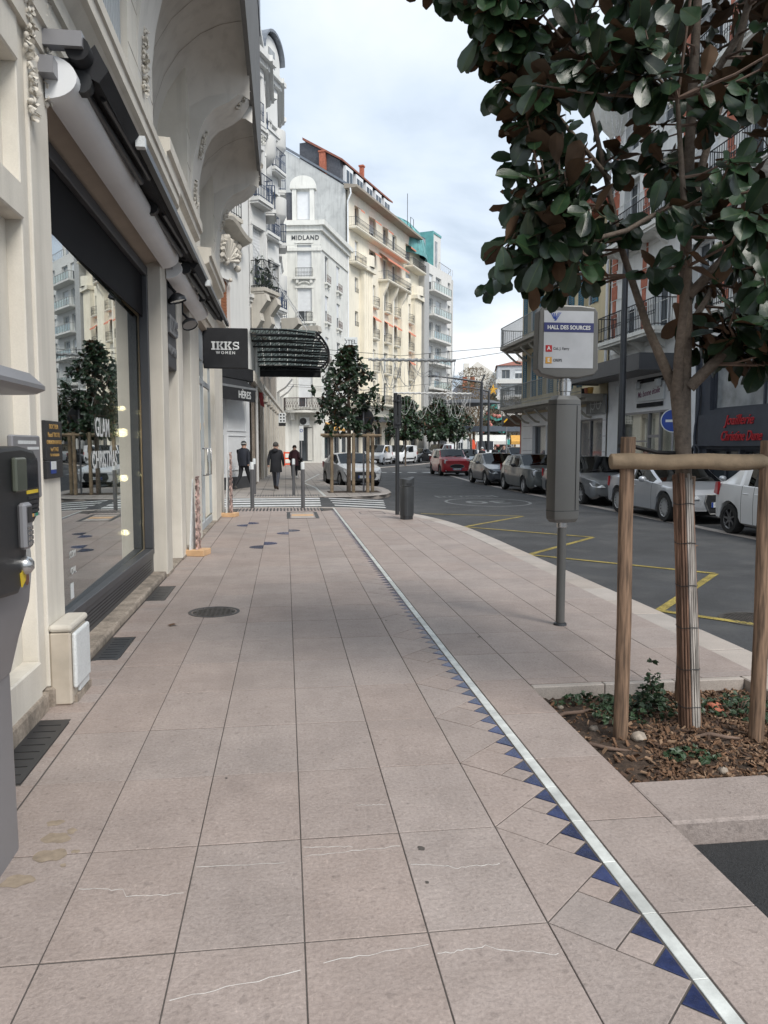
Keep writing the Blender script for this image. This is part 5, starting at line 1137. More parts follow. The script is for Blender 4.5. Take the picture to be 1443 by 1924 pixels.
for i, o in enumerate(ops): window(rt, o, 'win' if i % 3 else 'shut', depth=.3, frac=.5)
for z in (5.6, 9.1, 12.6, 16.1, 19.6):
    for a, e in ((.6, 5.3), (8.4, 13.1)) if z != 12.6 else ((5.8, 10.5),): balcony(rt, a, e, z, .8, mat=m_iron, slab=m_white2, consoles=3, step=.12)
    for u in (.35, 2.9, 5.6, 8.2, 10.7, 13.3, 15.9):
        b = MB()
        for k in range(6): b.box(u - .14 - .1 * (k % 2), u + .14 + .1 * (k % 2), -.03, -.001, z + .1 + k * .55, z + .62 + k * .55)
        b.build('brick_band', m_brick, rt)
for k in range(26): b = MB(); b.box(0, LT, -.05, -.031, 5.2 + k * .7, 5.22 + k * .7); b.build('stone_course', m_white2, rt)
band(rt, LT, 23.4, 24.2, .7, m_white2)
bb = MB(); bb.lathe([(.3, 13.5), (.9, 14.2), (1.3, 15.2), (1.35, 15.4)], 14, (.4, 0, 0), 'z', a0=180, a1=360); bb.build('curved_corbel', m_white2, rt, 40); railing(rt, 2.6, (-.9, -1.0, 15.4), h=1.0, mat=m_iron, step=.12)
body(rt, m_whiter, LT, 9, 0, 24, 0, .36)
b = MB(); b.path([(-.12, -.12, 4.5), (-.12, -.12, 23)], .06, 8); b.build('drainpipe', m_wpaint, rt, 60)
# white shop: window, sign, canopy, spot lamps
o = gS[0]; sw = MB()
for u in (1.15, 3.5, 4.35, 5.62): sw.box(u, u + .08, -.02, .1, .3, 2.85)
sw.box(1.15, 5.7, -.018, .098, 2.77, 2.85); sw.box(1.23, 3.5, -.018, .098, 1.75, 1.80); sw.box(3.58, 4.35, -.018, .098, 1.9, 2.0); sw.build('window_frame', m_gmetal, rt); b = MB(); b.box(1.2, 5.65, .05, .06, .3, 2.8); b.build('shop_window_pane', GLASS('lit_shop_glass', (.9, .9, .86)), rt)
b = MB(); b.box(1.15, 5.7, .9, .95, .2, 2.9); b.build('lit_shop_wall', m_warm, rt); b = MB(); b.box(1.15, 5.7, .16, .89, .2, .3); b.build('shop_floor', m_cream2, rt)  # wall behind the window glows itself in place of interior lamps
sg = thing('star_shop_sign', 'white shop sign with purple handwriting between two black bars', 'sign', (12.96, 26.3, 3.1), R(-90)); b = MB(); b.box(-1.05, 1.05, -.06, 0, .12, .72); b.build('sign_board', m_wplast, sg); b = MB(); b.box(-1.0, .95, -.04, 0, .78, .93); b.box(-1.0, .95, -.04, 0, -.1, .05); b.build('black_bar', m_black, sg)
text('Ma bonne étoile', .31, M('purple_script', (.16, .02, .09), .5), sg, (-.04, -.063, .40), (90, -4, 0), .003, .006, shear=.28, sx=.83); text('★', .2, m_anth, sg, (.88, -.063, .6), (90, 0, 0), .003)
cnp = thing('slatted_canopy', 'dark steel canopy with slatted underside above the white shop', 'canopy', (13, 27.6, 4.1), R(-90)); b = MB(); b.box(-3.4, 3.4, -1.5, -1.44, .0, .55); b.box(-3.4, -3.34, -1.44, -.04, .0, .55); b.box(3.34, 3.4, -1.44, -.04, .0, .55); b.build('canopy_fascia', m_anth, cnp)
for k in range(15): b = MB(); b.box(-3.33, 3.33, -1.40 + k * .09, -1.36 + k * .09, .04, .10); b.build('slat', m_gmetal, cnp)
b = MB(); b.box(-3.34, 3.34, -1.43, -.05, .3, .34); b.build('canopy_roof', m_black, cnp)
for k, y in enumerate((28.6, 27.0, 25.4)):
    l = thing('spot_lamp', ['left small white spot lamp under the dark canopy', 'middle small white spot lamp under the dark canopy', 'right small white spot lamp under the dark canopy'][k], 'lamp', (12.8, y, 3.95), R(-90), 'spot lamps over the white shop'); b = MB(); b.box(-.09, .09, -.12, .06, -.28, -.04); b.build('lamp_head', m_wplast, l, bev=.02); b = MB(); b.tube((0, .18, .0), (0, -.02, -.03), .02, n=6); b.build('lamp_arm', m_wplast, l)
# dark jeweller front
for o in gD: window(rt, o, 'curt' if o[2] > 2 else 'win', y=-.03, depth=.2, fm=m_slate2, n=2)
b = MB(); b.box(7.2, 12.9, -.16, -.031, 1.6, 2.55); b.build('sign_fascia', m_slate2, rt)
text('Joaillerie', .40, M('red_script', (.42, .02, .03), .4), rt, (9.4, -.17, 2.34), (90, 0, 0), .02, .006, shear=.35, sx=1.0); text('Christine Dune', .40, MATS['red_script'], rt, (9.5, -.17, 1.88), (90, 0, 0), .02, .006, shear=.35, sx=.8)
for u in (7.0, 13.15): b = MB(); b.path([(u + .1 * math.sin(k * .8), -.1, .1 + k * .3) for k in range(15)], .05, 6); b.lathe([(.2, -.13), (.26, -.13), (.26, -.07), (.2, -.07)], 12, (u, 0, 1.4), 'y'); b.build('iron_vine', m_slate2, rt)
# yellow corner building with blue shutters
ry = thing('yellow_corner_building', 'yellow corner building with blue shutters and long grey balconies', 'building', (13, 41.5, 0), R(-90))
LR = 11.35; so_ = []
ops = [(u, u + 1.0, z, z + 2.3) for z in (4.2, 7.6) for u in (.8, 3.4, 6.0, 8.7)]
wall_part('wall', ry, m_yellow2, LR, 3.3, 11.1, ops, .25)
wall_part('shop_front', ry, m_wpaint, LR, 0, 3.3, [(1.9, 4.0, .3, 2.65), (4.15, 5.1, .1, 2.65), (7.6, 11.0, .3, 2.75)], .2, y=-.02)
for o in ((1.9, 4.0, .3, 2.65), (4.15, 5.1, .1, 2.65), (7.6, 11.0, .3, 2.75)): window(ry, o, 'win', depth=.2, fm=m_gmetal, n=1 if o[0] < 7 else 2)
for i, z in enumerate((.7, 1.35, 2.0, 2.65)):
    b = MB(); b.box(.3, 1.88, -.024, -.0205, z, z + .02); b.box(11.02, 11.34, -.024, -.0205, z, z + .02); b.build('cladding_joint', m_gmetal, ry)
b = MB(); b.box(7.6, 11.0, .9, 1.0, .2, 2.8); b.build('shop_back_wall', m_dark, ry)
m_bsh = M('blue_shutter', (.045, .16, .24), .55, var=.12)
for o in ops:
    window(ry, o, 'win', depth=.25)
    for x0, x1 in ((o[0] - .55, o[0] - .04), (o[1] + .04, o[1] + .55)):
        b = MB(); b.box(x0, x0 + .05, -.07, -.005, o[2], o[3]); b.box(x1 - .05, x1, -.07, -.005, o[2], o[3])
        for k in range(22): z = o[2] + .03 + (o[3] - o[2] - .06) * k / 22; b.box(x0 + .05, x1 - .05, -.06, -.02, z, z + .06)
        b.build('shutter', m_bsh, ry)
m_grail = M('grey_rail', (.26, .27, .27), .5, metal=.2)
for z in (3.72, 7.05):
    s = MB(); s.prism([(-1.0, .5), (-1.45, -.1), (-1.35, -.75), (-.7, -1.1), (LR if z < 5 else 8.2, -1.1), (LR if z < 5 else 8.2, -.002), (-.9, -.002)], z - .16, z); s.prism([(-.9, -.002), (-.9, -.8), (LR if z < 5 else 8.2, -.9), (LR if z < 5 else 8.2, -.002)], z - .3, z - .161); sb = s.build('balcony', M('balcony_stone', (.34, .32, .28), .8), ry)
    rr = MB(); pts = [(-1.4, .4), (-1.42, -.1), (-1.32, -.72), (-.7, -1.06), (LR - .1 if z < 5 else 8.1, -1.06)]
    fine = along(pts, .13)
    for p in fine: rr.tube((p[0], p[1], z), (p[0], p[1], z + 1.02), .012, n=4, caps=False)
    rr.path([(p[0], p[1], z + 1.02) for p in fine], .025, 4); rr.path([(p[0], p[1], z + .1) for p in fine], .018, 4); rr.build('railing', m_grail, sb)
    for k in range(7): b = MB(); x = -.4 + k * (1.7 if z < 5 else 1.35); b.path([(x, -.0, z - .9), (x, -.25, z - .85), (x, -.55, z - .6), (x, -.85, z - .32)], .06, 6); b.build('balcony_bracket', M('pale_iron', (.45, .43, .38), .6), ry)
rf = MB(); rf.prism([(-.9, 11.15), (.3, 11.1), (.3, 11.5), (-.9, 11.4)], -1.0, LR + .1, 'x'); rf.build('eaves', M('red_eaves', (.30, .075, .045), .7), ry); rf = MB(); rf.prism([(-1.0, 11.42), (5, 14.5), (5, 11.42)], -1.1, LR + .1, 'x'); rf.build('roof', m_slate, ry)
body(ry, m_yellow2, LR, 8, 0, 11.1, 0, .3); b = MB(); b.lathe([(.9, .3), (.9, 11.1)], 12, (0.0, .9, 0), 'z', a0=180, a1=270); b.build('rounded_corner', m_yellow2, ry, 40)
b = MB(); b.box(-.95, -.55, .2, .7, .0, 2.9); b.build('magenta_pillar', M('magenta_paint', (.30, .01, .06), .5), ry)
b = MB(); b.path([(5.6, -.08, 3.8), (5.6, -.08, 11)], .05, 6); b.build('drainpipe', m_yellow2, ry, 60)
for k in range(3):
    b = MB(); x = -1.0 - k * .1; b.poly([(x, -.3 + k * .5, 3.35), (x - .9, -.6 + k * .5, 2.75), (x - .9, .1 + k * .5, 2.7), (x, .3 + k * .5, 3.35)]); b.build('limp_awning', M('brown_canvas', (.21, .16, .12), .9), ry)
text('p', .7, m_lamp, ry, (5.55, -.03, 3.0), (90, 0, 0), .03, .02)
po = thing('optician_sign', 'grey panel sign with white spectacle shaped letters', 'sign', (12.9, 30.9, 2.95), R(-90)); b = MB(); b.box(-1.0, 1.0, -.07, 0, 0, .72); b.build('sign_board', M('sign_grey', (.20, .21, .21), .5), po)
b = MB()
for x in (-.28, .3): b.lathe([(.19, -.085), (.23, -.085), (.23, -.072), (.19, -.072)], 20, (x, 0, .38), 'y')
b.box(-.51, -.46, -.084, -.072, .05, .55); b.box(-.6, .62, -.083, -.073, .375, .405); b.build('raised_letters', m_letter, po)
# pots on the balcony
for k in range(3): b = MB(); b.lathe([(.001, 0), (.1, 0), (.14, .25)], 8); q = b.build('flower_pot', [m_blackp, m_orange, m_ochre][k], None, 40, loc=(12.35, 31.0 - .35 * k, 3.73)); tag(q, ['black flower pot on the grey balcony above the optician sign', 'orange flower pot on the grey balcony above the optician sign', 'ochre flower pot at the end of the grey balcony'][k], 'flower pot', 'pots on the balcony')
# ------------------------------------------------------------------ cars (front towards -y, root on the ground under the middle of the wheelbase)
_whc = {}
def wheel_meshes(r, w, spokes, rimmat):
    key = (r, w, spokes, rimmat.name)
    if key not in _whc:
        t = MB(); t.lathe([(r * .66, -w / 2), (r * .93, -w / 2), (r, -w * .32), (r, w * .32), (r * .93, w / 2), (r * .66, w / 2), (r * .62, w * .2), (r * .62, -w * .2), (r * .66, -w / 2)], 28, ax='x')
        m = MB(); m.lathe([(r * .60, w * .36), (r * .665, w * .46), (r * .665, -w * .4), (r * .58, -w * .4), (r * .58, w * .3)], 28, ax='x')
        m.lathe([(.001, w * .40), (r * .13, w * .40), (r * .16, w * .3)], 14, ax='x')
        for k in range(spokes):
            a = 2 * math.pi * k / spokes; c, s = math.cos(a), math.sin(a); hw = r * (.16 if spokes < 7 else .075)
            q = lambda rad, off, x: (x, rad * c - off * s, rad * s + off * c)
            m.add([q(r * .1, -hw, w * .28), q(r * .1, hw, w * .28), q(r * .62, hw * .8, w * .34), q(r * .62, -hw * .8, w * .34), q(r * .1, -hw, w * .38), q(r * .1, hw, w * .38), q(r * .62, hw * .6, w * .43), q(r * .62, -hw * .6, w * .43)], [(4, 5, 6, 7), (0, 3, 7, 4), (1, 5, 6, 2), (2, 6, 7, 3)])
        d = MB(); d.lathe([(.001, w * .05), (r * .58, w * .05)], 20, ax='x')
        _whc[key] = (t.mesh('tyre', m_tyre, 40), m.mesh('rim', rimmat, 30), d.mesh('brake_disc', m_dark))
    return _whc[key]
def lerp(a, b, t): return a + (b - a) * t
def pw(pts, t):
    for (a, va), (b, vb) in zip(pts[:-1], pts[1:]):
        if t <= b: return lerp(va, vb, 0 if b == a else max(0, (t - a) / (b - a)))
    return pts[-1][1]
def car(name, label, cat, loc, rz, paint, L, Wd, H, wb, of, wr, hood, ws, roof0, roof1, rg, belt, tail, zh=(.66, .86, .95), light='slit', grille='bar', plate='AA-000-AA', spokes=5, roofmat=None, rimmat=None, van=False, group='cars parked along the street', two_door=False, detail=True, stripes=False, lower=None, side_glass=True):
    root = thing(name, label, cat, loc, rz, group); hwid = Wd / 2; mid = of + wb / 2; rim = rimmat or m_rim; roofmat = roofmat or paint
    T = lambda t: t - mid
    wf, wre = of, of + wb; ar = wr * 1.12
    st = {0.0, .05, .14, .3, hood * .6, hood, ws, (ws + roof0) / 2, roof0, roof1, (roof1 + rg) / 2, rg, L - .3, L - .14, L - .05, L}
    for wc in (wf, wre):
        for q in (-1.0, -.97, -.87, -.7, -.5, -.25, 0, .25, .5, .7, .87, .97, 1.0): st.add(wc + q * ar)
    d0, d1 = ws + .18, (roof0 * .42 + roof1 * .58); d2 = min(wre - .1, roof1 - .1) if not two_door else d1
    for s_ in ([d0, d1] if (two_door or van) else [d0, d1, d2]):
        st |= {s_ - .006, s_ + .006}
    bp0, bp1 = d1 - .05, d1 + .05; st |= {bp0, bp1}
    st |= {roof1 - .25}
    st = sorted(t for t in st if 0 <= t <= L); st = [t for i, t in enumerate(st) if i == 0 or t - st[i - 1] > .0035]
    zb0 = .19
    plan = lambda t: hwid * pw([(0, .74), (.05, .82), (.14, .90), (.35, .965), (.8, 1), (L - .8, 1), (L - .3, .965), (L - .12, .92), (L, .82)], t)
    def zbot(t):
        z = pw([(0, .30), (.14, .22), (.4, zb0), (L - .5, zb0 + .02), (L - .1, .27), (L, .33)], t)
        for wc in (wf, wre):
            d = abs(t - wc)
            if d <= ar * 1.0001: z = max(z, wr + math.sqrt(max(0, ar * ar - d * d)))
        return z
    zsh = lambda t: pw([(0, zh[0]), (.05, zh[0] + .05), (.14, zh[0] + .10), (.5, zh[1] - .03), (ws, belt - .03), (ws + .6, belt), (rg, belt + .05), (rg + .01, belt + .05), (L - .05, tail), (L, tail - .08)], t)
    ztop = lambda t: pw([(0, zh[0] + .02), (.05, zh[0] + .07), (.14, zh[0] + .13), (.4, zh[1]), (hood, zh[2] - .02), (ws, zh[2]), (roof0, H - .03), ((roof0 + roof1) / 2, H), (roof1, H - .05), (rg, tail + .06), (L - .05, tail + .03), (L, tail - .06)], t)
    def section(t):
        w = plan(t); zb = zbot(t); zs = zsh(t); zt = max(ztop(t), zs + .004); zm = max(.50 * (zs + .2), min(zb + .02, zs - .03))
        cab = 0.0
        if ws < t < rg: cab = min(1, (t - ws) / max(.01, roof0 - ws)) if t < roof0 else (1 if t <= roof1 else max(0, (rg - t) / max(.01, rg - roof1)))
        if van and t >= roof0: cab = 1.0
        wr_ = lerp(.86 * w, (.80 if not van else .90) * hwid, cab)
        k6 = lerp(.30, .86, cab)
        z6 = lerp(zs + (zt - zs) * .5, zs + (zt - zs) * .84, cab)
        return [(w * .88, zb), (w * .985, zb + (.05 if zb + .05 < zs - .08 else .0)), (w, max(zm, min(zb + .012, zs - .02))), (w * .992, max(lerp(zm, zs, .62), zb + .008)), (w * .965, zs), (lerp(w * .93, w * .945, cab), zs + .012), (wr_, z6), (wr_ * .93, lerp(zs + (zt - zs) * .8, zt - .035, cab)), (wr_ * .55, zt - .006), (0, zt)]
    secs = [section(t) for t in st]; n = len(secs[0])
    parts = {}
    def put(k, q):
        parts.setdefault(k, MB()).poly(q)
    P = lambda i, j, s: (s * secs[i][j][0], T(st[i]), secs[i][j][1])
    for i in range(len(st) - 1):
        a, c = st[i], st[i + 1]; mt_ = (a + c) / 2; seam = (c - a) < .013 and any(abs(mt_ - x) < .004 for x in ((d0, d1) if (two_door or van) else (d0, d1, d2)))
        for j in range(n - 1):
            for s in (1, -1):
                q = [P(i, j, s), P(i + 1, j, s), P(i + 1, j + 1, s), P(i, j + 1, s)]
                if s < 0: q = q[::-1]
                k = 'body'
                if j <= 4 and seam: k = 'door_seam'
                elif j <= 4 and d0 < mt_ < (d1 if (two_door or van) else d2): k = 'door%d' % (s + (0 if mt_ < d1 else 10))
                elif j <= 0 and (lower is not None): k = 'sill'
                if mt_ < .3 and j <= 3: k = 'front_bumper'
                if mt_ > L - .14 and j <= 3: k = 'rear_bumper'
                if j == 5:
                    if ws < mt_ < rg:
                        if bp0 < mt_ < bp1: k = 'window_pillar'
                        elif mt_ > roof1 - .0 or mt_ > (roof1 - .25 if not van else (d1 + .1)): k = 'body'
                        elif mt_ < ws + .16: k = 'body'
                        else: k = 'side_window%d' % s
                if j >= 7 and ws < mt_ < roof0: k = 'windscreen'
                if j >= 7 and roof1 < mt_ < rg: k = 'rear_window' if not van else 'body'
                if j >= 6 and roof0 <= mt_ <= roof1 and roofmat is not paint: k = 'roof'
                if j == 6 and (ws < mt_ < roof0 or roof1 < mt_ < rg): k = 'body'
                if j >= 6 and .12 < mt_ < ws: k = 'bonnet'
                put(k, q)
    for i, rev in ((0, False), (len(st) - 1, True)):
        ring = [P(i, j, 1) for j in range(n)] + [P(i, j, -1) for j in range(n - 2, -1, -1)]; put('front_bumper' if i == 0 else 'rear_bumper', ring if rev else ring[::-1])
    glass = m_carglass
    for k, b in parts.items():
        mt = {'windscreen': glass, 'rear_window': glass, 'door_seam': m_black, 'window_pillar': m_blackp, 'roof': roofmat, 'sill': lower}.get(k, glass if k.startswith('side_window') else paint)
        nm = 'door' if k.startswith('door') and k != 'door_seam' else ('side_window' if k.startswith('side_window') else k)
        b.build(nm, mt, root, 38, weld=True)
    # dark cabin and underbody
    b = MB(); b.box(-hwid * .80, hwid * .80, T(.35), T(L - .35), .17, .42); b.box(-hwid * .74, hwid * .74, T(wf - ar), T(wf + ar), .42, zh[1] - .12); b.box(-hwid * .76, hwid * .76, T(wre - ar), T(wre + ar), .42, belt - .1); b.build('underbody', m_blackp, root)
    b = MB(); b.box(-hwid * .86, hwid * .86, T(ws + .1), T(rg - .2), belt - .14, belt - .10)
    for x in (-.36, .36):
        for y_ in ((roof0 + .45), (roof0 + 1.3)):
            if y_ < rg - .4: b.box(x - .22, x + .22, T(y_), T(y_) + .14, belt - .2, min(H - .3, belt + .28)); b.box(x - .11, x + .11, T(y_) + .02, T(y_) + .12, belt + .1, min(H - .2, belt + .40))
    b.build('seats', M('car_seat', (.03, .03, .032), .9), root)
    w_ = MB(); w_.path([(.36 + .17 * math.cos(a), T(ws + .62) + .05 * math.sin(a), belt + .02 + .16 * math.sin(a)) for a in [k * math.pi / 6 for k in range(13)]], .015, 5); w_.build('steering_wheel', m_blackp, root)
    ty, rm_, dk = wheel_meshes(wr, .20, spokes, rim)
    for x in (-1, 1):
        for wc in (wf, wre):
            e = bpy.data.objects.new('wheel', dk); COL.objects.link(e); e.parent = root; e.location = (x * (hwid - .115), T(wc), wr); e.rotation_euler = (random.uniform(0, 6), 0, 0 if x > 0 else math.pi)
            ob('tyre', ty, e); ob('rim', rm_, e)
    # lights, grille, plate, mirrors, handles
    yf = lambda x: T(pw([(0, 0), (.74, 0.0), (.82, .05), (.90, .14), (.965, .35)], abs(x) / hwid))
    for s in (1, -1):
        b = MB()
        if light == 'round':
            c = (s * hwid * .70, T(.035), zh[0] - .045); b.lathe([(.001, -.024), (.10, -.014), (.125, 0.004), (.13, .06)], 18, c, 'y'); h_ = b.build('headlight', m_lamp, root, 50); b = MB(); b.lathe([(.122, -.012), (.145, -.012), (.15, .02)], 18, c, 'y'); b.build('chrome_ring', m_steel, h_, 50)
        else:
            zl = zh[0] - .02; o_ = [(.56, zl - .055), (.76, zl - .06), (.92, zl - .03), (.955, zl + .07), (.82, zl + .05), (.66, zl + .02)]
            pts_o = []; pts_i = []
            for fx, z in o_:
                x = fx * hwid; y_ = T(pw([(0, 0), (.74, 0.0), (.82, .05), (.90, .14), (.965, .35)], fx)) + max(0, (z - zh[0])) * .7 - .03
                pts_o.append((s * x, y_ - .012, z)); pts_i.append((s * x * .98, y_ + .06, z))
            m_ = len(o_); fs = [tuple(range(m_))] + [(i, (i + 1) % m_, m_ + (i + 1) % m_, m_ + i) for i in range(m_)]
            b.add(pts_o + pts_i, fs); b.build('headlight', m_lamp, root)
            if grille == 'lion':
                b = MB(); b.path([(s * hwid * .93, yf(hwid * .93) - .03, zl - .03), (s * hwid * .86, yf(hwid * .86) - .035, zl - .2), (s * hwid * .82, yf(hwid * .82) - .03, zl - .36)], .016, 5); b.build('fang_light', m_blackp, root)
        b = MB(); xm = hwid + .10; ym = T(ws + .42); zm_ = belt + .06
        b.ball((s * xm, ym, zm_), .10, 10, sz=.72); b.v = [(s * xm + (v[0] - s * xm) * 1.05, ym + (v[1] - ym) * .62, v[2]) for v in b.v]; b.path([(s * (hwid - .05), ym, zm_ - .05), (s * xm, ym, zm_ - .03)], .025, 5); b.build('wing_mirror', paint if not (light == 'round') else m_blackp, root, 50)
        for dd in ([d1 - .12] if (two_door or van) else [d1 - .12, d2 - .14]):
            b = MB(); b.box(s * hwid * .985 - .012, s * hwid * .985 + .022, T(dd) - .09, T(dd) + .09, belt - .13, belt - .10); b.build('door_handle', paint if light != 'round' else m_steel, root, bev=.008)
        b = MB(); zt = tail - .03; b.add([(s * hwid * .96, T(L - .34), zt + .06), (s * hwid * .955, T(L - .30), zt - .2), (s * hwid * .86, T(L - .02), zt - .18), (s * hwid * .82, T(L - .04), zt + .04), (s * hwid * 1.0, T(L - .3), zt + .06), (s * hwid * .985, T(L - .27), zt - .2), (s * hwid * .88, T(L + .012), zt - .18), (s * hwid * .84, T(L + .005), zt + .04)], [(4, 5, 6, 7), (0, 1, 5, 4), (1, 2, 6, 5), (3, 0, 4, 7)]); b.build('tail_light', m_red, root)
    g = MB(); y0 = -.0145
    if grille == 'oval': o_ = [(.42 * math.cos(a), .56 + .12 * math.sin(a)) for a in [k * math.pi / 8 for k in range(16)]]
    elif grille == 'tall': o_ = [(-.36, .66), (-.40, .5), (-.28, .24), (.28, .24), (.40, .5), (.36, .66)]
    elif grille == 'lion': o_ = [(-.46, .64), (-.52, .45), (-.42, .31), (.42, .31), (.52, .45), (.46, .64)]
    elif grille == 'van': o_ = [(-.72, .56), (-.70, .28), (.70, .28), (.72, .56)]
    else: o_ = [(-.42, .63), (-.36, .54), (.36, .54), (.42, .63)]
    g.prism(o_, T(0) + y0, T(0) + .03, 'y'); gr = g.build('grille', m_blackp, root)
    if grille in ('oval', 'tall', 'lion'):
        fr_ = MB(); fr_.path([(x, T(0) + y0 - .004, z) for x, z in o_ + o_[:1]], .013 if grille != 'lion' else .008, 5); fr_.build('grille_frame', m_steel if grille != 'lion' else m_dark, gr)
        sl = MB()
        zlo, zhi = min(z for _, z in o_), max(z for _, z in o_)
        for k in range(1, 6): z = zlo + (zhi - zlo) * k / 6; hwz = .30 * (1 - abs(k - 3) * .08); sl.box(-hwz, hwz, T(0) + y0 - .008, T(0) + y0 - .001, z - .006, z + .006)
        sl.build('grille_bars', m_dark, gr)
    if grille not in ('van', 'tall', 'lion'): b = MB(); b.prism([(-.5, .30), (-.44, .22 + .0), (.44, .22), (.5, .30)], T(0) + y0, T(0) + .03, 'y'); b.build('lower_intake', m_blackp, root)
    zp = {'oval': .40, 'tall': .44, 'lion': .44, 'van': .46}.get(grille, .40)
    b = MB(); b.box(-.26, .26, T(0) - .034, T(0) - .022, zp - .055, zp + .055); pl = b.build('number_plate', m_wplast, root); b = MB(); b.box(-.26, -.215, T(0) - .0355, T(0) - .0345, zp - .054, zp + .054); b.box(.215, .26, T(0) - .0355, T(0) - .0345, zp - .054, zp + .054); b.build('plate_band', m_bluep, pl)
    if detail: text(plate, .095, m_anth, pl, (0, T(0) - .0355, zp), (90, 0, 0), .0006, .006, sx=.9)
    b = MB(); b.box(-.26, .26, T(L) + .02, T(L) + .03, tail - .42, tail - .31); b.build('number_plate', m_wplast, root)
    for s in (1, -1): b = MB(); b.lathe([(.001, -.02), (.05, -.02), (.06, .03)], 10, (s * hwid * .70, T(.03), .33), 'y'); b.build('fog_light', m_lamp if light == 'round' else m_dark, root, 40)
    b = MB(); b.path([(-.45, T(ws) + .02, zh[2] + .035), (-.05, T(ws) + .1, zh[2] + .09)], .012, 4); b.path([(.05, T(ws) + .02, zh[2] + .035), (.5, T(ws) + .1, zh[2] + .09)], .012, 4); b.build('wiper', m_blackp, root)
    if stripes:
        for s in (1, -1):
            b = MB()
            for t0, t1 in zip([.2, .4, .7, hood], [.4, .7, hood, ws - .05]): b.poly([(s * .22, T(t0), ztop(t0) + .006), (s * .42, T(t0), ztop(t0) + .002), (s * .42, T(t1), ztop(t1) + .002), (s * .22, T(t1), ztop(t1) + .006)][::s])
            b.build('bonnet_stripe', m_blackp, root)
    if lower is not None and van:
        for s in (1, -1): b = MB(); b.box(s * hwid - .005 if s > 0 else s * hwid - .02, s * hwid + .02 if s > 0 else s * hwid + .005, T(wf + ar + .1), T(wre - ar - .1), .42, .56); b.build('side_moulding', m_blackp, root)
    return root
m_pw = M('white_car_paint', (.70, .71, .72), .3, coat=.6, var=.02)
m_psil = M('silver_car_paint', (.43, .45, .48), .3, metal=.4, coat=.6, var=.03)
m_pgrey = M('grey_car_paint', (.13, .14, .15), .3, metal=.3, coat=.8, var=.05)
m_pgrey2 = M('dark_grey_car_paint', (.085, .092, .105), .3, metal=.3, coat=.8, var=.05)
m_pgrn = M('green_grey_car_paint', (.11, .122, .122), .3, metal=.3, coat=.8, var=.05)
m_pred = M('red_car_paint', (.42, .02, .03), .3, coat=.8, var=.05)
m_pblk = M('black_car_paint', (.018, .019, .022), .3, coat=.8)
CX0 = 9.42
def Y0(f, wb): return f + wb / 2
car('hatchback', 'white hatchback cut by the right stake with its red tail lamp showing', 'car', (9.44, Y0(11.55, 2.5), RZ), 0, m_pw, 3.9, 1.70, 1.50, 2.5, .72, .30, .75, .95, 1.75, 2.9, 3.62, .93, .98, (.66, .84, .98), spokes=7, plate='CV-418-RT', rimmat=M('dark_alloy', (.16, .16, .165), .4, metal=.7))
car('coupe', 'silver two door coupe with round roof behind the wrapped trunk', 'car', (9.44, Y0(16.53, 2.47), RZ), 0, m_psil, 4.18, 1.84, 1.36, 2.47, .86, .33, 1.0, 1.28, 2.05, 2.75, 3.85, .88, .90, (.64, .80, .90), grille='tall', plate='FG-275-KL', spokes=15, two_door=True)
car('saloon', 'grey saloon with pale wide headlamps behind the bus stop pole', 'car', (9.46, Y0(21.69, 2.75), RZ), 0, m_pgrey, 4.6, 1.77, 1.43, 2.75, .92, .31, 1.1, 1.35, 2.15, 3.2, 4.2, .90, .95, (.62, .80, .93), plate='BT-608-MA', spokes=7)
car('compact_car', 'grey compact car with round headlamps and dark bonnet stripes', 'car', (9.40, Y0(27.1, 2.57), RZ), 0, m_pgrn, 4.0, 1.73, 1.43, 2.57, .78, .31, .95, 1.15, 1.65, 3.3, 3.85, .95, 1.0, (.80, .93, 1.02), light='round', grille='oval', plate='FD-183-EX', stripes=True, roofmat=m_blackp, spokes=5)
car('hatchback', 'dark grey hatchback with silver roof edge parked behind the striped compact car', 'car', (9.52, Y0(32.9, 2.58), RZ), 0, m_pgrey2, 4.2, 1.76, 1.42, 2.58, .85, .32, 1.0, 1.25, 2.0, 3.2, 4.0, .93, .98, (.62, .80, .94), plate='AB-731-QN', spokes=5)
car('compact_car', 'red compact car with pale roof and black grille at the bend', 'car', (9.75, Y0(44.0, 2.6), RZ), 0, m_pred, 4.1, 1.79, 1.56, 2.6, .80, .33, .95, 1.12, 1.65, 3.4, 3.95, 1.02, 1.07, (.86, 1.0, 1.10), light='round', grille='oval', plate='EF-350-CS', roofmat=m_pw, rimmat=m_dark, stripes=False)
car('hatchback', 'white hatchback with black grille parked behind the small guarded tree', 'car', (2.85, Y0(32.7, 2.54), RZ), R(11), m_pw, 4.05, 1.74, 1.44, 2.54, .84, .32, .95, 1.2, 1.85, 3.1, 3.85, .96, 1.0, (.68, .86, .98), grille='lion', plate='GG-767-CN', spokes=5)
VAN = dict(L=4.4, Wd=1.86, H=1.84, wb=2.75, of=.88, wr=.32, hood=.75, ws=.95, roof0=1.65, roof1=4.25, rg=4.36, belt=1.08, tail=1.1, zh=(.80, 1.02, 1.14), van=True, grille='van', spokes=6)
car('van', 'white van facing the street nearest to the corner hotel', 'van', (8.6, 71.5, RZ), R(-22), m_pw, lower=m_blackp, plate='GJ-128-FV', group='vans parked at the bend', **VAN)
car('van', 'white panel van with black side moulding second from the corner hotel', 'van', (11.4, 75.5, RZ), R(-32), m_pw, lower=m_blackp, plate='FX-554-DB', group='vans parked at the bend', **VAN)
car('hatchback', 'small black car between the two pairs of white vans', 'car', (14.1, 80.5, RZ), R(-38), m_pblk, 3.9, 1.7, 1.46, 2.5, .75, .3, .85, 1.05, 1.75, 2.9, 3.65, .95, 1.0, (.66, .84, .98), detail=False)
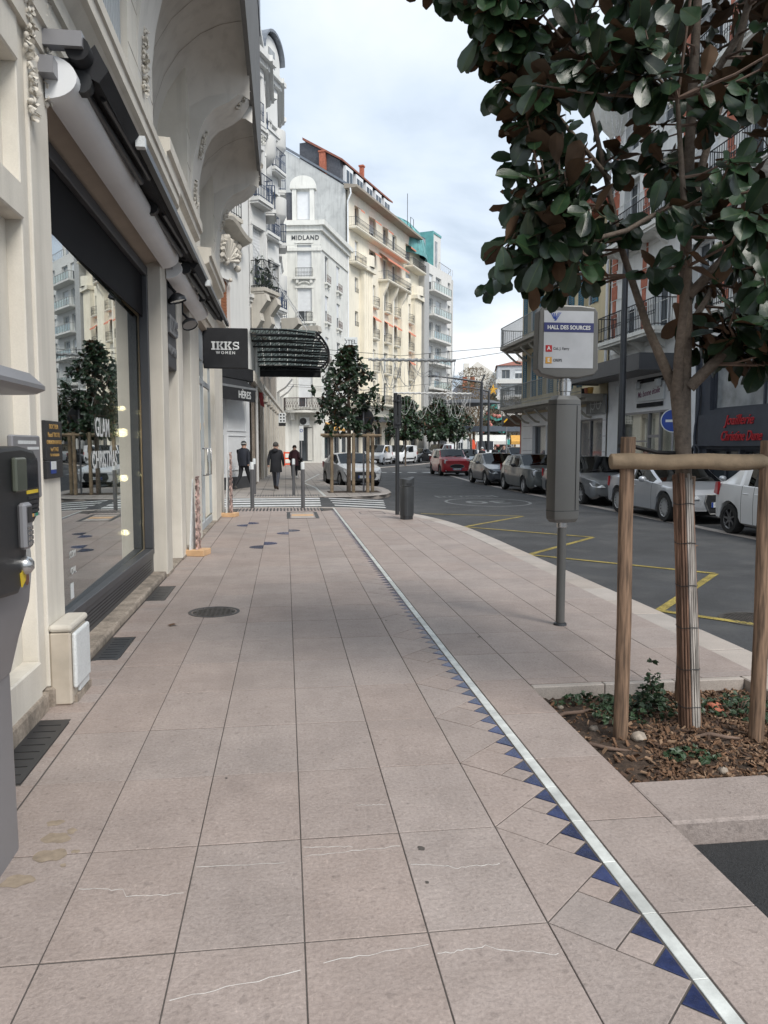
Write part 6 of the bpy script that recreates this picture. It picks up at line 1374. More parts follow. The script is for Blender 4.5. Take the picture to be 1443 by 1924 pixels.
car('van', 'larger white van with blue stripe behind the black car', 'van', (17.6, 87, RZ), R(-38), m_pw, 5.0, 1.95, 1.97, 3.1, .95, .34, .95, 1.15, 1.9, 4.85, 4.95, 1.12, 1.15, (.82, 1.05, 1.2), van=True, grille='van', lower=m_blackp, detail=False, group='vans parked at the bend')
car('hatchback', 'blue grey car behind the red compact car', 'car', (13.9, 58, RZ), R(-10), M('blue_car_paint', (.10, .13, .16), .3, metal=.4, coat=.8), 4.2, 1.78, 1.5, 2.6, .85, .32, 1.0, 1.2, 1.9, 3.2, 4.0, .95, 1.0, (.66, .84, .98), detail=False)
car('hatchback', 'white car half hidden behind the roof of the red compact car', 'car', (12.4, 60.5, RZ), R(-10), m_pw, 4.2, 1.78, 1.5, 2.6, .85, .32, 1.0, 1.2, 1.9, 3.2, 4.0, .95, 1.0, (.66, .84, .98), detail=False)
car('estate_car', 'dark blue car by the magenta pillar at the far right', 'car', (18.3, 60, RZ), R(4), M('night_blue_paint', (.06, .075, .095), .3, metal=.4, coat=.8), 4.4, 1.84, 1.66, 2.65, .88, .34, 1.0, 1.2, 1.9, 3.6, 4.2, 1.05, 1.1, (.76, .95, 1.08), detail=False)
car('van', 'white van at the market behind the lamp post', 'van', (21.6, 82, RZ), R(-12), m_pw, 5.2, 2.0, 2.3, 3.1, .95, .34, .9, 1.1, 1.8, 5.0, 5.12, 1.25, 1.3, (.85, 1.1, 1.3), van=True, grille='van', detail=False, group='vans parked at the bend')

# ------------------------------------------------------------------ people
def person(label, loc, rz, top, legs, h=1.75, stride=.32, hair=None, hat=None, coat=None, arm=((.05, .1), (-.05, .1)), lean=0.0, shoe=None, group='pedestrians', hood=False, phase=1, sideb=False):
    k = h / 1.75; root = thing('person', label, 'person', loc, rz, group)
    V = []; E = []; Rd = []
    def v(x, y, z, r): V.append((x * k, y * k, z * k)); Rd.append(r * k); return len(V) - 1
    def e(a, b): E.append((a, b))
    ly = lambda z: lean * max(0, z - .95)
    pel = v(0, ly(.98), .98, .145); ch = v(0, ly(1.2), 1.2, .155); sh = v(0, ly(1.40), 1.40, .135); nk = v(0, ly(1.49) + .01, 1.50, .06); hd = v(0, ly(1.58) + .025, 1.60, .092); tp = v(0, ly(1.66) + .02, 1.69, .078)
    for a, b in ((pel, ch), (ch, sh), (sh, nk), (nk, hd), (hd, tp)): e(a, b)
    for s in (1, -1):
        f = s * phase; hx = s * .095
        hp = v(hx, 0 + ly(.9), .90, .105); kn = v(hx, .13 * f + (.04 if f < 0 else .02), .51, .072); 
        if f > 0: an = v(hx, stride * .85, .10, .048); to = v(hx, stride * .85 + .17, .06, .042)
        else: an = v(hx, -stride, .17, .048); to = v(hx, -stride + .12, .055, .042)
        for a, b in ((pel, hp), (hp, kn), (kn, an), (an, to)): e(a, b)
        sw, up = arm[0] if s > 0 else arm[1]
        so_ = v(s * .185, ly(1.38), 1.385, .075); el = v(s * .25, ly(1.12) - sw * .5 - f * .05, 1.11, .06); wr_ = v(s * .24, ly(.9) - f * .13 + sw * 1.2, .88 + up, .045); ha = v(s * .235, ly(.85) - f * .15 + sw * 1.6, .80 + up * 1.5, .04)
        for a, b in ((sh, so_), (so_, el), (el, wr_), (wr_, ha)): e(a, b)
    me = bpy.data.meshes.new('body'); me.from_pydata(V, E, []); t = bpy.data.objects.new('body_source', me); COL.objects.link(t)
    sk = t.modifiers.new('skin', 'SKIN'); sk.use_smooth_shade = True; ss = t.modifiers.new('sub', 'SUBSURF'); ss.levels = 1; ss.render_levels = 1
    for d, r in zip(me.skin_vertices[0].data, Rd): d.radius = (r, r)
    me.skin_vertices[0].data[0].use_root = True
    dg = bpy.context.evaluated_depsgraph_get(); nm = bpy.data.meshes.new_from_object(t.evaluated_get(dg)); bpy.data.objects.remove(t)
    nm.name = 'body'; nm.materials.clear()
    for m_ in (top, legs, m_skin, shoe or m_blackp): nm.materials.append(m_)
    for p in nm.polygons:
        c = p.center / k; p.material_index = 3 if c.z < .13 and True else (1 if c.z < .93 and abs(c.x) < .2 else (2 if c.z > 1.485 and abs(c.x) < .13 else (2 if (abs(c.x) > .18 and c.z < .87 + max(arm[0][1], arm[1][1])) else 0)))
        if c.z < .17 and p.material_index == 1: p.material_index = 3
    body_ = ob('body', nm, root)
    f_ = MB(); hy = (ly(1.6) + .025) * k + .088 * k
    f_.ball((0, hy + .008, 1.585 * k), .016 * k, 6, sz=1.5)
    for s in (1, -1): f_.ball((s * .095 * k, hy - .09 * k, 1.60 * k), .022 * k, 6, sz=1.5)
    f_.build('nose_and_ears', m_skin, root, 60)
    b = MB()
    for s in (1, -1): b.ball((s * .034 * k, hy - .006, 1.62 * k), .011 * k, 6)
    b.box(-.025 * k, .025 * k, hy - .008, hy + .001, 1.548 * k, 1.555 * k); b.build('eyes_and_mouth', m_blackp, root, 60)
    if hair is not None:
        b = MB(); b.ball((0, (ly(1.65) + .012) * k, 1.645 * k), .104 * k, 12, sz=.95); b.v = [v_ if not (v_[1] > hy - .05 * k and v_[2] < 1.66 * k) else (v_[0], hy - .06 * k, v_[2]) for v_ in b.v]; b.build('hat' if hat else 'hair', hair, root, 60)
        if hat: b = MB(); b.lathe([(.107 * k, 0), (.110 * k, .0), (.110 * k, .035 * k), (.105 * k, .035 * k)], 16, (0, (ly(1.6) + .012) * k, 1.63 * k)); b.build('hat_band', m_modgrey, root, 60)
    if coat:
        mt, zlo = coat; b = MB()
        pr = [(zlo, .215, .165), (zlo + .02, .22, .17), (.95, .20, .165), (1.12, .195, .16), (1.3, .215, .155), (1.40, .20, .13), (1.46, .11, .10)]
        n = 18; vs = []; q0 = random.random() * 6
        for z, a, c in pr:
            for j in range(n): w = 1 + .025 * math.sin(5 * j * 2 * math.pi / n + z * 9 + q0); vs.append((a * w * math.cos(2 * math.pi * j / n) * k, (c * w * math.sin(2 * math.pi * j / n) + ly(z)) * k, z * k))
        b.add(vs, [(i * n + j, i * n + (j + 1) % n, (i + 1) * n + (j + 1) % n, (i + 1) * n + j) for i in range(len(pr) - 1) for j in range(n)]); b.build('coat', mt, root, 60)
        if hood: b = MB(); b.ball((0, (-.11 + ly(1.4)) * k, 1.43 * k), .11 * k, 10, sz=.8); b.build('hood', mt, root, 60)
    return root
m_c1 = M('navy_jacket', (.014, .017, .027), .75, var=.3, bump=.4, bscale=30); m_c2 = M('black_coat', (.013, .014, .018), .8, var=.3, bump=.4, bscale=25)
m_t1 = M('dark_trousers', (.015, .016, .02), .85); m_t2 = M('grey_jeans', (.055, .06, .075), .85, var=.2); m_c3 = M('plum_coat', (.045, .014, .02), .85, var=.3)
person('man in dark padded jacket and knitted cap striding past the white panelled shop', (-1.5, 28.4, 0), R(-30), m_c1, m_t1, 1.80, .44, m_blackp, hat=True, coat=(m_c1, .86), shoe=M('grey_shoe', (.12, .115, .11), .7), phase=1, arm=((.04, .03), (-.02, .02)))
person('man in long black hooded coat and grey jeans walking away', (-.34, 27.9, 0), R(-12), m_c2, m_t2, 1.76, .26, M('grey_hair', (.08, .075, .07), .9), coat=(m_c2, .66), shoe=M('brown_shoe', (.05, .03, .022), .6), phase=-1, hood=True, arm=((.02, .04), (.0, .02)))
person('woman in plum coat bending over a pushchair', (.42, 37.0, 0), R(-4), m_c3, m_t1, 1.66, .15, M('dark_hair', (.02, .012, .01), .7), coat=(m_c3, .7), lean=.38, arm=((.22, .12), (.22, .12)), shoe=m_wplast)
pc = thing('pushchair', 'black pushchair pushed by the woman in the plum coat', 'pushchair', (.62, 37.85, 0), R(-4))
b = MB()
for s in (-.22, .22): b.path([(s, -.45, 1.0), (s, -.1, .62), (s, .35, .2)], .016, 6); b.path([(s, -.35, .14), (s, 0, .55), (s, .3, .5)], .014, 6)
b.tube((-.22, -.45, 1.0), (.22, -.45, 1.0), .018, n=6); b.build('frame', m_dark, pc, 60); b = MB(); b.prism([(-.2, .45), (.25, .40), (.3, .48), (-.1, .6), (-.28, 1.0), (-.36, .98)], -.2, .2, 'x'); b.build('seat', m_black, pc); b = MB(); b.lathe([(.001, .0), (.26, .0)], 10, (0, 0, 0), 'x', a0=30, a1=150); b.lathe([(.26, -.2), (.26, .2)], 10, (0, -.12, .78), 'x', a0=40, a1=150); b.build('hood', m_black, pc, 60)
for s in (-.25, .25):
    for y_ in (-.35, .35): b = MB(); b.lathe([(.03, -.02), (.1, -.02), (.115, 0), (.1, .02), (.03, .02)], 14, (s, y_, .115), 'x'); b.build('wheel', m_tyre, pc, 50)
far = [('person in white bobble hat and dark coat by the lamp post', (14.4, 55.5, RZ), 0, m_c2, 1.66, m_wplast, True), ('person in black coat standing at the left of a trio behind the dark grey hatchback', (15.5, 56, RZ), R(150), m_c2, 1.74, m_blackp, False), ('bald headed person in black at the right of a trio behind the dark grey hatchback', (16.3, 56.4, RZ), R(170), m_c1, 1.75, m_skin, False), ('person in red jacket half hidden behind the trio', (15.3, 59, RZ), R(180), m_red, 1.70, MATS['dark_hair'], False)]
for lb, lc, rz, mt, h, hr, ht in far: person(lb, lc, rz, mt, m_t1, h, .05, hr, hat=ht, coat=(mt, .8), group='people beyond the parked cars')
person('dark haired person in black seated low behind the silver coupe', (12.3, 25.2, -.02), R(175), m_c2, m_t1, 1.52, .05, MATS['dark_hair'], coat=(m_c2, .8), group='people beyond the parked cars')

# ------------------------------------------------------------------ street furniture
bo_ = thing('bollard', 'slim grey bollard with white top nearest at the crossing by the marble line', 'bollard', (.44, 20.0, 0), 0, 'bollards at the crossing')
b = MB(); b.lathe([(.001, 0), (.05, 0), (.05, 1.0)], 14); b.build('post', M('bollard_grey', (.10, .10, .105), .5), bo_, 50); b = MB(); b.lathe([(.0505, 1.0), (.0505, 1.16), (.04, 1.185), (.001, 1.19)], 14); b.build('white_cap', m_wplast, bo_, 50)
dup(bo_, (-.86, 20.1, 0), 0, 'slim grey bollard with white top on the near side of the crossing by the shop')
dup(bo_, (.26, 25.3, 0), 0, 'slim grey bollard with white top beyond the crossing in front of the pushchair')
dup(bo_, (-1.03, 26.0, 0), 0, 'slim grey bollard with white top beyond the crossing beside the striding man')
bn = thing('litter_bin', 'dark grey three-lobed litter bin with slanted lid at the kerb', 'litter bin', (2.62, 16.6, 0), R(15))
def trilobe(r, z, n=36): return [((r * (1 + .10 * math.cos(3 * a))) * math.cos(a), (r * (1 + .10 * math.cos(3 * a))) * math.sin(a), z) for a in [2 * math.pi * k / n for k in range(n)]]
def stack(rings, name, mat, par, smooth=40, cap=True):
    b = MB(); n = len(rings[0]); b.add([v for r in rings for v in r], [(i * n + j, i * n + (j + 1) % n, (i + 1) * n + (j + 1) % n, (i + 1) * n + j) for i in range(len(rings) - 1) for j in range(n)] + ([tuple(range(n))[::-1], tuple((len(rings) - 1) * n + j for j in range(n))] if cap else [])); return b.build(name, mat, par, smooth)
m_bin = M('bin_grey', (.06, .065, .07), .45, metal=.3)
stack([trilobe(.135, 0), trilobe(.135, .08)], 'base', m_dark, bn); stack([trilobe(.15, .081), trilobe(.155, .72)], 'bin_body', m_bin, bn)
stack([trilobe(.16, .74), trilobe(.16, .82), [(x, y, .86 + .35 * max(0, abs(x)) * (1 if x > 0 else .6)) for x, y, z in trilobe(.16, 0)], [(x * .8, y * .8, .88 + .3 * max(0, abs(x)) * (1 if x > 0 else .6)) for x, y, z in trilobe(.16, 0)]], 'lid', m_bin, bn)
for a in range(9):
    b = MB(); t_ = R(200 + a * 16); q = .152 * (1 + .10 * math.cos(3 * t_)); b.box(-.004, .004, -.004, .004, .1, .70); o = b.build('body_rib', m_dark, bn); o.location = (q * math.cos(t_), q * math.sin(t_), 0)
b = MB(); b.box(-.07, .05, -.175, -.165, .76, .80); b.build('opening', m_blackp, bn)
tp = thing('signal_post', 'tall dark post with twin box head beside the litter bin', 'post', (2.58, 17.73, 0))
b = MB(); b.tube((0, 0, 0), (0, 0, 2.3), .048, n=14); b.build('post', m_dark, tp, 50); b = MB(); b.box(-.085, -.005, -.06, .06, 2.0, 2.82); b.box(.005, .085, -.06, .06, 2.0, 2.78); b.build('head', m_iron, tp, bev=.01)
for z in (2.1, 2.62): b = MB(); b.lathe([(.09, z), (.105, z), (.105, z + .03), (.09, z + .03)], 12); b.build('clamp', m_dark, tp)
rs = thing('round_road_sign', 'round road sign seen from its dark back beside the guarded tree', 'road sign', (2.71, 26.8, 0), R(-25))
b = MB(); b.tube((0, 0, 0), (0, 0, 2.95), .032, n=10); b.build('post', m_gmetal, rs, 50); b = MB(); b.lathe([(.001, .05), (.35, .05), (.36, .06), (.35, .07), (.001, .07)], 28, (0, 0, 2.55), 'y'); b.build('sign_back', m_dark, rs, 30)
b = MB(); b.box(-.3, .3, .035, .049, 2.65, 2.69); b.box(-.3, .3, .035, .049, 2.40, 2.44); b.build('sign_brackets', m_dark, rs)
bs_ = thing('blue_road_sign', 'round blue road sign with white bar half behind the trunk', 'road sign', (10.95, 20.8, 0), R(-28))
b = MB(); b.tube((0, .04, 0), (0, .04, 2.7), .03, n=8); b.build('post', m_gmetal, bs_, 50); b = MB(); b.lathe([(.001, 0), (.33, 0)], 28, (0, 0, 2.32), 'y'); b.build('sign_face', m_bluep, bs_); b = MB(); b.lathe([(.31, -.003), (.335, -.003), (.335, .02)], 28, (0, 0, 2.32), 'y'); b.build('sign_rim', m_wplast, bs_)
b = MB(); b.box(-.2, .2, -.006, -.002, 2.28, 2.35); b.prism([(.1, 2.20), (.24, 2.315), (.1, 2.43)], -.006, -.002, 'y'); b.build('white_arrow', m_wplast, bs_)
def lamp_post(label, loc, rz, H, arm, r=.11, head=True):
    t = thing('street_lamp', label, 'street lamp', loc, rz, 'street lamps'); b = MB(); b.tube((0, 0, 0), (0, 0, H), r, r * .7, n=12); b.tube((0, 0, 0), (0, 0, .9), r * 1.4, n=12); b.build('post', m_dark, t, 50)
    b = MB(); b.path([(0, 0, H), (.25, 0, H + .55)], .07, 6); b.path([(.05, 0, H - .05), (-arm * .5, 0, H + .18), (-arm, 0, H + .35)], [.09, .08, .05], 6); b.path([(.2, 0, H + .5), (-arm * .5, 0, H + .3)], .02, 4); b.build('arm', m_dark, t)
    b = MB(); b.lathe([(.001, .12), (.25, .1), (.4, 0), (.42, -.05), (.001, -.06)], 16, (-arm - .3, 0, H + .35)); b.build('lamp_head', m_dark, t, 40); return t
lamp_post('tall dark street lamp with long arm above the red car', (15.2, 59, RZ), R(4), 6.7, 3.6, .16)
lamp_post('street lamp with shorter arm standing behind the tall dark one', (21.4, 80, RZ), R(4), 7.5, 2.2, .16)
t = thing('street_lamp', 'thick dark lamp pole between the yellow and the brick banded buildings', 'street lamp', (10.95, 24.2, 0), 0, 'street lamps'); b = MB(); b.tube((0, 0, 0), (0, 0, 8), .13, .09, n=14); b.build('post', m_dark, t, 50); b = MB(); b.path([(0, 0, 8), (-.6, 0, 8.3), (-1.6, 0, 8.35)], .05, 6); b.build('arm', m_dark, t); b = MB(); b.ball((-1.8, 0, 8.32), .25, 10, sz=.3); b.build('lamp_head', m_dark, t, 40)
ys_ = thing('priority_sign', 'grey square road sign with yellow diamond by the magenta pillar', 'road sign', (15.5, 53, .25), 0); b = MB(); b.tube((0, .03, 0), (0, .03, 3.4), .035, n=8); b.build('post', m_gmetal, ys_, 50); b = MB(); b.box(-.36, .36, -.01, .01, 2.7, 3.4); b.build('sign_back', m_dark, ys_); b = MB(); b.prism([(-.24, 3.05), (0, 2.81), (.24, 3.05), (0, 3.29)], -.016, -.011, 'y'); b.build('yellow_diamond', M('sign_yellow', (.75, .42, .02), .4), ys_)
gs = thing('grid_sign', 'white projecting sign with nine black squares above a black tag', 'sign', (-.30, 57, 3.05)); b = MB(); b.box(-.35, .35, -.05, .05, .25, .95); b.build('sign_panel', m_wplast, gs); b = MB(); b.box(-.35, .35, -.06, .06, 0, .235); b.build('black_tag', m_black, gs)
for i in range(3):
    for j in range(3): b = MB(); b.box(-.28 + i * .22, -.16 + i * .22, -.056, -.051, .32 + j * .22, .44 + j * .22); b.build('black_square', m_black, gs)
b = MB(); b.path([(-.9, 0, .6), (-.35, 0, .6)], .03, 5); b.build('bracket', m_iron, gs)
rd = thing('red_pennant_sign', 'small red projecting sign under the marquee', 'sign', (-1.15, 36.8, 3.4)); b = MB(); b.prism([(-.12, .9), (.12, .75), (.2, 0), (.02, .1)], -.03, .03, 'y'); b.build('sign_panel', m_red, rd); b = MB(); b.tube((-.3, 0, .8), (-.1, 0, .8), .02, n=5); b.build('bracket', m_iron, rd)
pk = thing('parking_sign', 'small white and blue sign on a thin pole before the hotel door', 'road sign', (1.2, 58, 0)); b = MB(); b.tube((0, 0, 0), (0, 0, 3.1), .04, n=8); b.build('post', m_gmetal, pk); b = MB(); b.box(-.16, .16, -.05, -.041, 2.0, 3.1); b.build('sign_face', m_wplast, pk); b = MB(); b.lathe([(.08, -.06), (.12, -.06)], 12, (0, 0, 2.75), 'y'); b.build('blue_ring', m_bluep, pk)
ob_ = thing('orange_barrier', 'orange plastic barrier at the hotel entrance', 'barrier', (.35, 62, 0)); b = MB()
for z in (.1, .55, 1.0): b.box(-.5, .5, -.03, .03, z, z + .12)
for x in (-.5, .38): b.box(x, x + .12, -.04, .04, 0, 1.15)
b.build('barrier_frame', m_orangep, ob_)
# bus stop
bt = thing('bus_stop_sign', 'grey bus stop post with white destination panel and tall housing', 'bus stop', (2.43, 6.54, 0))
b = MB(); b.tube((0, 0, 0), (0, 0, .93), .040, n=18); b.build('post', m_busgrey, bt, 50); b = MB(); b.lathe([(.041, 0), (.06, 0), (.055, .02), (.041, .025)], 18); b.build('post_foot', m_dark, bt, 40); b = MB(); b.lathe([(.0415, .88), (.046, .885), (.046, .925)], 18); b.build('steel_collar', m_steel, bt, 40)
hs_ = MB(); o_ = [(-.125, -.07), (-.05, -.10), (.05, -.10), (.12, -.075), (.135, -.03), (.135, .05), (.08, .09), (-.08, .09), (-.135, .05), (-.135, -.03)]
def lo(sc, z): return [(x * sc, y * sc, z) for x, y in o_]
housing = stack([lo(.8, .93), lo(.97, .96), lo(1, 1.0), lo(1, 1.95), lo(.97, 2.0), lo(.72, 2.035)], 'timetable_housing', m_busgrey, bt, 25); housing.rotation_euler = (0, 0, R(14))
for z in (1.03, 1.955): q = stack([lo(1.006, z), lo(1.006, z + .006)], 'housing_seam', m_dark, housing, 20)
b = MB(); b.box(.066, .069, -.1, -.092, 1.04, 1.95); b.build('housing_groove', m_dark, housing)
b = MB(); b.lathe([(.05, 2.03), (.05, 2.07), (.058, 2.075), (.058, 2.16), (.05, 2.165), (.05, 2.20)], 18); b.build('pivot', m_steel, bt, 40)
fo_ = [(-.275, 2.26), (-.24, 2.215), (-.1, 2.185), (.1, 2.185), (.24, 2.215), (.275, 2.26), (.262, 2.75), (.235, 2.79), (.1, 2.805), (-.1, 2.805), (-.235, 2.79), (-.262, 2.75)]
b = MB(); b.prism(fo_, -.07, .07, 'y'); sf_ = b.build('sign_case', m_busgrey, bt, bev=.012, seg=2)
b = MB(); b.box(-.222, .222, -.0735, -.0705, 2.27, 2.755); b.build('sign_face', M('sign_white', (.42, .44, .47), .35), bt)
b = MB(); b.box(-.222, .222, -.0755, -.0737, 2.575, 2.655); b.build('name_band', m_navy, bt); text('HALL DES SOURCES', .047, m_letter, bt, (0, -.0762, 2.613), (90, 0, 0), .0006, .022, sx=.92)
for k, (c, z, L_, tx) in enumerate(((m_red, 2.435, 'A', 'Col. J. Ferry'), (M('amber_badge', (.50, .26, .04), .5), 2.335, 'E', 'CREPS'))):
    b = MB(); b.box(-.205, -.148, -.0760, -.0737, z - .028, z + .028); b.build('line_badge', c, bt, bev=.006); text(L_, .045, m_letter, bt, (-.1765, -.0765, z), (90, 0, 0), .0005, .02); text(tx, .031, m_anth, bt, (-.138, -.0755, z), (90, 0, 0), .0005, .008, align='LEFT', sx=.95)
b = MB()
for k in range(3): b.poly([(-.165 + k * .018, -.075, 2.735), (-.157 + k * .018, -.075, 2.735), (-.13 + k * .006, -.075, 2.685), (-.138 + k * .006, -.075, 2.685)]); b.poly([(-.10 + k * .012, -.075, 2.74), (-.094 + k * .012, -.075, 2.74), (-.128 + k * .006, -.075, 2.67), (-.134 + k * .006, -.075, 2.67)])
b.build('operator_logo', m_bluep, bt)
# ticket machine at the left edge
tk = thing('ticket_machine', 'grey parking ticket machine with black keypad panel at the left edge', 'ticket machine', (-1.24, 2.92, 0))
def rr(x0, x1, y0, y1, z, r=.05): 
    p = []
    for cx, cy, a in ((x1 - r, y0 + r, -90), (x1 - r, y1 - r, 0), (x0 + r, y1 - r, 90), (x0 + r, y0 + r, 180)):
        for k in range(5): q = R(a + k * 22.5); p.append((cx + r * math.cos(q), cy + r * math.sin(q), z))
    return p
stack([rr(-.20, .17, -.26, .22, 0), rr(-.20, .17, -.26, .22, .03), rr(-.19, .165, -.25, .215, .72)], 'base', m_gmetal, tk, 30)
stack([rr(-.2, .17, -.26, .215, .722), rr(-.21, .205, -.28, .215, .86), rr(-.22, .25, -.3, .21, 1.0), rr(-.22, .265, -.3, .205, 1.12), rr(-.22, .265, -.3, .2, 1.16)], 'lower_body', m_gmetal, tk, 30)
stack([rr(-.22, .262, -.3, .2, 1.164), rr(-.22, .258, -.3, .19, 1.4), rr(-.2, .235, -.28, .165, 1.53), rr(-.15, .18, -.22, .12, 1.62), rr(-.11, .12, -.15, .06, 1.80)], 'upper_body', m_gmetal, tk, 30)
b = MB()
for k in range(12): pass
cn_ = [rr(-.4, .30, -.4, .30, 1.80, .12), rr(-.42, .325, -.42, .32, 1.815, .12), rr(-.42, .325, -.42, .32, 1.83, .12), rr(-.38, .28, -.38, .28, 1.875, .1)]
stack(cn_, 'canopy', m_gmetal, tk, 40)
b = MB(); pn = [(-.34, 1.10), (-.10, 1.08), (-.02, 1.13), (.0, 1.22), (.02, 1.30), (.10, 1.315), (.155, 1.345), (.175, 1.40), (.17, 1.55), (.12, 1.585), (-.02, 1.60), (-.2, 1.595), (-.34, 1.58)]
b.prism(pn, .20, .305, 'x'); b.build('black_panel', m_blackp, tk, bev=.015, seg=2)
b = MB(); b.box(.3055, .307, .02, .14, 1.445, 1.555); b.build('display_screen', M('screen_black', (.02, .022, .026), .08), tk); b = MB(); b.box(.305, .3075, .015, .14, 1.425, 1.438); b.build('yellow_strip', M('strip_yellow', (.62, .45, .03), .5), tk)
for i in range(5):
    for j in range(7):
        b = MB(); c_ = m_dark if i < 4 else [m_ochre, m_gmetal, m_ochre, m_gmetal, M('green_key', (.02, .22, .13), .5), M('green_key', (.02, .22, .13), .5), m_gmetal][j]
        b.box(.3055, .311, .025 + j * .016, .037 + j * .016, 1.405 - i * .0165, 1.416 - i * .0165); b.build('key', c_, tk)
b = MB(); b.box(.305, .325, -.14, -.03, 1.44, 1.56); b.build('card_window', M('lcd', (.09, .10, .08), .15), tk, bev=.006); b = MB(); b.box(.305, .335, -.10, -.02, 1.235, 1.40); cr_ = b.build('card_reader', m_gmetal, tk, bev=.01); b = MB(); b.box(.336, .338, -.08, -.04, 1.33, 1.385); b.build('reader_screen', m_blackp, cr_)
for i in range(4):
    for j in range(3): b = MB(); b.box(.336, .339, -.085 + j * .02, -.071 + j * .02, 1.25 + i * .018, 1.262 + i * .018); b.build('reader_key', m_steel, cr_)
b = MB(); b.ball((.31, -.05, 1.175), .035, 10); b.build('coin_slot', m_steel, tk, 60); b = MB(); b.prism([(-.09, 1.15), (-.03, 1.16), (-.04, 1.12), (-.08, 1.10)], .305, .309, 'x'); b.build('yellow_label', MATS['strip_yellow'], tk)
b = MB(); b.lathe([(.001, .268), (.024, .268)], 16, (0, .10, 1.10), 'x'); b.build('ticket_button', M('rust_disc', (.16, .07, .045), .5), tk); b = MB(); b.box(.25, .28, .10, .135, 1.13, 1.155); b.build('card_slot', MATS['green_key'], tk); b = MB(); b.lathe([(.001, .266), (.05, .266)], 16, (0, .115, 1.16), 'x'); b.v = [(v[0], v[1], 1.16 + (v[2] - 1.16) * 1.6) for v in b.v]; b.build('card_recess', m_modgrey, tk)
# wall cabinet behind the machine
wc = thing('wall_box', 'flat grey meter box with white labels on the cream wall', 'meter box', (-1.45, 4.55, 1.3)); b = MB(); b.box(0, .03, -.28, .18, 0, .36); b.build('box_lid', m_gmetal, wc, bev=.008); b = MB(); b.box(.0305, .032, -.2, .1, .31, .33); b.box(.0305, .032, -.05, .15, .28, .295); b.build('paper_label', m_wplast, wc)
# marquee over the far pavement
m_frost = M('frosted_roof_glass', (.085, .10, .098), .35, var=.25, scale=2)
_n = m_frost.node_tree.nodes; _t = _n.new('ShaderNodeBsdfTranslucent'); _t.inputs[0].default_value = (.15, .18, .175, 1); _x = _n.new('ShaderNodeMixShader'); _x.inputs[0].default_value = .7
m_frost.node_tree.links.new(_n['Principled BSDF'].outputs[0], _x.inputs[1]); m_frost.node_tree.links.new(_t.outputs[0], _x.inputs[2]); m_frost.node_tree.links.new(_x.outputs[0], _n['Material Output'].inputs[0])
mq = thing('glass_marquee', 'black iron marquee with glass roof and lattice trusses over the far pavement', 'marquee', (-1.3, 33, 4.5))
mqf = lambda x, y: 6.0 - (y - 31.0) * .085 - .05 * max(0, x)
def xr_(y): return 1.95 - .035 * (y - 35.2) ** 2 * (1 if y > 35.2 else .9)
tr_ = 0
for k in range(8):
    y = 30.3 + k * 1.07; x1 = xr_(y); n = 13; b = MB(); xs = [-1.28 + (x1 + 1.28) * j / n for j in range(n + 1)]
    tp_ = [(x, y + (.9 * ((x + 1.28) / 3.2) ** 2 if k == 0 else 0), mqf(x, y)) for x in xs]; bt_ = [(p[0], p[1], p[2] - .22 + .10 * (j / n)) for j, p in enumerate(tp_)]
    b.path(tp_, .035, 4); b.path(bt_, .035, 4)
    for j in range(n): b.path([bt_[j], tp_[j + 1]], .014, 3, caps=False); b.path([tp_[j], bt_[j]], .014, 3, caps=False)
    b.build('lattice_truss', m_iron, mq, world=True)
b = MB(); ed = [(xr_(y) + .02, y, mqf(xr_(y), y)) for y in [30.4 + .6 * j for j in range(13)]]; b.path(ed, .05, 5); b.path([(p[0], p[1], p[2] - .2) for p in ed], .04, 5)
for p in ed: b.path([p, (p[0], p[1], p[2] - .2)], .015, 3)
b.build('edge_frame', m_iron, mq, world=True)
for j in range(9):
    b = MB(); x0, x1 = -1.28 + j * .36, -1.28 + (j + 1) * .36 - .02
    ys2 = [30.35 + q * .92 for q in range(9)]
    for a, c in zip(ys2[:-1], ys2[1:]):
        if x1 < min(xr_(a), xr_(c)) + .05: b.poly([(x0, a, mqf(x0, a) + .05), (x1, a, mqf(x1, a) + .05), (x1, c, mqf(x1, c) + .05), (x0, c, mqf(x0, c) + .05)])
    if b.f: b.build('roof_pane', m_frost, mq, world=True)
b = MB(); b.box(-1.28, 1.75, 37.82, 37.90, 4.92, 5.42); b.build('valance', m_black, mq, world=True)
for (x0, y0, z0), (x1, y1) in zip(((-1.75, 29.7, 10.0), (-1.3, 31.5, 9.7), (-1.3, 32.4, 8.6), (-1.3, 33.5, 8.2), (-2.1, 28.9, 7.6)), ((1.75, 34.0), (1.4, 33.0), (.8, 34.5), (.3, 34.5), (-.9, 32.2))): b = MB(); b.tube((x0, y0, z0), (x1, y1, mqf(x1, y1)), .018, n=5); b.build('tie_rod', m_wpaint, mq, world=True)
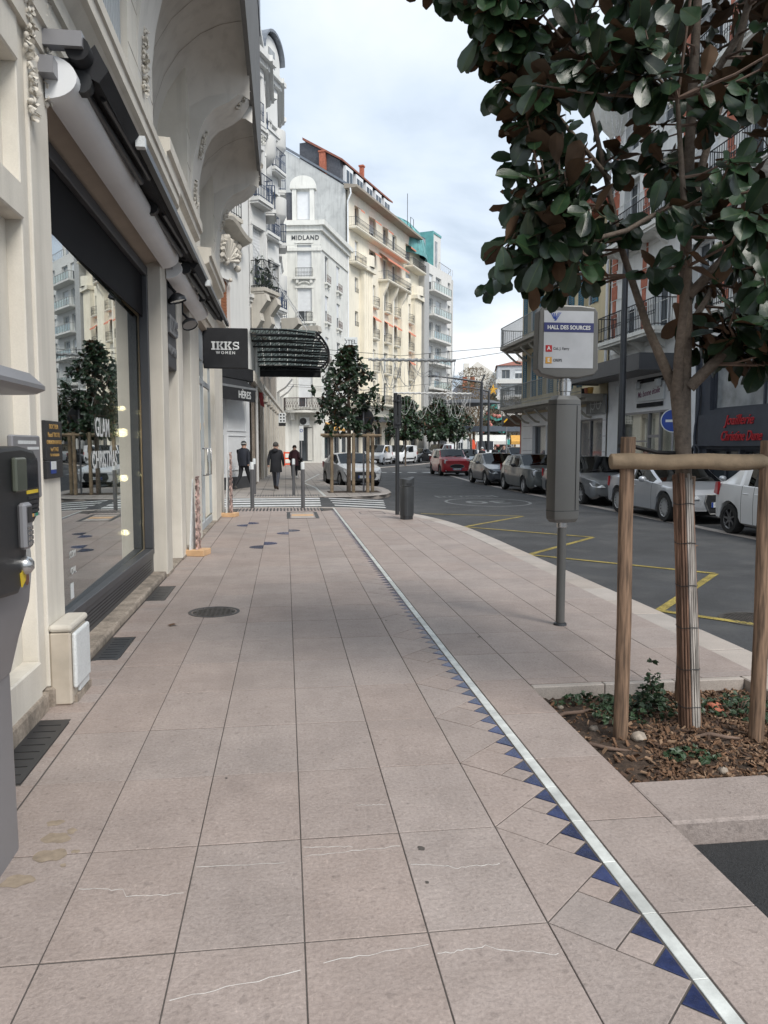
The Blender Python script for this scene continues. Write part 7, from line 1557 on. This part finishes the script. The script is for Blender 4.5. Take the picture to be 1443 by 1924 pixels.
# light garlands over the street
def garland(label, x0, x1, y, z, drop):
    t = thing('street_garland', label, 'garland', ((x0 + x1) / 2, y, z), 0, 'light garlands across the street')
    b = MB(); n = 40; b.path([(x0 + (x1 - x0) * k / n, y, z + .03 * math.sin(k * 2.1)) for k in range(n + 1)], [.07 + .03 * random.random() for _ in range(n + 1)], 6); b.build('garland_bar', m_garl, t, world=True)
    b = MB(); rng = random.Random(int(y))
    for k in range(9):
        a = x0 + (x1 - x0) * rng.random(); c = a + rng.uniform(.5, 1.6); d = drop * rng.uniform(.4, 1); 
        if c > x1: c = x1
        b.path([(a + (c - a) * q / 10, y + .02 * k, z - d * math.sin(math.pi * q / 10)) for q in range(11)], .014, 4)
    for k in range(26): x = x0 + (x1 - x0) * (k + .5) / 26; b.path([(x, y, z), (x + .05, y, z - drop * rng.uniform(.3, .9))], .008, 3)
    b.build('light_strings', m_garl, t, world=True)
    b = MB(); w0 = -1.0 if y > 30 else x0 - .1
    b.path([(w0, y, z + .5), (x0, y, z + .05)], .015, 3); b.path([(x1, y, z + .05), (12.9, y, z + .7)], .015, 3)
    if y > 30: b.path([(-1.0, y + .1, z + .7), (6, y + .1, z + .22), (12.9, y + .1, z + .9)], .015, 3)
    b.build('span_wire', m_iron, t, world=True)
garland('fluffy white light garland hung across the street nearer the camera', 4.3, 8.9, 40, 6.05, 1.7)
garland('thin white light garland hung across the street at the bend', 8.3, 14.4, 59, 5.65, 2.0)
garland('white curtain garland high beside the brick banded building', 9.6, 12.5, 26.5, 15.0, 3.0)
# ------------------------------------------------------------------ trees
def leaf_geo(L, Wd, curl, fold, rng, nl=4):
    # obovate leathery leaf: top sheet and brown underside sheet a hair apart
    ts = [0, .12, .3, .52, .74, .9, 1]; nl = len(ts) - 1; wt = [.07, .3, .66, .93, 1.0, .72, .10]; wid = lambda t: Wd * .5 * wt[ts.index(t)]
    top = []
    for i, t in enumerate(ts):
        zc = -curl * t * t * L; yv = t * L; w = wid(t); wv = .010 * math.sin(t * 11 + rng.random() * 6) * (0 < t < 1)
        r_ = min(.0022, w * .4); top += [(-w, yv, zc + fold * w + wv), (-r_, yv, zc), (r_, yv, zc), (w, yv, zc + fold * w - wv)]
    f = []
    for i in range(nl):
        a = i * 4; f += [(a, a + 1, a + 5), (a, a + 5, a + 4), (a + 2, a + 3, a + 6), (a + 3, a + 7, a + 6), (a + 1, a + 2, a + 6), (a + 1, a + 6, a + 5)]
    n = len(top); bot = [(x, y, z - .0012) for x, y, z in top]; fb = [tuple(n + q for q in p[::-1]) for p in f]
    return top + bot, f + fb, ([0] * 4 + [2] * 2) * nl + [1] * len(fb)
_rng = random.Random(21)
LEAFV = [leaf_geo(_rng.uniform(.165, .225), _rng.uniform(.085, .112), _rng.uniform(-.05, .3), _rng.uniform(.05, .4), _rng) for _ in range(7)]
LEAFM = []
for v_, f_, m_ in LEAFV:
    b = MB(); b.v = list(v_); b.f = list(f_); b.m = list(m_); LEAFM.append(b.mesh('leaf', [m_leaf, m_leafb, m_leafrib], 60))
def leaf_matrix(p, axis, up, roll, s):
    a = axis.normalized(); n = up - a * up.dot(a)
    if n.length < 1e-4: n = a.orthogonal()
    n.normalize(); x = a.cross(n).normalized(); n = x.cross(a)
    return Matrix.Translation(p) @ Matrix(((x.x, a.x, n.x), (x.y, a.y, n.y), (x.z, a.z, n.z))).to_4x4() @ Matrix.Rotation(roll, 4, 'Y') @ Matrix.Scale(s, 4)
def rosette(p, d, rng, n, s=1.0, ctr=None):
    out = []; d = d.normalized(); o1 = d.orthogonal().normalized(); o2 = d.cross(o1)
    for k in range(n):
        az = k * 2.399 + rng.uniform(-.3, .3); tilt = R(rng.uniform(35, 100)) * (0.62 + .38 * k / n); rad = o1 * math.cos(az) + o2 * math.sin(az)
        ax = d * math.cos(tilt) + rad * math.sin(tilt); ax = (ax + Vector((0, 0, rng.uniform(-.75, .15)))).normalized()
        base = p - d * (.11 * k / n) + rad * .008
        o_ = Vector((p.x - (ctr.x if ctr else 0), p.y - (ctr.y if ctr else 0), 0)); o_ = ((o_.normalized() if o_.length > .05 else rad) * .55 + Vector((.15, -.8, 0))).normalized()
        if rng.random() < .68:
            ax = (ax * .75 + o_ * .35 + Vector((0, 0, rng.uniform(-1.3, .25)))).normalized(); upv = o_ + Vector((rng.gauss(0, .3), rng.gauss(0, .3), .45))
        else: upv = d * .55 + Vector((0, 0, .8)) + rad * .25
        out.append(leaf_matrix(base, ax, upv, rng.uniform(-.5, .5), s * rng.uniform(.75, 1.12)))
    return out
def magnolia(root, bones, tips, rng, nleaf, s, bark, n_parts, camp, droop=.0, twig_r=.006):
    # bones: list of (points, radii); tips: rosette positions; every tip is tied by a twig to the nearest bone point
    b = MB()
    for pts, rd in bones: b.path(pts, rd, 10)
    nodes = [Vector(p) for pts, rd in bones for p in along3(pts, .12)]
    tw = MB(); mats = []
    for p in tips:
        p = Vector(p); q = min(nodes, key=lambda c: (c - p).length + max(0, c.z - p.z) * 1.2); d = p - q
        mid = q + d * .5 + Vector((rng.uniform(-.06, .06), rng.uniform(-.06, .06), -.05 * d.length))
        tw.path([q, mid, p], [twig_r * 1.5, twig_r * 1.1, twig_r * .7], 5, caps=False)
        dd = (p - mid).normalized() + Vector((rng.gauss(0, .35), rng.gauss(0, .35), .25 + rng.gauss(0, .35)))
        mats += rosette(p, dd, rng, rng.randint(nleaf - 2, nleaf + 2), s)
        if d.length > .3:
            q2 = mid + Vector((rng.gauss(0, .05), rng.gauss(0, .05), rng.gauss(0, .05)))
            mats += rosette(q2, Vector((rng.gauss(0, 1), rng.gauss(0, 1), rng.gauss(.4, .6))), rng, max(3, nleaf // 2), s * .9)
    mats.sort(key=lambda m: (m.translation - camp).length)
    for m in mats[:n_parts]:
        o = ob('leaf', rng.choice(LEAFM), root); o.matrix_local = m
    lb = MB()
    for m in mats[n_parts:]:
        v_, f_, m_ = rng.choice(LEAFV); o = len(lb.v); lb.v += [tuple(m @ Vector(v)) for v in v_]; lb.f += [tuple(i + o for i in f) for f in f_]; lb.m += m_
    if lb.f: lb.build('foliage', [m_leaf, m_leafb, m_leafrib], root, 60, kind='stuff')
    return b, tw
def along3(pts, step):
    out = []
    for a, c in zip(pts[:-1], pts[1:]):
        a, c = Vector(a), Vector(c); n = max(1, int((c - a).length / step))
        out += [a + (c - a) * (k / n) for k in range(n)]
    out.append(Vector(pts[-1])); return out
TX, TY = 2.30, 4.05
mt_ = thing('magnolia_tree', 'large glossy dark magnolia with cane wrapped trunk in the planting bed', 'tree', (TX, TY, -.08))
bones = [
 ([(0.0, 0, 0), (-.03, 0, .6), (-.08, 0, 1.2), (-.105, 0, 1.7), (-.13, 0, 1.98), (-.12, 0.0, 2.12)], [.055, .05, .044, .044, .056, .045]),
 ([(-.12, 0, 1.95), (-.10, .02, 2.3), (-.11, .03, 2.8), (-.10, .04, 3.4), (-.08, .05, 4.0), (-.05, .04, 4.7), (0, 0, 5.2)], [.045, .036, .031, .027, .023, .016, .008]),
 ([(-.15, -.01, 1.95), (-.20, -.1, 2.2), (-.24, -.25, 2.6), (-.34, -.34, 3.0), (-.46, -.5, 3.3)], [.034, .024, .018, .014, .01]),
 ([(-.14, .05, 2.0), (-.26, .15, 2.35), (-.38, .25, 2.8), (-.46, .35, 3.3), (-.6, .4, 3.9)], [.032, .023, .018, .015, .01]),
 ([(-.1, -.04, 2.0), (.10, -.15, 2.24), (.42, -.3, 2.34), (.85, -.4, 2.5)], [.034, .027, .021, .012]),
 ([(-.1, 0, 2.5), (.08, -.1, 2.72), (.38, -.28, 2.98), (.75, -.4, 3.25), (1.1, -.4, 3.6)], [.028, .025, .021, .017, .01]),
 ([(-.1, 0, 3.0), (.1, .2, 3.4), (.3, .3, 3.9), (.45, .3, 4.5)], [.024, .02, .015, .01]),
 ([(-.1, 0, 3.5), (.05, -.15, 3.8), (.14, -.25, 4.3), (.25, -.3, 4.8)], [.021, .018, .014, .01]),
 ([(-.34, -.3, 2.9), (-.6, -.3, 2.75), (-.95, -.25, 2.66), (-1.15, -.2, 2.62)], [.015, .012, .009, .006]),
 ([(-.44, .3, 3.2), (-.8, .2, 3.5), (-1.2, .1, 3.85), (-1.38, .05, 4.1)], [.015, .012, .009, .006]),
 ([(-.02, .2, 2.3), (.3, .5, 2.6), (.6, .8, 3.1)], [.024, .017, .011]),
]
rng = random.Random(44); tips = []
LEFT = [(2.02, .2), (2.2, .0), (2.34, -.12), (2.40, -.42), (2.52, -.80), (2.62, -1.04), (2.75, -1.02), (2.95, -1.10), (3.2, -1.08), (3.4, -1.06), (3.6, -1.2), (3.8, -1.32), (4.05, -1.45), (4.4, -1.4), (4.8, -.7), (5.2, -.2)]
RIGHT = [(2.02, .5), (2.2, .8), (2.6, 1.15), (3.2, 1.3), (3.9, 1.35), (4.5, 1.0), (5.2, .2)]
while len(tips) < 335:
    z = rng.uniform(2.10, 5.15); xl, xr2 = pw(LEFT, z), pw(RIGHT, z)
    x = rng.uniform(xl + .06, xr2 - .06); hx = (x - (xl + xr2) / 2) / ((xr2 - xl) / 2); ym = min(1.0, (xr2 - xl) * .45) * math.sqrt(max(.04, 1 - hx * hx)); y = rng.uniform(-ym, ym)
    if rng.random() > .35 + .65 * max(abs(hx), abs(y) / ym): continue
    if z < 2.5 and abs(x + .10) < .1 and y < 0: continue
    if math.hypot(x + .50, (z - 3.62) * .8) < .20 or math.hypot(x + .62, z - 2.86) < .17 or math.hypot(x - .22, z - 3.05) < .20 or math.hypot(x - .02, z - 2.52) < .17: continue   # gaps in the crown
    if z < 2.55 and x < -.3 and y > .2: continue
    tips.append((x, y, z + .08))
tips += [(-1.17, -.2, 2.70), (-1.08, -.22, 2.62), (-1.36, .05, 4.12), (.15, -.35, 2.15), (.34, -.4, 2.12), (.46, -.3, 2.22), (-.08, -.55, 2.72), (.05, -.5, 3.18), (-.22, -.4, 3.3)]
for z, xl in LEFT[5:]:
    for q in range(3): tips.append((xl + rng.uniform(-.04, .16), rng.uniform(-.35, .35), z + rng.uniform(0, .2)))
tips += [(-1.3, -.05, 3.95), (-1.22, .1, 3.75), (-1.38, 0, 4.25), (-1.15, -.1, 3.55), (.2, -.5, 2.3), (.4, -.5, 2.35), (.55, -.3, 2.3), (.3, -.3, 2.45), (.05, -.45, 2.5)]
for q in range(16): tips.append((rng.uniform(-.02, .62), rng.uniform(-.65, -.15), rng.uniform(2.2, 2.62)))
mats_cam = Vector((0, 0, 1.6)) - Vector((TX, TY, -.08))
b, tw = magnolia(mt_, bones, tips, rng, 8, .90, m_bark, 296, mats_cam)
b.build('trunk', m_bark, mt_, 60); tw.build('twigs', m_twig, mt_, 60)
# split canes tied round the lower trunk
for k in range(22):
    a = 2 * math.pi * k / 22; bb_ = MB(); r0, r1 = .055, .047; w = .0074 * random.uniform(.8, 1.1); tilt = random.uniform(-.006, .006); top = 1.50 + random.uniform(-.05, .05); m_ = []
    for z in (0, .35, .75, 1.1, top):
        r = lerp(r0, r1, z / 1.5) + random.uniform(-.003, .003); c = Vector((-.065 * z + r * math.cos(a + tilt * z), r * math.sin(a + tilt * z), z)); m_.append(tuple(c))
    bb_.path(m_, w, 5); q = bb_.build('cane', m_cane2 if (math.cos(a - R(-40)) > .35 and k % 5) else m_cane, mt_, 40)
b = MB()
for z in (.2, .42, .66, .9, 1.14, 1.36):
    r = lerp(.064, .056, z / 1.5); b.path([(-.065 * z + r * math.cos(q), r * math.sin(q), z + .004 * math.sin(q * 3)) for q in [2 * math.pi * j / 20 for j in range(21)]], .0022, 4)
b.build('binding_wire', m_iron, mt_)
# stakes and rail
def stake(label, x, y, h, r=.04):
    t = MB(); t.path([(0, 0, 0), (.004, 0, h * .4), (-.003, .002, h * .75), (0, 0, h)], [r * 1.03, r, r * .98, r], 16); o = t.build('tree_stake', m_wood, None, 40, loc=(x, y, -.09), bev=.003); return tag(o, label, 'stake', 'stakes round the magnolia')
stake('brown round stake at the left of the magnolia trunk', 1.87, 4.04, 1.74)
stake('brown round stake at the right edge carrying the rail', 2.58, 3.86, 1.72)
stake('brown stake mostly hidden behind the cane wrapped trunk', 2.53, 4.58, 1.50)
b = MB(); n = 16; b.path([(-.61 + 1.65 * k / n, .004 * math.sin(k), .004 * math.sin(k * 1.7)) for k in range(n + 1)], [.043 + .002 * math.sin(k * 1.3) for k in range(n + 1)], 18)
rl = b.build('timber_rail', m_woodg, None, 40, loc=(2.36, 3.90, 1.515), bev=.006); rl.rotation_euler = (0, 0, R(-12)); tag(rl, 'weathered round timber rail nailed across the stakes in front of the trunk', 'rail')
st_ = MB(); st_.path([(1.83, 4.07, 1.60), (1.87, 4.085, 1.61), (1.95, 4.08, 1.59), (2.05, 4.07, 1.565), (2.15, 4.06, 1.56), (2.2, 4.10, 1.56)], .012, 5); o = st_.build('tie_strap', m_blackp, None, 60); tag(o, 'black rubber strap tying the trunk to the left stake', 'strap')
# guarded magnolia on the island and two more down the street
def small_magnolia(label, x, y, z0, h0, h1, wid, seed, n, s, guard=False):
    rng = random.Random(seed); t = thing('magnolia_tree', label, 'tree', (x, y, z0), 0, 'magnolias along the street')
    bones = [([(0, 0, 0), (.02, 0, h0), (0, 0, h0 + (h1 - h0) * .5), (0, 0, h1 - .3)], [.08, .07, .045, .01])]
    for k in range(7): a = rng.uniform(0, 6.28); zb = h0 + (h1 - h0) * rng.uniform(.02, .55); bones.append(([(0, 0, zb), (wid * .5 * math.cos(a), wid * .5 * math.sin(a), zb + .5), (wid * .85 * math.cos(a), wid * .85 * math.sin(a), zb + .9)], [.035, .025, .01]))
    tips = []
    while len(tips) < n:
        q = rng.random(); z = h0 - .1 + (h1 - h0) * q; w = wid * (1.0 if q < .45 else 1.0 - .85 * ((q - .45) / .55) ** 1.15) * (.72 + .28 * min(1, q * 5)); a = rng.uniform(0, 6.28); r = w * math.sqrt(rng.uniform(.12, 1)) * rng.uniform(.78, 1.22) * (1 + .16 * math.sin(3 * a + 5 * q) + .10 * math.sin(5 * a - 9 * q)); tips.append((r * math.cos(a), r * math.sin(a), z))
    b, tw = magnolia(t, bones, tips, rng, 7, s, m_bark, 0, Vector((0, -20, 0))); b.build('trunk', m_bark, t, 60); tw.build('twigs', m_twig, t, 60); return t
small_magnolia('conical magnolia inside the wooden guard on the kerb island', 2.20, 27.0, 0, 2.15, 5.1, 1.12, 8, 235, 1.05)
small_magnolia('rounded magnolia in front of the yellow block entrance', 10.3, 66, -.1, 2.6, 5.9, 1.85, 9, 200, 2.0)
small_magnolia('broad magnolia in front of the white balcony block', 15.6, 78, -.1, 2.6, 6.4, 2.3, 10, 190, 2.4)
small_magnolia('magnolia half hidden behind its broader neighbour', 18.4, 83, -.1, 2.6, 6.2, 1.8, 12, 120, 2.4)
gd = thing('tree_guard', 'weathered wooden four post guard round the island magnolia', 'tree guard', (2.3, 26.9, 0))
for i, (x, y) in enumerate(((-.72, -.35), (.02, -.45), (.52, -.4), (.72, -.1))): b = MB(); b.path([(x, y, 0), (x + .01, y, 2.05)], .06, 10); b.build('post', m_woodg, gd, 50)
for p, q in (((-1.1, -.4, 1.98), (1.0, -.42, 1.96)), ((-1.0, .3, 1.95), (.95, .3, 1.95))): b = MB(); b.tube(p, q, .05, n=10); b.build('rail', m_woodg, gd, 50)
b = MB(); b.box(-.85, .95, -.6, .5, .001, .006); b.build('tree_pit', m_soil, gd)

# ------------------------------------------------------------------ far square
def bare_tree(label, x, y, h, w, seed, haze=(.16, .12, .085)):
    rng = random.Random(seed); t = thing('bare_tree', label, 'tree', (x, y, -.1), 0, 'bare trees on the far square'); b = MB(); tip = []
    def grow(p, d, l, r, lev):
        q = p + d * l; b.path([p, p + d * l * .5 + Vector((rng.gauss(0, .04) * l, rng.gauss(0, .04) * l, 0)), q], [r, r * .85, r * .65], 5 if lev < 2 else 3, caps=False)
        if lev >= 5: return
        for k in range(3 if lev < 4 else 2):
            nd = (d + Vector((rng.gauss(0, .5) * w, rng.gauss(0, .5) * w, rng.uniform(-.15, .45)))).normalized(); grow(q if k else p + d * l * .75, nd, l * rng.uniform(.6, .82), r * .6, lev + 1)
    grow(Vector((0, 0, 0)), Vector((0, 0, 1)), h * .27, h * .022, 0); lv = MB()
    for _ in range(5000):
        a = rng.uniform(0, 6.28); q = rng.random() ** .6; z = h * rng.uniform(.3, 1.0); r = h * .34 * w * q * math.sin(math.pi * min(1, (z / h - .22) / .85)) ; c = Vector((r * math.cos(a), r * math.sin(a), z)); lv.poly([c + Vector([rng.gauss(0, .075) for _ in range(3)]) for _ in range(3)])
    lv.build('dry_leaves', M('dry_leaf', (.14, .105, .06), .9, var=.4, scale=2), t, kind='stuff')
    b.build('branches', M('bare_bark', haze, .9, var=.3), t)
bare_tree('bare brownish tree left of the tall street lamp', 26, 105, 12.5, 1.15, 1); bare_tree('bare tree right behind the tall street lamp', 29.6, 122, 12, 1.1, 2, (.19, .13, .095)); bare_tree('bare tree behind the market canopy', 21, 112, 11, 1.1, 3); bare_tree('small bare tree beside the decorated tree', 39, 128, 10, 1.1, 5, (.2, .14, .11))
xt = thing('christmas_tree', 'tall teal decorated christmas tree with a yellow star on top', 'christmas tree', (30.6, 112, -.1)); xt.scale = (.8, .8, .78)
m_xt = M('teal_garland', (.05, .27, .24), .7, var=.4, scale=3); m_xg = M('dull_fir', (.09, .10, .075), .9, var=.4, scale=4)
b = MB(); rng = random.Random(6)
for k in range(4200):
    q = rng.random(); z = 1.5 + 10.3 * q; r = (1 - q) * 4.3 * (.75 + .25 * math.sin(q * 30)) * math.sqrt(rng.random()); a = rng.uniform(0, 6.28); c = Vector((r * math.cos(a), r * math.sin(a), z)); b.poly([c + Vector([rng.gauss(0, .26) for _ in range(3)]) for _ in range(3)], 0)
b.build('branches', m_xg, xt, kind='stuff'); b = MB()
for k in range(5):
    b = MB(); z = 2.0 + k * 2.1; r = 4.4 * (1 - (z - 1.5) / 11.0)
    for j in range(30):
        a0 = 2 * math.pi * j / 30 + k; sag = .6 * abs(math.sin(j * math.pi / 6)); a1 = a0 + .21; z0, z1 = z - sag * .6 - .06 * j * .3, z - .6 * .6 * abs(math.sin((j + 1) * math.pi / 6)) - .06 * (j + 1) * .3
        b.poly([(r * math.cos(a0), r * math.sin(a0), z0), (r * math.cos(a1), r * math.sin(a1), z1), (r * 1.05 * math.cos(a1), r * 1.05 * math.sin(a1), z1 - .9), (r * 1.05 * math.cos(a0), r * 1.05 * math.sin(a0), z0 - .9)])
    b.build('teal_skirt', m_xt, xt)
b = MB(); b.tube((0, 0, 0), (0, 0, 12), .2, .05, n=8); b.build('trunk', m_bark, xt)
for k in range(9): b = MB(); a = rng.uniform(3.4, 6.0); q = rng.random() * .8; r = 4.3 * (1 - q); b.ball((r * math.cos(a), r * math.sin(a), 1.8 + 9.5 * q), .42, 8); b.build('bauble', M('pink_bauble', (.55, .2, .17), .4), xt, 60)
b = MB(); b.prism([((.95 if k % 2 == 0 else .38) * math.sin(k * math.pi / 5), 12.8 + (1.1 if k % 2 == 0 else .42) * math.cos(k * math.pi / 5)) for k in range(10)], -.15, .15, 'y'); b.build('star', M('star_yellow', (.75, .40, .03), .5), xt)
def far_house(name, label, x, y, rz, L, D, H, mat, roofm, rise, cols=(), rows=(), hip=False, bands=False):
    t = thing(name, label, 'building', (x, y, 0), R(rz)); ops = [(u, u + w, z, z + h) for u, w in cols for z, h in rows]
    wall_part('wall', t, mat, L, -.2, H, ops); body(t, mat, L, D, -.2, H, 0, .3)
    for i, o in enumerate(ops): window(t, o, ('win', 'curt', 'shut')[i % 3], fm=m_modgrey if bands else None, frac=.4)
    if bands:
        for z, h in rows: b = MB(); b.box(-.3, L + .3, -.7, -.001, z - .95, z - .2); b.build('balcony_band', m_modern, t)
    if rise:
        b = MB(); i_ = min(L * .3, D * .5) if hip else 0; b.add([(-.3, -.3, H), (L + .3, -.3, H), (L + .3, D + .6, H), (-.3, D + .6, H), (i_, D / 2, H + rise), (L - i_, D / 2, H + rise)], [(0, 1, 5, 4), (1, 2, 5), (2, 3, 4, 5), (3, 0, 4), (0, 3, 2, 1)]); b.build('roof', roofm, t)
    return t
m_wh = M('far_white_gable', (.76, .73, .66), .8, var=.03)
fw = far_house('white_gable_house', 'tall plain white gable house behind the bare trees', 35.8, 152, -10, 6.8, 12, 12.5, m_wh, m_slate, 0)
b = MB(); b.prism([(-.2, 12.5), (.2, 16.6), (2.4, 18.4), (6.9, 15.4), (6.9, 12.5)], .02, 11, 'y'); b.build('gable', m_wh, fw); b = MB(); b.box(6.1, 7.0, -.2, 2, 12, 17.6); b.box(-.3, .7, -.3, 1.5, 13, 18); b.build('chimney', m_wh, fw); b = MB(); b.box(-2.6, -.4, -.15, -.02, 13.0, 15.6); b.build('wall_advert', M('pale_blue_advert', (.5, .58, .66), .7), fw)
fs_ = far_house('slate_roofed_house', 'low house with a broad grey slate roof behind the bare trees', 29.0, 138, -10, 8.5, 13, 10.2, m_white2, m_slate, 3.0, [(.6 + 1.6 * k, .9) for k in range(5)], [(1, 2), (4, 2)], True)
for u in (3.2, 4.6): b = MB(); b.box(u, u + .8, 4, 5, 12, 14.4); b.build('chimney', m_brick, fs_)
fr = far_house('residential_block', 'grey white residential block with banded balconies beyond the christmas tree', 39.6, 142, -14, 22, 12, 16.6, M('far_grey_wall', (.50, .52, .54), .8), m_rtile, 2.0, [(.8 + 2.45 * k, 1.5) for k in range(8)], [(14.2, 1.6), (11.2, 1.6), (8.2, 1.6), (5.2, 1.6), (2.0, 1.6)], True, True)
b = MB(); b.box(4, 5.2, 3, 4, 17.5, 20.4); b.build('chimney', m_white2, fr)
far_house('low_arcade', 'low pale arcade closing the far square', 16, 150, -8, 20, 8, 6, m_white2, m_slate, 2, [(1 + 2.4 * k, 1.6) for k in range(8)], [(.1, 3.0)], True)
far_house('background_terrace', 'distant cream terrace beyond the far square', 60, 190, -20, 50, 12, 11, m_cream2, m_slate, 3, [(1.5 + 3.2 * k, 1.4) for k in range(15)], [(1, 2.2), (4.6, 2), (8, 2)], True)
mk = thing('market_canopy', 'long flat dark canopy on thin posts over the far market', 'canopy', (25.5, 100, 0), R(-12)); b = MB(); b.box(-9, 9, -1.5, 1.5, 3.5, 4.2); b.build('canopy_roof', M('canopy_slate', (.10, .12, .15), .6), mk)
for k in range(7): b = MB(); b.box(-8.8 + k * 2.9, -8.6 + k * 2.9, -1.4, -1.2, -.1, 3.5); b.build('post', m_dark, mk)
kc = thing('kiosk_canopy', 'dark oval canopy sticking out of the white balcony block', 'canopy', (23.2, 95, 7.0)); b = MB(); b.lathe([(.01, .5), (2.4, .3), (3.3, -.1), (.01, -.5)], 20); b.v = [(v[0] * 1.2, v[1] * .7, v[2] * (1 - .12 * v[0] / 3)) for v in b.v]; b.build('canopy_shell', m_anth, kc, 40); b = MB(); b.box(-3.6, -3.2, -.2, .2, -7, .3); b.build('canopy_mast', m_anth, kc)
for k, (x, y, c, lb) in enumerate(((31, 97, m_ochre, 'market stall with ochre canvas behind the lamp post'), (26, 96, m_white2, 'market stall with pale canvas left of the lamp post'), (38.5, 98, M('pink_canvas', (.55, .12, .3), .7), 'market stall with pink canvas right of the lamp post'))):
    t = thing('market_stall', lb, 'market stall', (x, y, -.1), R(-12), 'market stalls'); b = MB(); b.prism([(-1.3, 2.3), (0, 3.1), (1.3, 2.3), (1.3, 1.9), (-1.3, 1.9)], -2, 2, 'x'); b.build('canvas', c, t); b = MB()
    for x_ in (-1.9, 1.8):
        for y_ in (-1.2, 1.1): b.box(x_, x_ + .1, y_, y_ + .1, 0, 1.95)
    b.build('posts', m_gmetal, t); b = MB(); b.box(-1.8, 1.8, -1.1, -.4, .0, .95); b.build('counter', m_modgrey, t)
fl = thing('feather_flag', 'orange and white feather flag by the market', 'flag', (21.6, 88, -.1)); fl.scale = (.6, .6, .62); b = MB(); b.tube((0, 0, 0), (0, 0, 4), .05, n=6); b.build('pole', m_gmetal, fl); b = MB(); b.prism([(0.05, 1), (.6, 1.1), (.7, 3), (.45, 3.8), (.05, 4)], -.02, .02, 'y'); b.build('flag_cloth', m_orangep, fl)
for k, (x, y, lb, hr) in enumerate(((24.2, 88, 'far pedestrian in dark clothes beside the broad magnolia', m_blackp),)): person(lb, (x, y, -.1), R(90), m_c2, m_t1, 1.7, .2, hr, coat=(m_c2, .8), group='people beyond the parked cars')
